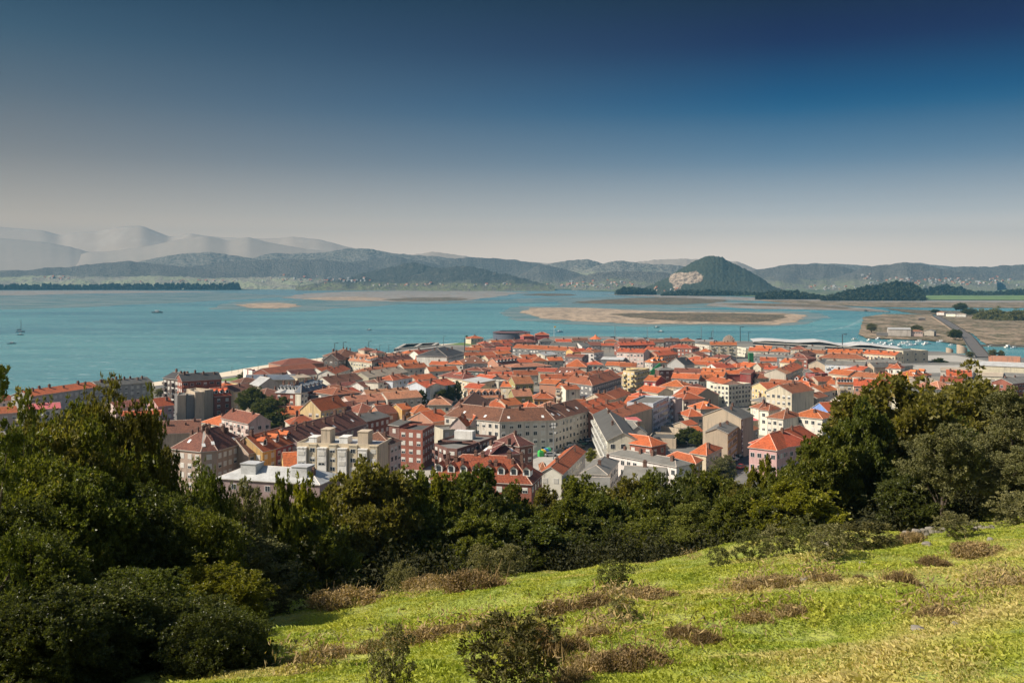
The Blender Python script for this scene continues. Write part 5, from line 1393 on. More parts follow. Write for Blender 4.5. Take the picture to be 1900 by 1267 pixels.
row('small dark hut on the peninsula marsh', [(1704, 590.5), (1717, 590.7)], 3.4, 8, 'h', 1.2, 'dark', 'dg', 'hut', 'hut', zg=1.2, win=0, ch=0, group=FH)
# villages on the far shore: tiny white and orange houses
VIL = [((1010, 1180, 522, 536), 60, 4600), ((1490, 1600, 530, 540), 30, 4300), ((1600, 1890, 512, 528), 70, 5200), ((1690, 1880, 520, 532), 40, 4300), ((480, 700, 514, 528), 50, 6100), ((50, 130, 514, 519), 16, 6300), ((260, 440, 519, 526), 26, 6200), ((1215, 1262, 533, 541), 12, 4150), ((700, 960, 526, 531), 34, 5700)]
rv = random.Random(5)
hm = []
for wc, rcx in ((WALL['white'], ROOF['po']), (WALL['cream'], ROOF['o']), (WALL['white'], ROOF['w'])):
    m = MB(); m.box(-6, 6, -5, 5, -12, 6, 0)
    m.add([(-6.4, -5.4, 5.8), (6.4, -5.4, 5.8), (6.4, 0, 8.8), (-6.4, 0, 8.8), (6.4, 5.4, 5.8), (-6.4, 5.4, 5.8)], [[0, 1, 2, 3], [2, 4, 5, 3]], 1)
    m.add([(-6, -5, 6), (-6, 5, 6), (-6, 0, 8.7), (6, -5, 6), (6, 5, 6), (6, 0, 8.7)], [[0, 2, 1], [3, 4, 5]], 0)
    hm.append(m.mesh('farhouse', [mk_plain('far_wall', tuple(c * .6 for c in wc), .9, 0, .1), mk_plain('far_roof', rcx, .9, 0, .2)]))
HILLS = [o for o in bpy.data.objects if o.name.startswith(('hills', 'wooded_hill', 'far_plain'))]
FARH = []
for (x0, x1, y0, y1), n, D in VIL:
    for i in range(int(n * .8)):
        FARH.append((rv.uniform(x0, x1), rv.gauss((y0 + y1) / 2, (y1 - y0) / 4), rv.randrange(3), rv.uniform(.4, .95)))

# ------------------------------------------------------------------ boats
def sailboat_mesh():
    pass
def hull(L, B, H, m, col):
    n = 9
    top, bot = [], []
    for i in range(n):
        t = i / (n - 1)
        w = B / 2 * math.sin(math.pi * min(1, .25 + t * .75)) ** .7 if t < 1 else 0
        x = -L / 2 + L * t
        top.append((x, w, H * (1 + .25 * t * t))); bot.append((x * .94, w * .55, -.3))
    v = top + [(x, -y, z) for x, y, z in top] + bot + [(x, -y, z) for x, y, z in bot]
    f = []
    for i in range(n - 1):
        f += [[2 * n + i, 2 * n + i + 1, i + 1, i], [n + i, n + i + 1, 3 * n + i + 1, 3 * n + i], [i, i + 1, n + i + 1, n + i]]
    f += [[0, n, 3 * n, 2 * n]]
    m.add(v, f, 0)
def boat(label, px, py, L, rz, sail=False, col=(.75, .75, .73), group='boats moored on the bay', first=[None, None]):
    k = 1 if sail else 0
    loc = W(px, py, 0)
    if first[k] is None:
        root = thing('sailboat' if sail else 'motor_boat', label, 'sailboat' if sail else 'boat', loc, rz, group)
        m = MB(); hull(1, .32, .1, m, 0)
        obj('hull', m.mesh('hull', [M['paint']]), root, col)
        m = MB()
        if sail: m.box(-.22, .16, -.08, .08, .1, .16)
        else:
            m.box(-.18, .14, -.1, .1, .1, .24); m.box(-.2, .2, -.12, .12, .24, .262)
        obj('cabin', m.mesh('cabin', [M['white']]), root)
        if sail:
            m = MB(); m.tube([(.06, 0, .1), (.06, 0, 1.5)], [.035, .022], 5)
            obj('mast', m.mesh('mast', [M['steel']]), root)
            m = MB(); m.tube([(.06, 0, .3), (-.42, 0, .28)], [.07, .06], 5)
            obj('boom', m.mesh('boom', [M['dark']]), root)
        first[k] = root
        root.scale = (L, L, L)
        return root
    r = first[k].copy(); link(r)
    r.location, r.rotation_euler, r.scale = loc, (0, 0, rz), (L, L, L)
    r['label'] = label; r['group'] = group
    for chd in list(first[k].children):
        c2 = chd.copy(); link(c2, r)
        if c2.name.startswith('hull'): c2.color = (*col, 1)
    return r
boat('sailboat with bare mast moored in the bay on the far left', 38, 616, 11, .2, True, (.12, .13, .15))
boat('dark small motor boat right below the moored sailboat', 38, 621.5, 8, .1, False, (.10, .11, .13))
boat('motor boat nearest to the left edge of the bay', 22, 638, 9, .3, False, (.12, .14, .17))
boat('small boat trailing a long white wake', 685, 612.6, 7, 0.05, False, (.15, .15, .16))
boat('dark low boat in the middle of the bay', 292, 580.5, 22, 0, False, (.07, .09, .10))
boat('small dark boat off the big sandbank', 1219, 608, 9, .4, False, (.08, .09, .1))
boat('second small dark boat off the harbour mouth', 1226, 616, 9, 2.9, False, (.08, .09, .1))
boat('blue grey boat behind the flagpole', 1038, 616.5, 10, .2, False, (.2, .3, .4))
rb = random.Random(11)
for i, (px, py) in enumerate([(1585, 630.5), (1613, 632), (1630, 629.5), (1620, 638), (1636, 637.5), (1643, 639), (1654, 633), (1656, 640), (1675, 637.5), (1680, 639), (1690, 641.5), (1700, 640), (1706, 634.5), (1716, 639.5), (1719, 638.5), (1746, 635), (1765, 641), (1598, 636.5), (1839, 643), (1870, 644.5), (1882, 646), (1668, 642.5), (1685, 635.8)]):
    boat('small white boat moored off the wavy roofed hall', px, py, rb.uniform(7, 10.5), rb.uniform(-.5, .9) + (0 if rb.random() < .5 else math.pi), False, rb.choice([(.75, .75, .73), (.7, .72, .74), (.5, .55, .62), (.75, .7, .62)]), 'white boats moored below the peninsula')
for i, (px, py) in enumerate([(1110, 630.2), (1140, 630.5), (1150, 631), (1180, 630.5), (1200, 631.5), (1212, 631), (1275, 634.5), (1300, 634.8), (1170, 631.3), (1226, 632.6), (1322, 632.6)]):
    boat('boat berthed in the harbour basin between the breakwaters', px, py, rb.uniform(9, 14), rb.uniform(-.3, .3), i % 3 == 1, (.7, .7, .68), 'boats berthed in the harbour basin')
def wake(pts, w0, w1):
    w = [W(px, py, .06) for px, py in pts]
    v, f = [], []
    for i, p in enumerate(w):
        a = w[max(i - 1, 0)]; b = w[min(i + 1, len(w) - 1)]
        d = (b - a).normalized(); nn = Vector((-d.y, d.x, 0)) * (w0 + (w1 - w0) * i / (len(w) - 1)) / 2
        v += [tuple(p - nn), tuple(p + nn)]
    o = obj('boat_wake', mesh('boat_wake', v, [[2 * i, 2 * i + 2, 2 * i + 3, 2 * i + 1] for i in range(len(w) - 1)], M['foam']))
    tag(o, kind='stuff')
def mk_foam():
    m, t, b, out = mat('sea_foam')
    k = N(t)
    b.inputs['Base Color'].default_value = (.6, .7, .7, 1)
    b.inputs['Roughness'].default_value = .7
    n1 = k.noise(k.scale(k.pos(), (.12, .3, 1)), 1, 4, .6)
    k.set(b.inputs['Alpha'], k.map(n1, .45, .66, 0, .55))
    return m
M['foam'] = mk_foam()
wake([(684, 612.8), (660, 613.0), (625, 612.6), (580, 611.9), (540, 611.6)], 5, 2.5)
wake([(1606, 588), (1590, 599), (1570, 606.5), (1540, 612), (1500, 616), (1450, 619)], 9, 5)

# ------------------------------------------------------------------ cars, bins, lamps, masts, crane
def car_meshes():
    b = MB()
    prof = [(-2.1, .35), (2.1, .35), (2.12, .75), (1.2, .92), (-1.95, .95), (-2.12, .7)]
    n = len(prof)
    for w, sgn in ((.86, 1),):
        v = [(x, -w, z) for x, z in prof] + [(x, w, z) for x, z in prof]
        b.add(v, [list(range(n)), list(range(n, 2 * n))[::-1]] + [[i, n + i, n + (i + 1) % n, (i + 1) % n] for i in range(n)])
    ca = MB()
    v = [(-1.75, -.78, .93), (1.0, -.78, .93), (.35, -.64, 1.46), (-1.35, -.64, 1.46)]
    v += [(x, -y, z) for x, y, z in v]
    ca.add(v, [[0, 1, 2, 3], [7, 6, 5, 4], [1, 5, 6, 2], [4, 0, 3, 7]], 1)
    ca.add([v[3], v[2], v[6], v[7]], [[0, 1, 2, 3]], 0)
    wh = MB()
    wh.tube([(0, -.12, 0), (0, .12, 0)], [.33, .33], 12); wh.f.append(list(range(12))[::-1]); wh.i.append(0)
    return b.mesh('body', [M['carpaint']]), ca.mesh('cabin', [M['carpaint'], M['glass']]), wh.mesh('wheel', [M['rubber']])
CARM = car_meshes()
def car(label, px, py, rz, col, group='cars parked along the streets', sc=1.0):
    r = thing('parked_car', label, 'car', W(px, py, ZG + .02), rz, group)
    r.scale = (sc, sc, sc)
    obj('body', CARM[0], r, col); obj('cabin', CARM[1], r, col)
    for x in (-1.3, 1.35):
        for y in (-.8, .8): obj('wheel', CARM[2], r, None, (x, y, .33))
cc = dict(w=(.75, .75, .74), s=(.42, .43, .45), d=(.03, .03, .035), r=(.4, .03, .03), b=(.05, .10, .25), g=(.06, .16, .14), y=(.6, .35, .03))
for lab, px, py, rz, c in [('yellow car by the bent white block corner', 1034, 833.5, .3, 'y'), ('silver car next to the yellow car', 1043, 832.5, .3, 's'), ('white van by the shop fronts of the bent white block', 1055, 829, .5, 'w'), ('silver car on the pale car park below the recycling bins', 1022, 846.5, .2, 's'),
                           ('dark car in the middle of the street by the floodlight mast', 1040, 840, .4, 'd'), ('silver car left of the dark green car', 1068, 828, .6, 's'), ('dark green car parked in the block street', 1081, 825.5, .7, 'g'), ('white car at the upper end of the block street', 1094, 819.5, .9, 'w'),
                           ('dark car behind the white van', 1072, 822.5, .6, 'd'), ('grey car at the street corner by the orange roofed house', 1062, 837, .5, 's'), ('blue car along the block front', 1085, 820, .7, 'b'), ('black car beside the dark green car', 1076, 831, .6, 'd'),
                           ('white car in the narrow street by the pink mansion', 1379, 845, 1.0, 'w'), ('white car parked higher up the narrow street', 1363, 855, 1.0, 'w'), ('white car by the bare tree in the narrow street', 1350, 863, 1.0, 'w'), ('dark car between two white cars in the narrow street', 1371, 850, 1.0, 'd'),
                           ('silver car at the top of the narrow street', 1385, 839.5, 1.0, 's'), ('white car at the lower end of the narrow street by the hedge', 1293, 903.5, .7, 'w'), ('red car below the pink mansion wall', 1375, 869, .9, 'r'),
                           ('white car in the yard of the beige tower', 419, 758, .3, 'w'), ('white van on the lot left of the beige tower', 322, 772, .2, 'w'), ('silver car on the lot left of the beige tower', 334, 776, .4, 's'), ('white car on the lot by the beige tower base', 327, 778, .3, 'w'), ('light car beside the brown roof near the beige tower', 366, 788, -.2, 'w'),
                           ('red car on the dark street gap at right', 1683, 702, 1.4, 'r'), ('dark car on the dark street gap at right', 1680, 709, 1.4, 'd'), ('white car on the dark street gap at right', 1686, 712, 1.5, 'w'), ('small car on the bridge road ramp', 1805, 641, -1.2, 'd')]:
    car(lab, px, py, rz, cc[c], sc=1.15 if 'van' not in lab else 1.5)
def bin_mesh():
    m = MB()
    m.prism([(-.8, -.8), (.8, -.8), (.8, .8), (-.8, .8)], 0, 1.5)
    m.add([(-.8, -.8, 1.5), (.8, -.8, 1.5), (.8, .8, 1.5), (-.8, .8, 1.5), (-.45, -.45, 2.1), (.45, -.45, 2.1), (.45, .45, 2.1), (-.45, .45, 2.1)], [[0, 1, 5, 4], [1, 2, 6, 5], [2, 3, 7, 6], [3, 0, 4, 7], [4, 5, 6, 7]])
    return m.mesh('recycling_bin', [M['paint']])
BINM = bin_mesh()
for lab, px, py, c in [('big green recycling bin, first of the coloured row', 1003, 846.5, (.05, .42, .08)), ('yellow recycling bin beside the first green one', 1008, 844.8, (.75, .5, .05)), ('blue recycling bin after the yellow one', 1013, 843, (.05, .22, .5)), ('last green recycling bin of the coloured row', 1017.5, 841.5, (.08, .45, .2))]:
    tag(obj('recycling_bin', BINM, None, c, W(px, py, ZG + .02), .4, (1.15, 1.15, 1.15)), lab, 'bin', 'coloured recycling bins')
def lamp(label, px, pybase, h, group='tall street lamps on the promenade', first=[None], two=False):
    loc = W(px, pybase, ZG)
    if first[0] is None:
        r = thing('street_lamp', label, 'street lamp', loc, 0, group)
        m = MB(); m.tube([(0, 0, 0), (0, 0, 1)], [.026, .019], 6)
        obj('pole', m.mesh('pole', [M['dark']]), r)
        m = MB(); m.tube([(0, 0, .985), (.14, 0, 1.0)], [.008, .008], 5); m.box(.08, .24, -.04, .04, .975, 1.015)
        obj('lamp_head', m.mesh('lamp_head', [M['dark']]), r)
        first[0] = r
    else:
        r = first[0].copy(); link(r); r['label'] = label; r['group'] = group
        r.location = loc
        for c in list(first[0].children): link(c.copy(), r)
    r.scale = (h, h, h)
for px, pt, pb in [(430, 680, 692), (442, 684, 692), (450, 682, 692), (479, 673, 686), (507, 669, 683), (522, 665, 680), (538, 666, 679), (564, 661, 676), (588, 658, 671), (621, 636, 663), (637, 634.5, 661), (684, 633, 657), (704, 640, 656), (721, 640, 655), (823, 623.5, 641), (792, 630, 641)]:
    D = (CAMZ - ZG) * FPX / (pb - HOR)
    lamp('tall slim street lamp standing along the beach promenade', px, pb, (pb - pt) / FPX * D)
for lab, px, pt, pb in [('tall pole lamp at the harbour front left of the wavy roof', 1373.5, 606, 634), ('tall pole lamp in front of the wavy roof middle', 1563, 620, 656), ('slim mast by the white gable left of the black roof', 862, 628, 668), ('slim pole on the quay beside the harbour hall', 1320, 614.5, 632), ('second slim pole on the quay near the shell monument', 1389, 615.5, 634)]:
    D = (CAMZ - ZG) * FPX / (pb - HOR)
    lamp(lab, px, pb, (pb - pt) / FPX * D, 'tall poles in the harbour')
# floodlight mast
loc = W(1027, 852)
r = thing('floodlight_mast', 'tall steel floodlight mast with round lamps at the car park', 'floodlight mast', loc)
m = MB(); m.tube([(0, 0, 0), (0, 0, 14)], [.22, .12], 8); obj('pole', m.mesh('pole', [M['steel']]), r)
for dz, dx in ((13.6, -.5), (13.6, .5), (12.4, -.5), (12.4, .5), (10.2, .6)):
    m = MB(); m.tube([(dx, -.3, dz), (dx, .2, dz)], [.42, .25], 9); m.f.append([len(m.v) - 18 + i for i in range(9)][::-1]); m.i.append(0)
    obj('lamp_head', m.mesh('lamp_head', [M['white']]), r)
r = thing('flagpole', 'white flagpole with small flag at the water front', 'flagpole', W(1028, 625))
m = MB(); m.tube([(0, 0, 0), (0, 0, 13)], [.22, .12], 6); obj('pole', m.mesh('pole', [M['white']]), r)
m = MB(); m.box(.1, 2.2, -.06, .06, 10.8, 12.6); obj('flag', m.mesh('flag', [M['paint']]), r, (.6, .35, .05))
# yellow tower crane among the right roofs
r = thing('crane', 'slender yellow crane boom rising beside the street gap', 'crane', W(1694, 742))
m = MB()
p0, p1 = Vector((0, 0, 0)), Vector((-3.2, 1, 15.5))
for dx, dy in ((-.4, -.4), (.4, -.4), (.4, .4), (-.4, .4)):
    m.tube([p0 + Vector((dx, dy, 0)), p1 + Vector((dx * .5, dy * .5, 0))], [.16, .12], 5)
for i in range(14):
    a = p0.lerp(p1, i / 14); b = p0.lerp(p1, (i + 1) / 14)
    m.tube([a + Vector((-.4, -.4, 0)), b + Vector((.4, -.4, 0))], [.08, .08], 4); m.tube([a + Vector((.4, -.4, 0)), b + Vector((-.4, -.4, 0))], [.08, .08], 4)
obj('boom', m.mesh('boom', [M['paint']]), r, (.78, .45, .03))
m = MB(); m.box(-1.2, 1.2, -1, 1.6, -.02, 1.6); m.box(-.7, .7, -1.3, -1, .3, 1.4); obj('base', m.mesh('base', [M['paint']]), r, (.7, .38, .03))
# green scaffold nets
def net(label, px, py, w, h, dep, tilt=0):
    r = thing('scaffold', label, 'scaffold', W(px, py, ZG))
    m = MB()
    for i in range(5):
        x = -w / 2 + w * i / 4
        m.tube([(x, -dep / 2, 0), (x, -dep / 2, h)], [.07, .07], 4); m.tube([(x, dep / 2, 0), (x, dep / 2, h)], [.07, .07], 4)
    obj('poles' if False else 'frame', m.mesh('frame', [M['steel']]), r)
    m = MB()
    m.add([(-w / 2, -dep / 2 - .1, .5), (w / 2, -dep / 2 - .1, .5), (w / 2, -dep / 2 - .1, h), (-w / 2, -dep / 2 - .1, h - tilt), (-w / 2, dep / 2, .5), (w / 2, dep / 2, .5), (w / 2, dep / 2, h), (-w / 2, dep / 2, h - tilt)],
          [[0, 1, 2, 3], [1, 5, 6, 2], [4, 0, 3, 7], [3, 2, 6, 7]])
    obj('netting', m.mesh('netting', [M['paint']]), r, (.02, .17, .06))
net('tall green scaffold netting beside the grey concrete row', 1393, 673, 3.6, 8, 4)
net('slanted green scaffold netting behind the yellow corner tower', 1215, 709, 7, 13, 3, 6)
# ------------------------------------------------------------------ vegetation
def mk_leaf(name, rough=.38, trans=.42, spec=.3):
    m, t, b, out = mat(name)
    k = N(t)
    oi = k.n('ShaderNodeObjectInfo')
    at = k.n('ShaderNodeAttribute', attribute_name='tint').outputs['Fac']
    c0 = oi.outputs['Color']
    c = k.mix(at, k.mix(1.0, c0, (.45, .5, .5), 'MULTIPLY'), k.mix(1.0, c0, (1.55, 1.5, 1.15), 'MULTIPLY'))
    c = k.mix(k.map(at, .93, .96), c, k.mix(.5, c0, (.42, .30, .10)))
    k.set(b.inputs['Base Color'], c)
    b.inputs['Roughness'].default_value = rough
    b.inputs['Specular IOR Level'].default_value = spec
    tr = k.n('ShaderNodeBsdfTranslucent', {'Color': k.mix(1.0, c, (1.5, 1.5, .55), 'MULTIPLY')})
    ms = k.n('ShaderNodeMixShader', {0: trans, 1: b.outputs[0], 2: tr.outputs[0]})
    t.links.new(ms.outputs[0], out.inputs[0])
    return m
M['leaf'] = mk_leaf('glossy_leaf')
M['leafdull'] = mk_leaf('dull_leaf', .7, .25, .2)
M['bark'] = mk_plain('bark', (.10, .075, .055), .95, 0, .3, 3)
M['twig'] = mk_plain('dry_twig', (.20, .14, .085), .95, 0, .3, 5)
def quads_mesh(name, V, tint, mats, tubes=None):
    """V: (n,4,3) quads; tubes: optional MB with stems in material slot 1"""
    n = len(V)
    v = V.reshape(-1, 3)
    f = np.arange(n * 4)
    ls = np.arange(0, n * 4, 4)
    me = bpy.data.meshes.new(name)
    me.vertices.add(len(v)); me.vertices.foreach_set('co', v.astype(np.float32).ravel())
    me.loops.add(n * 4); me.loops.foreach_set('vertex_index', f.astype(np.int32))
    me.polygons.add(n); me.polygons.foreach_set('loop_start', ls.astype(np.int32))
    for m in mats: me.materials.append(m)
    a = me.attributes.new('tint', 'FLOAT', 'FACE')
    a.data.foreach_set('value', tint.astype(np.float32))
    me.update(calc_edges=True)
    return me
def unit(a): return a / np.maximum(1e-6, np.linalg.norm(a, axis=-1, keepdims=True))
def leaves(C, out, l, w, rs, up=.35, bias=.7):
    n = len(C)
    ax = unit(rs.normal(size=(n, 3)) + out * bias + np.array([0, 0, up]))
    b = unit(np.cross(ax, rs.normal(size=(n, 3))))
    nn = np.cross(ax, b)
    s = rs.uniform(.65, 1.35, (n, 1))
    L, Wd = l * s, w * s
    p0 = C - ax * L / 2; p2 = C + ax * L / 2
    mid = C + ax * L * .05 + nn * Wd * .18
    return np.stack([p0, mid + b * Wd / 2, p2 - nn * L * .08, mid - b * Wd / 2], 1)
def crown(seed, H, R, nl, sub, per, l, w, low=.25, round_=.8, tall=1.0, ros=8):
    """crown of many leafy clumps on several lobes; returns quads, tint, lobes"""
    rs = np.random.RandomState(seed)
    lobes = []
    zc, zr = H * (1 + low) / 2, H * (1 - low) / 2
    for i in range(nl):                        # lobes spread over a rounded dome
        u = 1 - 2 * (i + .5) / nl
        a = i * 2.4 + rs.uniform(-.4, .4)
        q = math.sqrt(max(0, 1 - u * u))
        k = rs.uniform(.46, .68)
        lr = R * rs.uniform(.36, .52)
        lobes.append((np.array([math.cos(a) * q * R * k, math.sin(a) * q * R * k, zc + u * max(.1, zr - lr * .8) * rs.uniform(.85, 1.0)]), lr))
    VV, TT = [], []
    for c, lr in lobes:
        for k in range(sub):
            d = unit(rs.normal(size=3) + np.array([0, 0, .35]))
            q = c + d * lr * (rs.uniform(.5, 1.0) if rs.rand() > .2 else rs.uniform(1.0, 1.38)) * np.array([1, 1, .85 * tall])
            sr = lr * rs.uniform(.22, .42)
            m = int(per * rs.uniform(.6, 1.3))
            dd = unit(rs.normal(size=(m, 3)))
            P = q + dd * (sr * rs.uniform(.25, 1, (m, 1)) ** .6) * np.array([1, 1, .8])
            o = unit(P - c)
            if ros:                            # leaves in rosettes round the twig tips
                g = max(1, m // ros)
                P, o = np.repeat(P[:g], ros, 0), np.repeat(o[:g], ros, 0)
                m = len(P)
                d3 = unit(rs.normal(size=(m, 3)) * .8 + o * .75 + np.array([0, 0, .15]))
                P = P + d3 * l * .55
                VV.append(leaves(P, d3, l, w, rs, .0, 6.0))
            else:
                VV.append(leaves(P, o, l, w, rs))
            TT.append(np.clip(rs.normal(.42 + rs.uniform(-.12, .14), .2, m), 0, .98))
    return np.concatenate(VV), np.concatenate(TT), lobes
def trunk_mesh(seed, lobes, H, r0):
    rs = random.Random(seed)
    m = MB()
    top = H * .52
    bend = (rs.uniform(-.3, .3), rs.uniform(-.3, .3))
    tr = [(bend[0] * t * t, bend[1] * t * t, -1.2 + (top + 1.2) * t) for t in (0, .25, .5, .75, 1)]
    m.tube(tr, [r0 * 1.35, r0, r0 * .85, r0 * .72, r0 * .55], 8)
    for c, lr in lobes:
        s = Vector(tr[2]).lerp(Vector(tr[4]), rs.random())
        if c[2] < s.z: s = Vector(tr[2])
        e = Vector(c) + Vector((0, 0, lr * .3))
        mid = s.lerp(e, .5) + Vector((rs.uniform(-.3, .3), rs.uniform(-.3, .3), rs.uniform(-.1, .3)))
        m.tube([s, mid, e], [r0 * .45, r0 * .3, r0 * .1], 6)
    return m.mesh('trunk', [M['bark']], True)
VAR = {}
def variant(key, seed, H, R, nl, sub, per, l, w, m='leaf', **k):
    V, T, lobes = crown(seed, H, R, nl, sub, per, l, w, **k)
    zz = V[:, 2, 2]; rr = np.abs(V[:, 2, :2])
    VAR[key] = (quads_mesh('crown', V, T, [M[m]]), trunk_mesh(seed, lobes, H, .16 * H / 8), float(np.percentile(zz, 99.7)), float(np.percentile(rr, 98)), None)
variant('a', 1, 8, 3.2, 11, 34, 120, .25, .12, low=.06)
variant('b', 2, 8, 3.0, 11, 34, 120, .24, .115, low=.02)
variant('c', 3, 8, 2.5, 11, 28, 120, .23, .11, low=.0, tall=1.15)
variant('d', 4, 8, 3.4, 12, 32, 120, .25, .12, low=.12)
variant('e', 5, 8, 2.6, 10, 36, 130, .17, .06, 'leafdull', low=.08, ros=6)
variant('f', 12, 8, 2.6, 9, 30, 120, .19, .075, 'leafdull', low=.40, ros=7)
variant('n', 6, 9, 4.2, 15, 58, 170, .19, .075, low=.0, ros=9)
variant('m', 7, 9, 4.0, 14, 58, 170, .18, .07, low=.0, tall=1.1, ros=9)
variant('s', 8, 7, 1.15, 8, 18, 90, .12, .045, low=.05, tall=1.3)
GREEN = dict(a=(.140, .150, .032), b=(.122, .138, .034), y=(.20, .195, .026), d=(.088, .10, .032), g=(.17, .165, .08), o=(.158, .142, .04), v=(.112, .130, .032))
HT = 'evergreen trees along the lower edge of the field'
rt = random.Random(21)
def tree(label, px, pytop, D, wpx, var, col='a', group=HT, name='tree', zbase=None, mh=None):
    if zbase is None and var != 's': wpx *= 1.08
    if group == HT: pytop -= 6
    for _ in range(16):                        # stand it where the slope lets it be as tall as it is wide
        x, y = (px - 950) / FPX * D, D
        zb = hzs(x, y) - .1 if zbase is None else zbase
        zt = ZAT(pytop, D)
        if zbase is not None:
            zb = min(zb, zt - .8 * wpx / FPX * D) if wpx > 16 else zb
            break
        if var == 's' or zt - zb > .95 * wpx / FPX * D: break
        if D < 27:
            zb = min(zb, zt - .9 * wpx / FPX * D); break
        D += 1
    cm, tm, H, R, _ = VAR[var]
    h = max(1.5, zt - zb)
    wd = wpx / FPX * D
    root = thing(name, label, 'tree', (x, y, zb), rt.uniform(0, 6.28), group)
    sz = h / H
    sx = wd / (2 * R)
    root.scale = (sx, sx, sz)
    j = rt.uniform(.85, 1.15)
    if group == 'dark glossy trees of the near left thicket': j *= .95
    obj('crown', cm, root, tuple(c * j for c in GREEN[col]))
    obj('trunk', tm, root)
    return root
for a in [
    ('biggest tree of the right group, reaching up to the long red orange roof', 1640, 712, 58, 215, 'a', 'o'),
    ('dark tree left of the biggest right tree, below the blue gable', 1606, 752, 54, 100, 'b', 'v'),
    ('broad brownish green tree behind the right group, under the white block house', 1808, 708, 76, 250, 'd', 'o'),
    ('yellow green tree in the middle of the right group', 1722, 768, 62, 150, 'c', 'y'),
    ('greyish tree at the right picture edge, tallest there', 1888, 728, 50, 130, 'e', 'g'),
    ('rounded tree right of the pink mansion', 1536, 800, 52, 110, 'b', 'a'),
    ('low spreading tree in front of the biggest right tree', 1600, 842, 47, 230, 'a', 'a'),
    ('tree with a bare leaning pale trunk in the right group', 1748, 796, 47, 125, 'f', 'g'),
    ('dense tree behind the bare leaning trunk', 1790, 800, 56, 150, 'd', 'v'),
    ('low grey green tree at the right edge above the stones', 1875, 838, 47, 110, 'e', 'g'),
    ('leafy tree below the pink mansion windows', 1470, 862, 52, 95, 'a', 'a'),
    ('slim tree in front of the pink mansion corner', 1414, 857, 58, 55, 'c', 'y'),
    ('hedge tree at the foot of the narrow street', 1335, 884, 56, 120, 'a', 'a'),
    ('round dark hedge tree below the ochre yellow house', 1262, 886, 58, 130, 'd', 'd'),
    ('hedge tree below the brick end of the long white block', 1205, 886, 62, 90, 'b', 'a'),
    ('hedge tree below the grey roofed house with pale eaves', 1160, 897, 59, 110, 'b', 'o'),
    ('hedge tree below the white house with dark red panels', 1088, 895, 60, 120, 'a', 'a'),
    ('hedge tree below the white gable ended block', 1022, 916, 59, 95, 'c', 'o'),
    ('small hedge tree right of the tall dark hedge tree', 950, 908, 60, 85, 'b', 'a'),
    ('tall dark hedge tree in front of the red dormer roof', 874, 874, 58, 140, 'c', 'v'),
    ('hedge tree left of the tall dark hedge tree', 815, 886, 58, 100, 'a', 'y'),
    ('hedge tree before the pale lot beside the red dormer roof', 757, 880, 55, 115, 'b', 'a'),
    ('big spreading hedge tree in front of the beige block corner', 692, 864, 52, 175, 'a', 'o'),
    ('pointed hedge tree before the mauve brick block', 572, 896, 46, 84, 'b', 'y'),
    ('second pointed hedge tree before the mauve brick block', 518, 897, 43, 78, 'b', 'a'),
    ('feathery grey tree left of the mauve brick block', 448, 905, 41, 120, 'e', 'g'),
    ('dark glossy tree below the large brown corner block', 372, 882, 34, 110, 'n', 'v'),
    ('feathery olive tree right of the near dark trees', 440, 985, 33, 170, 'e', 'g'),
    ('low tree filling the gap below the two pointed trees', 590, 962, 44, 120, 'b', 'a'),
    ('low tree below the big spreading hedge tree', 665, 950, 48, 120, 'a', 'o'),
    ('low tree below the lot in the middle of the hedge', 790, 955, 52, 120, 'd', 'v'),
    ('low tree below the tall dark hedge tree', 880, 960, 52, 120, 'a', 'a'),
    ('low tree in the hedge middle below the white gable end', 985, 968, 52, 120, 'b', 'v'),
    ('low tree in the hedge right of the middle', 1110, 962, 52, 130, 'a', 'd'),
    ('low tree in the hedge below the round dark tree', 1215, 965, 51, 120, 'd', 'a'),
    ('low grey green tree below the slim street tree', 1300, 940, 50, 120, 'e', 'a'),
    ('low leafy tree left of the low spreading tree', 1385, 918, 49, 130, 'a', 'a'),
    ('low leafy tree below the pink mansion trees', 1480, 900, 48, 130, 'b', 'y'),
    ('filling tree between the big spreading hedge tree and the pale lot', 722, 925, 53, 100, 'b', 'v'),
    ('filling tree left of the tall dark hedge tree, lower rank', 845, 925, 55, 95, 'a', 'a'),
    ('filling tree right of the tall dark hedge tree, lower rank', 915, 930, 55, 95, 'b', 'd'),
    ('filling tree between the white gable and red panel house', 1052, 925, 56, 100, 'b', 'a'),
    ('filling tree below the grey roof edge at the hedge', 1128, 925, 56, 95, 'a', 'v'),
    ('filling tree below the grey roofed house with pale eaves, right side', 1188, 922, 57, 95, 'b', 'a'),
    ('filling tree right of the round dark hedge tree', 1296, 915, 55, 90, 'a', 'd'),
    ('filling tree at the lower end of the narrow street', 1372, 905, 54, 90, 'b', 'o'),
    ('low tree under the dense right trees', 1690, 880, 49, 120, 'd', 'd'),
    ('shaded low tree behind the stone heap', 1820, 870, 52, 120, 'b', 'd'),
]:
    tree(*a)
for a in [('broad tree just beyond the right picture edge', 1985, 740, 52, 170, 'a', 'a'), ('tall tree well right of the picture edge', 2090, 715, 60, 190, 'b', 'o'), ('tree far right along the field edge', 2210, 725, 64, 190, 'd', 'a'), ('last tree far right along the field edge', 2340, 720, 68, 200, 'a', 'v'),
          ('grey tree beyond the right edge behind the stones', 2040, 850, 54, 140, 'e', 'g')]:
    tree(*a)
NT = 'dark glossy trees of the near left thicket'
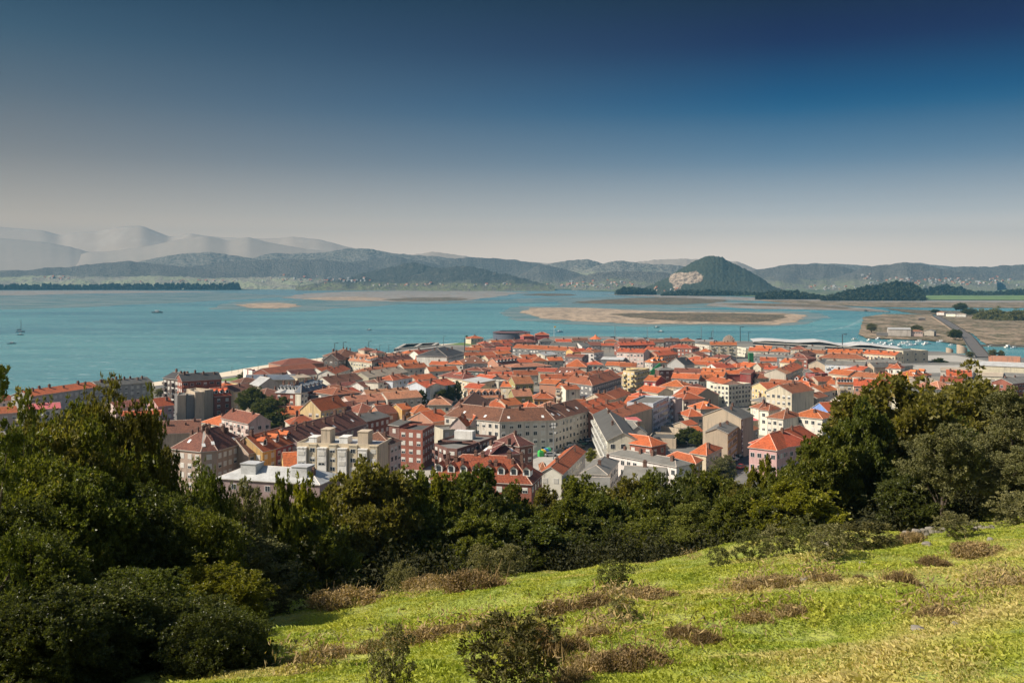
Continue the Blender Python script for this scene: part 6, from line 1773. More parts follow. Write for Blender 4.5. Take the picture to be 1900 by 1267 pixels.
for a in [
    ('tallest glossy tree of the left thicket, rising before the long grey block', 200, 735, 28, 180, 'n', 'o'),
    ('glossy tree at the right shoulder of the left thicket', 262, 776, 31, 100, 'm', 'a'),
    ('broad tree at the left picture edge behind the spiky twig', 60, 778, 24, 280, 'm', 'o'),
    ('slender leafy spike rising above the left thicket', 48, 728, 21, 46, 's', 'v'),
    ('near branch tip entering at the left picture edge above the roofs', -22, 668, 13, 115, 's', 'v'),
    ('dark lower tree in the left thicket below the tallest one', 135, 885, 20, 210, 'n', 'v'),
    ('lower tree in the thicket right below the tallest one', 238, 925, 21, 190, 'm', 'd'),
    ('lower glossy tree in the middle of the left thicket', 300, 915, 24, 160, 'm', 'v'),
    ('dark tree right of the lower glossy tree', 362, 955, 22, 160, 'n', 'a'),
    ('near dark tree at the left picture edge, halfway down', -20, 925, 16, 210, 'n', 'd'),
    ('second near tree inside the left picture edge', 62, 985, 15, 190, 'm', 'v'),
    ('low tree with sunlit top right of the thicket centre', 395, 1050, 20, 170, 'm', 'y'),
    ('nearest dark tree in the bottom left corner', 35, 1110, 12.5, 220, 'n', 'd'),
    ('near tree right of the bottom left corner tree', 155, 1085, 14, 210, 'm', 'd'),
    ('low dark tree at the bottom, in the middle of the thicket', 240, 1065, 15.5, 200, 'n', 'v'),
    ('low dark tree at the bottom, right part of the thicket', 335, 1110, 15, 190, 'm', 'd'),
    ('thicket tree beyond the left picture edge', -150, 790, 26, 220, 'n', 'a'),
    ('second thicket tree beyond the left picture edge', -290, 800, 30, 230, 'm', 'v'),
    ('low thicket tree beyond the left picture edge', -170, 960, 20, 230, 'n', 'd'),
    ('dark bush tree at the bottom edge where the meadow begins', 395, 1175, 14, 170, 'n', 'd'),
    ('last low bush tree of the thicket at the bottom edge', 440, 1225, 14.5, 110, 'm', 'v'),
    ('low bush tree at the grass edge of the thicket', 420, 1150, 17, 190, 'n', 'd'),
    ('dark tree between thicket and feathery trees', 480, 1010, 30, 140, 'a', 'd'),
]:
    tree(*a, group=NT)

for a in [
    ('rounded glossy tree between the leafy spike and the tallest left tree', 118, 772, 25, 230, 'n', 'a'),
    ('wide dark tree behind the spike at the left picture edge', -10, 800, 22, 230, 'm', 'v'),
    ('lower rounded tree left of the dark glossy tree', 272, 850, 32, 110, 'n', 'o'),
    ('second rank thicket tree below the leafy spike', 60, 848, 20, 220, 'm', 'a'),
    ('rounded tree at the right rim of the thicket, left of the brown corner block', 284, 796, 31, 90, 'm', 'v'),
    ('shaded thicket tree under the right shoulder', 265, 920, 25, 230, 'n', 'd'),
]:
    tree(*a, group=NT)
def undergrowth():
    rs = np.random.RandomState(9)
    V, T = [], []
    for k in range(520):
        x = rs.uniform(-14, 34)
        y = float(interp(x, EDGE)) + rs.uniform(1.0, 9)
        if x < -7: y = rs.uniform(14, 46)
        zb = hzs(x, y)
        h = rs.uniform(1.0, 2.6) if y < 60 else 3
        m = 170
        P = np.array([x, y, zb + h * .45]) + unit(rs.normal(size=(m, 3))) * np.array([1.1, 1.1, h * .6]) * rs.uniform(.4, 1, (m, 1))
        V.append(leaves(P, rs.normal(size=(m, 3)) * .3, .22, .09, rs)); T.append(np.clip(rs.normal(.35, .2, m), 0, .9))
    tag(obj('undergrowth', quads_mesh('undergrowth', np.concatenate(V), np.concatenate(T), [M['leafdull']]), None, (.045, .045, .018)), kind='stuff')
undergrowth()
# ------------------------------------------------------------------ town trees, palms
TT_ = 'dark trees of the town gardens'
def ttree(label, px, pytop, pybase, wpx, var='c', col='d', grp=TT_):
    D = (CAMZ - ZG) * FPX / (pybase - HOR)
    return tree(label, px, pytop, D, wpx, var, col, grp, zbase=ZG - .1)
for a in [('large dark pine like tree at the left of the park group', 467, 718, 775, 46, 'd', 'd'), ('wide dark bare crowned tree in the middle of the park group', 495, 738, 795, 62, 'd', 'd'), ('dark tree at the right end of the park group', 520, 737, 785, 40, 'c', 'd'),
          ('green shrubby tree at the front of the park group', 485, 778, 806, 46, 'b', 'v'), ('low green tree left of the palm in the park', 505, 765, 800, 34, 'c', 'v'), ('dark garden tree left of the pale orange villa', 783, 724, 760, 22, 'c', 'd'), ('tall dark cypress like tree behind the pale orange villa', 850, 707, 746, 14, 'c', 'd'),
          ('dark garden tree below the blue shaded block', 820, 722, 752, 26, 'b', 'd'), ('dark tree beside the cream terraced house foot', 836, 716, 748, 16, 'c', 'd'), ('dark fir in the lawn beside the brick block', 772, 835, 866, 24, 'c', 'd'), ('low shrub left of the fir beside the brick block', 758, 848, 866, 24, 'b', 'd'),
          ('ivy covered tree in the walled garden by the huge gable', 1278, 792, 826, 34, 'b', 'd'), ('garden tree below the tiny orange garden houses', 1295, 800, 830, 30, 'a', 'v'), ('dark shrub at the white six storey block yard', 1262, 803, 828, 24, 'b', 'd'), ('green tree right of the huge gable block', 1402, 748, 772, 26, 'b', 'd'),
          ('bare brownish tree at the narrow street corner', 1342, 845, 905, 44, 'e', 'g'), ('yellowish hedge tree on the slope below the sunlit balcony block', 1097, 832, 862, 18, 'b', 'y'), ('dark tree at the foot of the long grey block', 298, 745, 765, 28, 'b', 'd'), ('tree beside the beach left of the dark brown block', 297, 720, 738, 22, 'e', 'g'),
          ('pale bare tree by the beach hall', 456, 688, 701, 18, 'e', 'g'), ('small tree on the beach lawn', 446, 694, 705, 14, 'e', 'g'), ('round promenade tree left of the dark beach block', 566, 665, 676, 9, 'b', 'v'), ('second promenade tree beside the round one', 573, 666, 676, 6, 'c', 'd'),
          ('white blossoming tree beside the pyramid roof', 1108, 675, 692, 22, 'e', 'g'), ('bare tree by the water at the right', 1842, 648, 664, 16, 'e', 'g'), ('second bare tree by the water at the right', 1858, 650, 664, 12, 'e', 'g'), ('row of low bushes by the concrete lot', 1742, 664, 672, 24, 'b', 'd'),
          ('dark shrub below the bridge ramp at right', 1800, 652, 664, 14, 'e', 'g'), ('dark tree on the marsh peninsula beside the bridge', 1773, 611, 628, 26, 'd', 'd'), ('tree on the spit beyond the bridge houses', 1783, 562, 579, 22, 'd', 'd'), ('dark bush right of the spit tree', 1800, 572, 582, 30, 'd', 'd'),
          ('low dark tree group left of the bridge houses', 1735, 574, 582, 16, 'd', 'd'), ('brown scrub bank right of the bridge houses', 1840, 573, 590, 70, 'd', 'g'), ('second brown scrub bank at the right edge', 1890, 575, 592, 60, 'd', 'g'), ('scrub at the left end of the peninsula', 1617, 600, 615, 20, 'e', 'g'), ('bare trees behind the pink arcade house', 1700, 603, 618, 24, 'e', 'g')]:
    ttree(*a)
def palm(label, px, pytop, pybase, wpx):
    D = (CAMZ - ZG) * FPX / (pybase - HOR)
    h = (pybase - pytop) / FPX * D
    rr = wpx / FPX * D / 2
    root = thing('palm_tree', label, 'palm', W(px, pybase, ZG))
    m = MB(); m.tube([(0, 0, 0), (.1, 0, h * .35), (0, 0, h * .7)], [.38, .3, .34], 8)
    obj('trunk', m.mesh('trunk', [M['bark']], True), root)
    rs = np.random.RandomState(int(px))
    V = []
    for i in range(46):
        a = rs.uniform(0, 6.28); e = rs.uniform(-.5, 1.2)
        L = rr * rs.uniform(.8, 1.1)
        prev = np.array([0, 0, h * .7]); d = np.array([math.cos(a) * math.cos(e), math.sin(a) * math.cos(e), math.sin(e)])
        side = np.array([-math.sin(a), math.cos(a), 0])
        for k in range(7):
            nx = prev + d * L / 7
            w = .34 * math.sin(math.pi * (k + .7) / 8)
            dr = np.array([0, 0, -.16])
            V.append([prev, prev + side * w + dr, nx + side * w * .8 + dr, nx]); V.append([prev, nx, nx - side * w * .8 + dr, prev - side * w + dr])
            prev = nx; d = unit(d + np.array([0, 0, -.17]))
    V = np.array(V)
    obj('crown', quads_mesh('crown', V, rs.uniform(.2, .6, len(V)), [M['leafdull']]), root, (.05, .065, .02))
palm('thick palm in front of the half timbered villa', 526, 764, 800, 32)
palm('twin topped palm left of the pavilion on the beach', 866, 621, 634, 9)

# ------------------------------------------------------------------ field: grass blades, bracken and bramble clumps, stones
def ghit(px, py):
    t = (py - HOR) / FPX; s = (px - 950) / FPX
    ys_ = np.linspace(2, 120, 4000)
    below = hz(s * ys_, ys_) > CAMZ - t * ys_
    i = int(np.argmax(below)) if below.any() else len(ys_) - 1
    return s * ys_[i], ys_[i]
def mound(seed, n, l, w, hgt=.5, twigs=60, sq=1.0):
    rs = np.random.RandomState(seed)
    V, T = [], []
    k = 26
    for i in range(k):
        a = rs.uniform(0, 6.28); r = math.sqrt(rs.uniform(0, 1)) * .8
        c = np.array([math.cos(a) * r, math.sin(a) * r * .8, hgt * (1 - r * r * .75) * rs.uniform(.35, .85)])
        m = n // k
        d = unit(rs.normal(size=(m, 3)))
        P = c + d * rs.uniform(.05, 1, (m, 1)) ** .7 * np.array([.26, .24, .2 * hgt * 2])
        P[:, 2] = np.abs(P[:, 2])
        V.append(leaves(P, unit(P - np.array([0, 0, -.2])), l, w, rs, .5, .6)); T.append(np.clip(rs.normal(.45 + rs.uniform(-.2, .2), .2, m), 0, .98))
    for i in range(twigs):                     # thin upright stems standing out of the mound
        a = rs.uniform(0, 6.28); r = math.sqrt(rs.uniform(0, 1)) * .9
        p = np.array([math.cos(a) * r, math.sin(a) * r * .8, 0.0])
        d = unit(np.array([rs.normal() * .35 + p[0] * .5, rs.normal() * .35 + p[1] * .5, 1.0])) * hgt * rs.uniform(.7, 1.5)
        s = unit(np.cross(d, rs.normal(size=3))) * .012
        V.append(np.array([[p - s, p + s, p + d + s * .2, p + d - s * .2]])); T.append(np.array([rs.uniform(.3, .9)]))
    return quads_mesh('foliage', np.concatenate(V), np.concatenate(T), [M['leafdull']])
for i_, sd in enumerate((51, 52, 53)):
    V_, T_, lb_ = crown(sd, 1.5, .85, 8, 15, 42, .085, .03, low=-.15, ros=6)
    VAR['bush%d' % i_] = (quads_mesh('foliage', V_, T_, [M['leafdull']]), None, float(np.percentile(V_[:, 2, 2], 99.5)), float(np.percentile(np.abs(V_[:, 2, :2]), 97)), None)
MOUND = [mound(31, 5200, .075, .03, .42), mound(32, 5200, .07, .028, .5), mound(33, 4600, .085, .026, .36, 110), mound(34, 6000, .09, .045, .85, 40), mound(35, 12000, .055, .03, .95, 60)]
SHC = dict(br=(.22, .15, .085), lb=(.31, .22, .125), gg=(.20, .185, .095), gr=(.12, .125, .045), dk=(.10, .09, .035), st=(.36, .27, .12))
def shrub(label, px, py, wpx, hpx, v, col, group, D=None):
    if D is None: x, y = ghit(px, py)
    else: x, y = (px - 950) / FPX * D, D
    z = hzs(x, y)
    k_ = (1.35 if v < 3 else 1.1) if py < 1262 else 1.0
    w = wpx / FPX * y / 2 * k_; h = hpx / FPX * y * (1.35 - .35 * (v < 3) if k_ > 1 else 1.1)
    if v in (3, 4):
        me_, _t, H_, R_, _q = VAR['bush%d' % (int(px) % 3)]
        o = obj('shrub', me_, None, SHC[col], (x, y, z), rt.uniform(0, 6.3), (w / R_, w / R_, h / H_))
        return tag(o, label, 'shrub', group)
    base = [.42, .5, .36, .85, .95][v] * 1.25
    o = obj('shrub', MOUND[v], None, SHC[col], (x, y, z - .05), rt.uniform(-.5, .5), (w, w, h / base))
    return tag(o, label, 'shrub', group)
G1 = 'grey green shrubs along the field edge'
for l, px, py, w, h, v, c in [('brown bramble at the left lower corner of the field edge', 640, 1122, 120, 38, 0, 'lb'), ('small pale bush at the dark tree line left', 735, 1100, 40, 44, 3, 'gg'), ('large dark brown bramble mound on the field edge', 880, 1094, 110, 48, 1, 'br'), ('grey green bush behind the dark brown mound', 896, 1070, 50, 48, 3, 'gg'),
    ('grey green bush right of the dark brown mound', 940, 1068, 60, 44, 3, 'gg'), ('low brown bush between two grey green bushes', 985, 1058, 60, 36, 0, 'lb'), ('bushy grey green clump in the middle of the edge', 1038, 1052, 58, 50, 3, 'gg'), ('low straw tuft at the middle of the edge', 1092, 1046, 90, 20, 2, 'st'),
    ('pale round bush on the edge right of the middle', 1137, 1042, 44, 28, 3, 'gg'), ('small round bush beside the pale round one', 1172, 1038, 32, 32, 3, 'gg'), ('taller pale bush before the round dark hedge tree', 1208, 1034, 52, 42, 3, 'gg'), ('dry brown scrub at the edge before the right hedge', 1262, 1028, 80, 24, 2, 'lb'),
    ('small dark bush where the right hedge begins', 1336, 1054, 40, 30, 4, 'gr'), ('dense green bush beside the small dark bush', 1390, 1042, 60, 44, 3, 'gr'), ('grey bush left of the pale stones', 1438, 1034, 60, 44, 3, 'gg'), ('tall grass bush under the low spreading tree', 1485, 1026, 70, 52, 3, 'gr'),
    ('green bush right below the pale stones', 1535, 1036, 70, 50, 3, 'gg'), ('pale leafy bush left of the stone row at right', 1778, 996, 70, 34, 3, 'gg'), ('bush at the far right edge of the field', 1880, 975, 80, 46, 3, 'gg'), ('tiny tuft left of the right stone row', 1690, 1004, 50, 22, 2, 'lb'), ('low dark bush in shade before the big right tree', 1600, 1020, 110, 40, 4, 'dk'),
    ('small upright shoot at the left field edge', 762, 1094, 24, 34, 3, 'gg'), ('brown bramble strip above the left field edge', 800, 1092, 90, 30, 0, 'lb')]:
    shrub(l, px, py, w, h, v, c, G1)
G2 = 'brown bracken clumps scattered over the field'
for l, px, py, w, h, v, c in [('solitary green shrub in the middle of the field', 1145, 1100, 66, 48, 4, 'gr'), ('dark brown clump below the solitary green shrub', 1108, 1124, 76, 34, 1, 'br'), ('brown bracken left of the dark brown clump', 1040, 1140, 80, 36, 0, 'br'), ('brown bracken right of the solitary green shrub', 1205, 1108, 90, 24, 0, 'lb'),
    ('grey shrub below the dark brown clump', 1155, 1150, 50, 34, 3, 'gg'), ('low bracken band clump, left end', 755, 1192, 70, 30, 2, 'lb'), ('low bracken band clump over the sparse shrub', 805, 1182, 80, 28, 0, 'lb'), ('low bracken band clump, third from the left', 862, 1172, 70, 24, 0, 'lb'), ('low bracken band clump reaching the big bush', 925, 1164, 70, 24, 2, 'lb'),
    ('bracken clump right of the big foreground bush', 1055, 1205, 70, 34, 0, 'br'), ('bracken clump climbing right from the big bush', 1100, 1180, 60, 28, 2, 'lb'), ('wide brown bracken clump at the lower middle', 1105, 1245, 120, 46, 2, 'lb'), ('dense brown bracken at the lower middle, right one', 1180, 1235, 120, 46, 0, 'br'), ('brown bracken at the lower middle near the bottom edge', 1060, 1268, 90, 40, 2, 'lb'),
    ('dark brown clump in the field right of the lower bracken', 1310, 1192, 60, 36, 1, 'br'), ('small brown clump above the dark brown clump', 1270, 1178, 60, 30, 0, 'br'), ('bracken strip left of the white stone', 1395, 1094, 70, 26, 2, 'lb'), ('bracken strip touching the white stone', 1450, 1084, 70, 26, 0, 'lb'), ('short brown clump right of the white stone', 1535, 1078, 46, 24, 0, 'lb'),
    ('small dark clump in the upper right field', 1596, 1076, 32, 18, 1, 'br'), ('spiky brown clump in the right field', 1668, 1084, 56, 34, 2, 'br'), ('dark brown clump near the field edge at right', 1732, 1050, 58, 28, 1, 'br'), ('wide bracken clump below the stone row at right', 1815, 1028, 90, 30, 0, 'lb'), ('thin dry bracken in the middle right field', 1400, 1148, 70, 22, 2, 'lb'), ('second thin dry bracken in the middle right field', 1470, 1136, 70, 20, 2, 'lb'),
    ('dry bracken above the sunken stone', 1738, 1146, 70, 30, 2, 'lb'), ('dry clump at the right picture edge of the field', 1885, 1086, 60, 24, 2, 'lb'), ('small straw clump by the left edge of the lower field', 560, 1235, 70, 30, 2, 'st'), ('dark tangled shrub at the thicket foot', 520, 1140, 80, 40, 4, 'dk'), ('straw clump below the thicket shadow', 610, 1215, 80, 24, 2, 'lb'), ('bracken wisp above the low bracken band', 690, 1205, 60, 24, 2, 'lb')]:
    shrub(l, px, py, w, h, v, c, G2)
shrub('big bushy bramble with dark heart at the bottom middle', 950, 1290, 185, 150, 4, 'dk', 'two nearest bushes')
shrub('brown leafless top of the bramble rising behind the big bush', 985, 1225, 100, 90, 2, 'br', 'two nearest bushes')
shrub('sparse grey green shrub at the bottom left of the field', 722, 1285, 80, 115, 3, 'gg', 'two nearest bushes')
def rock(label, px, py, wpx, hpx, seed, group='pale stones in the field', pale=1.0):
    x, y = ghit(px, py)
    rs = np.random.RandomState(seed)
    import bmesh
    bm = bmesh.new(); bmesh.ops.create_icosphere(bm, subdivisions=3, radius=1)
    ph = rs.uniform(0, 6, 6)
    for v in bm.verts:
        c = v.co
        k = 1 + .16 * math.sin(c.x * 3 + ph[0]) * math.cos(c.y * 2.6 + ph[1]) + .10 * math.sin(c.z * 5 + ph[2] + c.x * 3) + rs.uniform(-.035, .035)
        v.co = Vector((c.x * k, c.y * k, max(c.z * k, -.5) if c.z < .55 else .55 + (c.z * k - .55) * .5))
    me = bpy.data.meshes.new('stone'); bm.to_mesh(me); bm.free()
    me.materials.append(M['stone'])
    w = wpx / FPX * y / 2; h = hpx / FPX * y
    o = obj('stone', me, None, None, (x, y, hzs(x, y) + h * .15), rs.uniform(0, 3), (w, w * .8, h * .75))
    return tag(o, label, 'stone', group)
M['stone'] = mk_plain('limestone', (.25, .22, .18), .9, 0, .4, 4)
for i, a in enumerate([('large sunken pale stone in the lower right field', 1702, 1168, 24, 10), ('white stone lying by the bracken strip', 1493, 1078, 18, 9), ('flat pale stone in the upper right field', 1601, 1046, 14, 6), ('pale stone in the bushes, left of a pair', 1523, 1010, 12, 9), ('pale stone in the bushes, right of a pair', 1535, 1012, 14, 12),
                       ('white angular stone at the edge below the bare trunk', 1720, 1011, 18, 9), ('pale stone of the right row, left end', 1810, 984, 14, 10), ('pale stone of the right row, second', 1820, 980, 12, 8), ('pale stone of the right row, third', 1829, 983, 14, 9), ('pale stone of the right row, right end', 1840, 980, 12, 8), ('pale stone below the right stone row', 1838, 1003, 14, 9),
                       ('small pale stone right of the sunken one', 1772, 1158, 12, 6), ('shaded grey boulder of the stone heap, left one', 1684, 996, 22, 16), ('shaded grey boulder of the stone heap, second', 1700, 994, 20, 18), ('shaded grey boulder of the stone heap, third', 1714, 992, 20, 16), ('shaded grey boulder of the stone heap, fourth', 1728, 990, 22, 18), ('shaded grey boulder of the stone heap, right one', 1746, 988, 20, 14), ('tiny stone in the grass near the right bracken', 1757, 1046, 12, 6)]):
    rock(*a, seed=100 + i)

def bracken():
    rs = np.random.RandomState(15)
    V, T = [], []
    for pl in ([(690, 1215), (760, 1195), (840, 1175), (930, 1160)], [(1000, 1150), (1060, 1130), (1110, 1118), (1170, 1108), (1250, 1092)], [(1040, 1215), (1090, 1190), (1130, 1165), (1180, 1150), (1260, 1140)],
               [(1020, 1265), (1090, 1240), (1180, 1215), (1240, 1195)], [(1360, 1100), (1420, 1085), (1480, 1075)], [(1370, 1150), (1430, 1140), (1500, 1128)], [(1500, 1080), (1570, 1070)], [(1640, 1080), (1700, 1060)],
               [(1780, 1035), (1860, 1010)], [(1690, 1150), (1780, 1130), (1900, 1080)], [(600, 1130), (690, 1115), (780, 1100), (880, 1085)], [(1180, 1050), (1300, 1035)], [(540, 1250), (620, 1225), (700, 1205)], [(1270, 1180), (1330, 1190)]):
        g = [ghit(*q) for q in pl]
        for (x0, y0), (x1, y1) in zip(g[:-1], g[1:]):
            L = math.hypot(x1 - x0, y1 - y0)
            n = int(L * 260)
            t = rs.rand(n)
            c = fbm(t * L * 1.1 + x0 * 7, np.zeros(n) + y0, 3)
            k = c > .42
            t, c = t[k], c[k]; n = len(t)
            x = x0 + (x1 - x0) * t + rs.normal(0, .20, n); y = y0 + (y1 - y0) * t + rs.normal(0, .30, n)
            z = hz(x, y) + rs.rand(n) ** 1.5 * .38 * (c - .3) * 3
            P = np.stack([x, y, z], -1)
            V.append(leaves(P, rs.normal(size=(n, 3)) * .3, .10, .022, rs, .8)); T.append(np.clip(rs.normal(.5, .25, n), 0, .92))
    tag(obj('dry_bracken', quads_mesh('dry_bracken', np.concatenate(V), np.concatenate(T), [M['leafdull']]), None, (.33, .24, .14)), kind='stuff')
bracken()
# grass: one stuff object of many blades
def mk_grass():
    m, t, b, out = mat('grass_blades')
    k = N(t)
    p = k.pos()
    at = k.n('ShaderNodeAttribute', attribute_name='tint').outputs['Fac']
    dry = k.n('ShaderNodeAttribute', attribute_name='dry').outputs['Fac']
    g = k.mix(k.map(k.noise(p, .45, 5, .65), .32, .68), (.34, .38, .05), (.48, .48, .085))
    g = k.mix(k.map(k.noise(p, 1.1, 4, .65), .48, .64, 0, .75), g, (.22, .30, .042))
    c = k.mix(dry, g, (.62, .49, .23))
    c = k.mix(at, k.mix(1.0, c, (.78, .8, .8), 'MULTIPLY'), k.mix(1.0, c, (1.15, 1.13, 1.05), 'MULTIPLY'))
    k.set(b.inputs['Base Color'], c)
    b.inputs['Roughness'].default_value = .6
    b.inputs['Specular IOR Level'].default_value = .25
    tr = k.n('ShaderNodeBsdfTranslucent', {'Color': k.mix(1.0, c, (1.3, 1.3, .6), 'MULTIPLY')})
    ms = k.n('ShaderNodeMixShader', {0: .35, 1: b.outputs[0], 2: tr.outputs[0]})
    t.links.new(ms.outputs[0], out.inputs[0])
    return m
def grass():
    rs = np.random.RandomState(77)
    n = 1900000
    u = rs.rand(n)
    y = 6.0 * (56 / 6.0) ** u
    y = np.where(rs.rand(n) < .35, rs.uniform(12, 54, n), y)
    x = np.where(rs.rand(n) < .82, rs.uniform(-.36, .60, n) * y, rs.uniform(-.5, 1.15, n) * y)
    ye = interp(x, EDGE)
    lb = np.interp(y, [5, 15.2, 22, 37, 60], [-3.4, -5.0, -6.8, -8.6, -9.0])
    ok = (y < ye + 2.5) & (x > lb)
    x, y = x[ok], y[ok]; n = len(x)
    z = hz(x, y)
    sc = np.clip(y / 22, .55, 2.0)
    tuft = fbm(x * 1.7, y * 1.7, 3)
    big = fbm(x / 3.2 + 5, y / 2.2 + 2, 4)
    h = (.025 + .075 * rs.rand(n) ** 1.8 * (.2 + 1.8 * tuft + .8 * np.clip(tuft - .58, 0, 1) * 3)) * (0.8 + .35 * sc)
    pts = [ghit(q[0], q[1]) for q in ((1560, 1267), (1640, 1215), (1720, 1185), (1800, 1150), (1905, 1105))]
    dline = np.min(np.stack([np.abs(np.interp(x, [p[0] for p in pts], [p[1] for p in pts]) - y - o) for o in (0.,)]), 0)
    band = np.clip(1 - dline / 1.3, 0, 1) * (x > pts[0][0] - .5)
    dry = np.clip((big - .57) * 5 + (rs.rand(n) - .5) * .8, 0, .7)
    dry = np.maximum(dry, band * rs.uniform(.6, 1, n))
    h = h * .72 * (1 + .3 * band)
    wd = (.0022 + .0026 * rs.rand(n)) * sc
    a = rs.uniform(0, 2 * math.pi, n)
    lean = np.stack([rs.normal(0, .45, n) - .15, rs.normal(0, .45, n) + .1, np.ones(n)], -1)
    lean = unit(lean) * h[:, None]
    s = np.stack([np.cos(a) * wd, np.sin(a) * wd, np.zeros(n)], -1)
    P = np.stack([x, y, z - .01], -1)
    bend = np.stack([rs.normal(0, .3, n) * h, rs.normal(0, .3, n) * h, -.25 * h], -1)
    V = np.stack([P - s, P + s, P + lean * .6 + s * .7, P + lean + bend], 1)
    me = quads_mesh('grass', V, rs.rand(n), [mk_grass()])
    at = me.attributes.new('dry', 'FLOAT', 'FACE'); at.data.foreach_set('value', dry.astype(np.float32))
    tag(obj('grass', me), kind='stuff')
grass()
# far woods: knoll right of the wooded hill and the strip of trees on the far left shore (masses of crowns)
def wood(name, outline, ybase, D, depth, n, size, seed):
    rs = np.random.RandomState(seed)
    V, T = [], []
    xs_ = rs.uniform(outline[0][0], outline[-1][0], n)
    tops = interp(xs_, outline)
    bases = interp(xs_, ybase) if isinstance(ybase, list) else np.full(n, ybase)
    f = rs.rand(n)
    for i in range(n):
        d = D + depth * (f[i] * 1.0)
        pyb = bases[i] + (tops[i] - bases[i]) * f[i] * .97
        c = np.array([(xs_[i] - 950) / FPX * d, d, ZAT(pyb, d) - size * .4])
        m = 26
        dd = unit(rs.normal(size=(m, 3)))
        s = size * rs.uniform(.7, 1.3)
        P = c + dd * s * np.array([.8, .8, 1.0]) * rs.uniform(.5, 1, (m, 1))
        V.append(leaves(P, dd, s * 1.1, s * .8, rs, .2, .2)); T.append(np.clip(rs.normal(.4 + rs.uniform(-.15, .15), .12, m), 0, .9))
    me = quads_mesh(name, np.concatenate(V), np.concatenate(T), [M['leafdull']])
    o = obj(name, me, None, (.042, .050, .024))
    return tag(o, kind='stuff')
wood('far_woods', [(1526, 555), (1563, 542), (1597, 534), (1637, 526), (1663, 520), (1684, 524), (1703, 530), (1714, 545)], [(1526, 557), (1714, 556)], 3050, 330, 800, 8, 41)
wood('far_woods', [(1690, 540), (1712, 538), (1729, 534), (1755, 529), (1782, 534), (1808, 543), (1847, 543), (1900, 538), (1960, 537)], 549, 3950, 200, 620, 10, 47)
wood('far_woods', [(-60, 529), (0, 527), (120, 528.5), (190, 528), (300, 526.5), (380, 526.5), (442, 526), (447, 532)], 537.6, 5750, 60, 700, 11, 42)
wood('far_woods', [(1405, 548), (1440, 540), (1470, 541), (1500, 545), (1522, 549), (1530, 553)], 553, 3250, 100, 260, 8, 43)
wood('far_woods', [(1146, 540), (1160, 533), (1180, 535), (1200, 537), (1215, 540)], 542.5, 4100, 60, 200, 8, 44)
wood('far_woods', [(1225, 546), (1262, 539), (1300, 538), (1340, 540), (1400, 545), (1440, 546)], 549, 3900, 90, 420, 8, 45)
wood('far_woods', [(560, 533), (620, 530), (700, 531), (780, 532), (860, 531), (960, 533)], 535.5, 6300, 60, 420, 9, 46)
# ------------------------------------------------------------------ windows and balconies that can be seen from about here
def unit_window(kind):
    m = MB()
    m.box(-.5, .5, -.05, .03, -.5, .5, 0)
    def pane(x0, x1, z0, z1, mt): m.box(x0, x1, -.075, -.05, z0, z1, mt)
    if kind == 'blind':
        pane(-.43, .43, -.44, .44, 2)
    elif kind == 'half':
        pane(-.43, .43, .02, .44, 2); pane(-.43, -.03, -.44, -.02, 1); pane(.03, .43, -.44, -.02, 1)
    else:
        pane(-.43, -.03, -.44, .44, 1); pane(.03, .43, -.44, .44, 1)
    return m.mesh('window', [M['frame'], M['glass'], M['blind']])
WM = {k: unit_window(k) for k in ('blind', 'half', 'dark')}
def balcony_mesh():
    m = MB()
    m.box(-1.3, 1.3, -1.1, 0, -.14, 0, 0)
    m.box(-1.3, 1.3, -1.1, -1.04, .06, .95, 0); m.box(-1.3, -1.24, -1.04, 0, .06, .95, 0); m.box(1.24, 1.3, -1.04, 0, .06, .95, 0)
    return m.mesh('balcony', [M['wall']])
BM = balcony_mesh()
bpy.context.view_layer.update()
dg = bpy.context.evaluated_depsgraph_get()
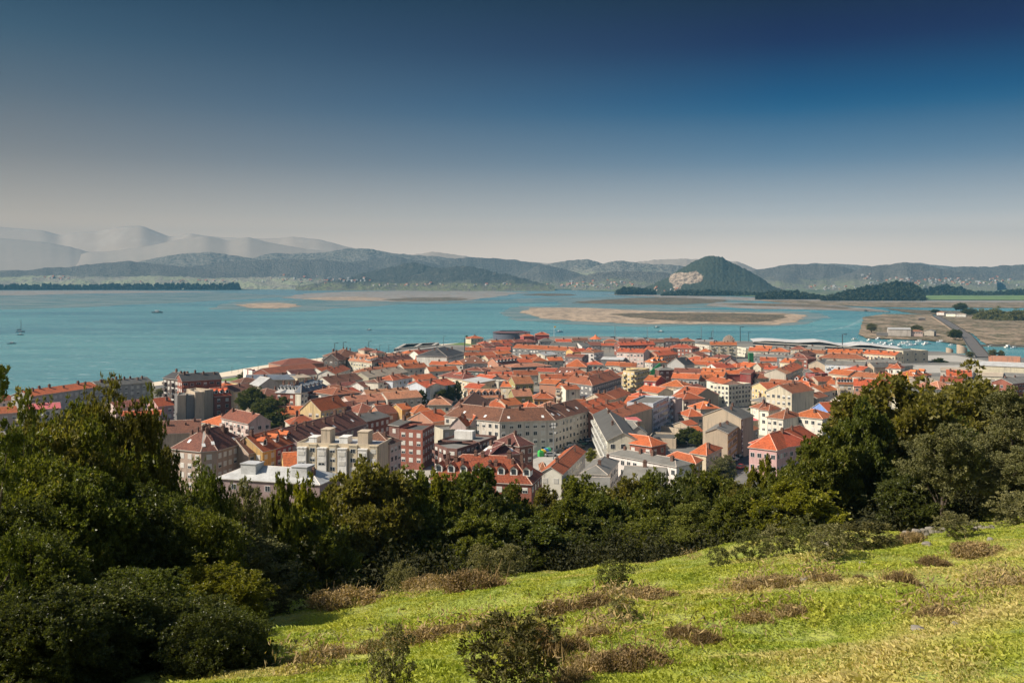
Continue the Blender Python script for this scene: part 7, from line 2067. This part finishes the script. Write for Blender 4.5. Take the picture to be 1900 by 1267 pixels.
def seen(p, n2, tol=1.2):
    for dx in (0, -5, 5):
        o = Vector((dx, 0, CAMZ))
        tgt = Vector(p) + Vector((n2.x, n2.y, 0)) * .35
        d = tgt - o; L = d.length
        px = 950 + p.x / p.y * FPX; py = HOR + (CAMZ - p.z) / p.y * FPX
        if px < -40 or px > 1940 or py > 1300: return False
        h, loc, *_ = SC.ray_cast(dg, o, d / L, distance=L - .05)
        if not h: return True
    return False
keepw = [q for q in WINQ if seen(q[1], q[2])]
keepb = [q for q in BALQ if seen(q[1] + Vector((0, 0, .6)), q[2])]
# tiny white villages on the far plain and slopes, read as one mass
from_far = MB()
for px, py, mi, sc in FARH:
    d = Vector(((px - 950) / FPX, 1, -(py - HOR) / FPX)).normalized()
    h, loc, nrm, fi, ob, _ = SC.ray_cast(dg, Vector((0, 0, CAMZ)), d)
    if not h or not ob.name.startswith(('hills', 'far_plain', 'wooded', 'mountains')) or loc.y < 3000: continue
    me = hm[mi]
    a = random.Random(px).uniform(-.6, .6)
    R2 = Matrix.Rotation(a, 3, 'Z')
    s = sc * loc.y / 4600
    from_far.add([R2 @ (v.co * s) + loc for v in me.vertices], [list(p.vertices) for p in me.polygons], 0)
    n_ = len(me.polygons)
    from_far.i[-n_:] = [p.material_index + 2 * mi for p in me.polygons]
fm = []
for me in hm: fm += [me.materials[0], me.materials[1]]
tag(obj('far_villages', from_far.mesh('far_villages', fm)), kind='stuff')
for root, c, n2, yaw, w, h, kind in keepw:
    obj('window', WM[kind], root, None, c - root.location, yaw, (w, 1, h))
for root, c, n2, yaw, col in keepb:
    obj('balcony', BM, root, tuple(min(.7, q * 1.1) for q in col), c - root.location, yaw)
print('windows', len(WINQ), len(keepw), 'balconies', len(BALQ), len(keepb), 'objects', len(bpy.data.objects))

# ------------------------------------------------------------------ haze over the whole place
m = bpy.data.materials.new('haze')
m.use_nodes = True
t = m.node_tree; t.nodes.clear()
out = t.nodes.new('ShaderNodeOutputMaterial')
pv = t.nodes.new('ShaderNodeVolumePrincipled')
pv.inputs['Color'].default_value = (*HAZE_C, 1)
pv.inputs['Density'].default_value = HAZE_D
pv.inputs['Anisotropy'].default_value = 0.0
t.links.new(pv.outputs[0], out.inputs['Volume'])
b = MB(); b.box(-12000, 12000, -900, HAZE_END, -2, HAZE_TOP)
hz_o = obj('haze', b.mesh('haze', [m]))
tag(hz_o, kind='stuff')
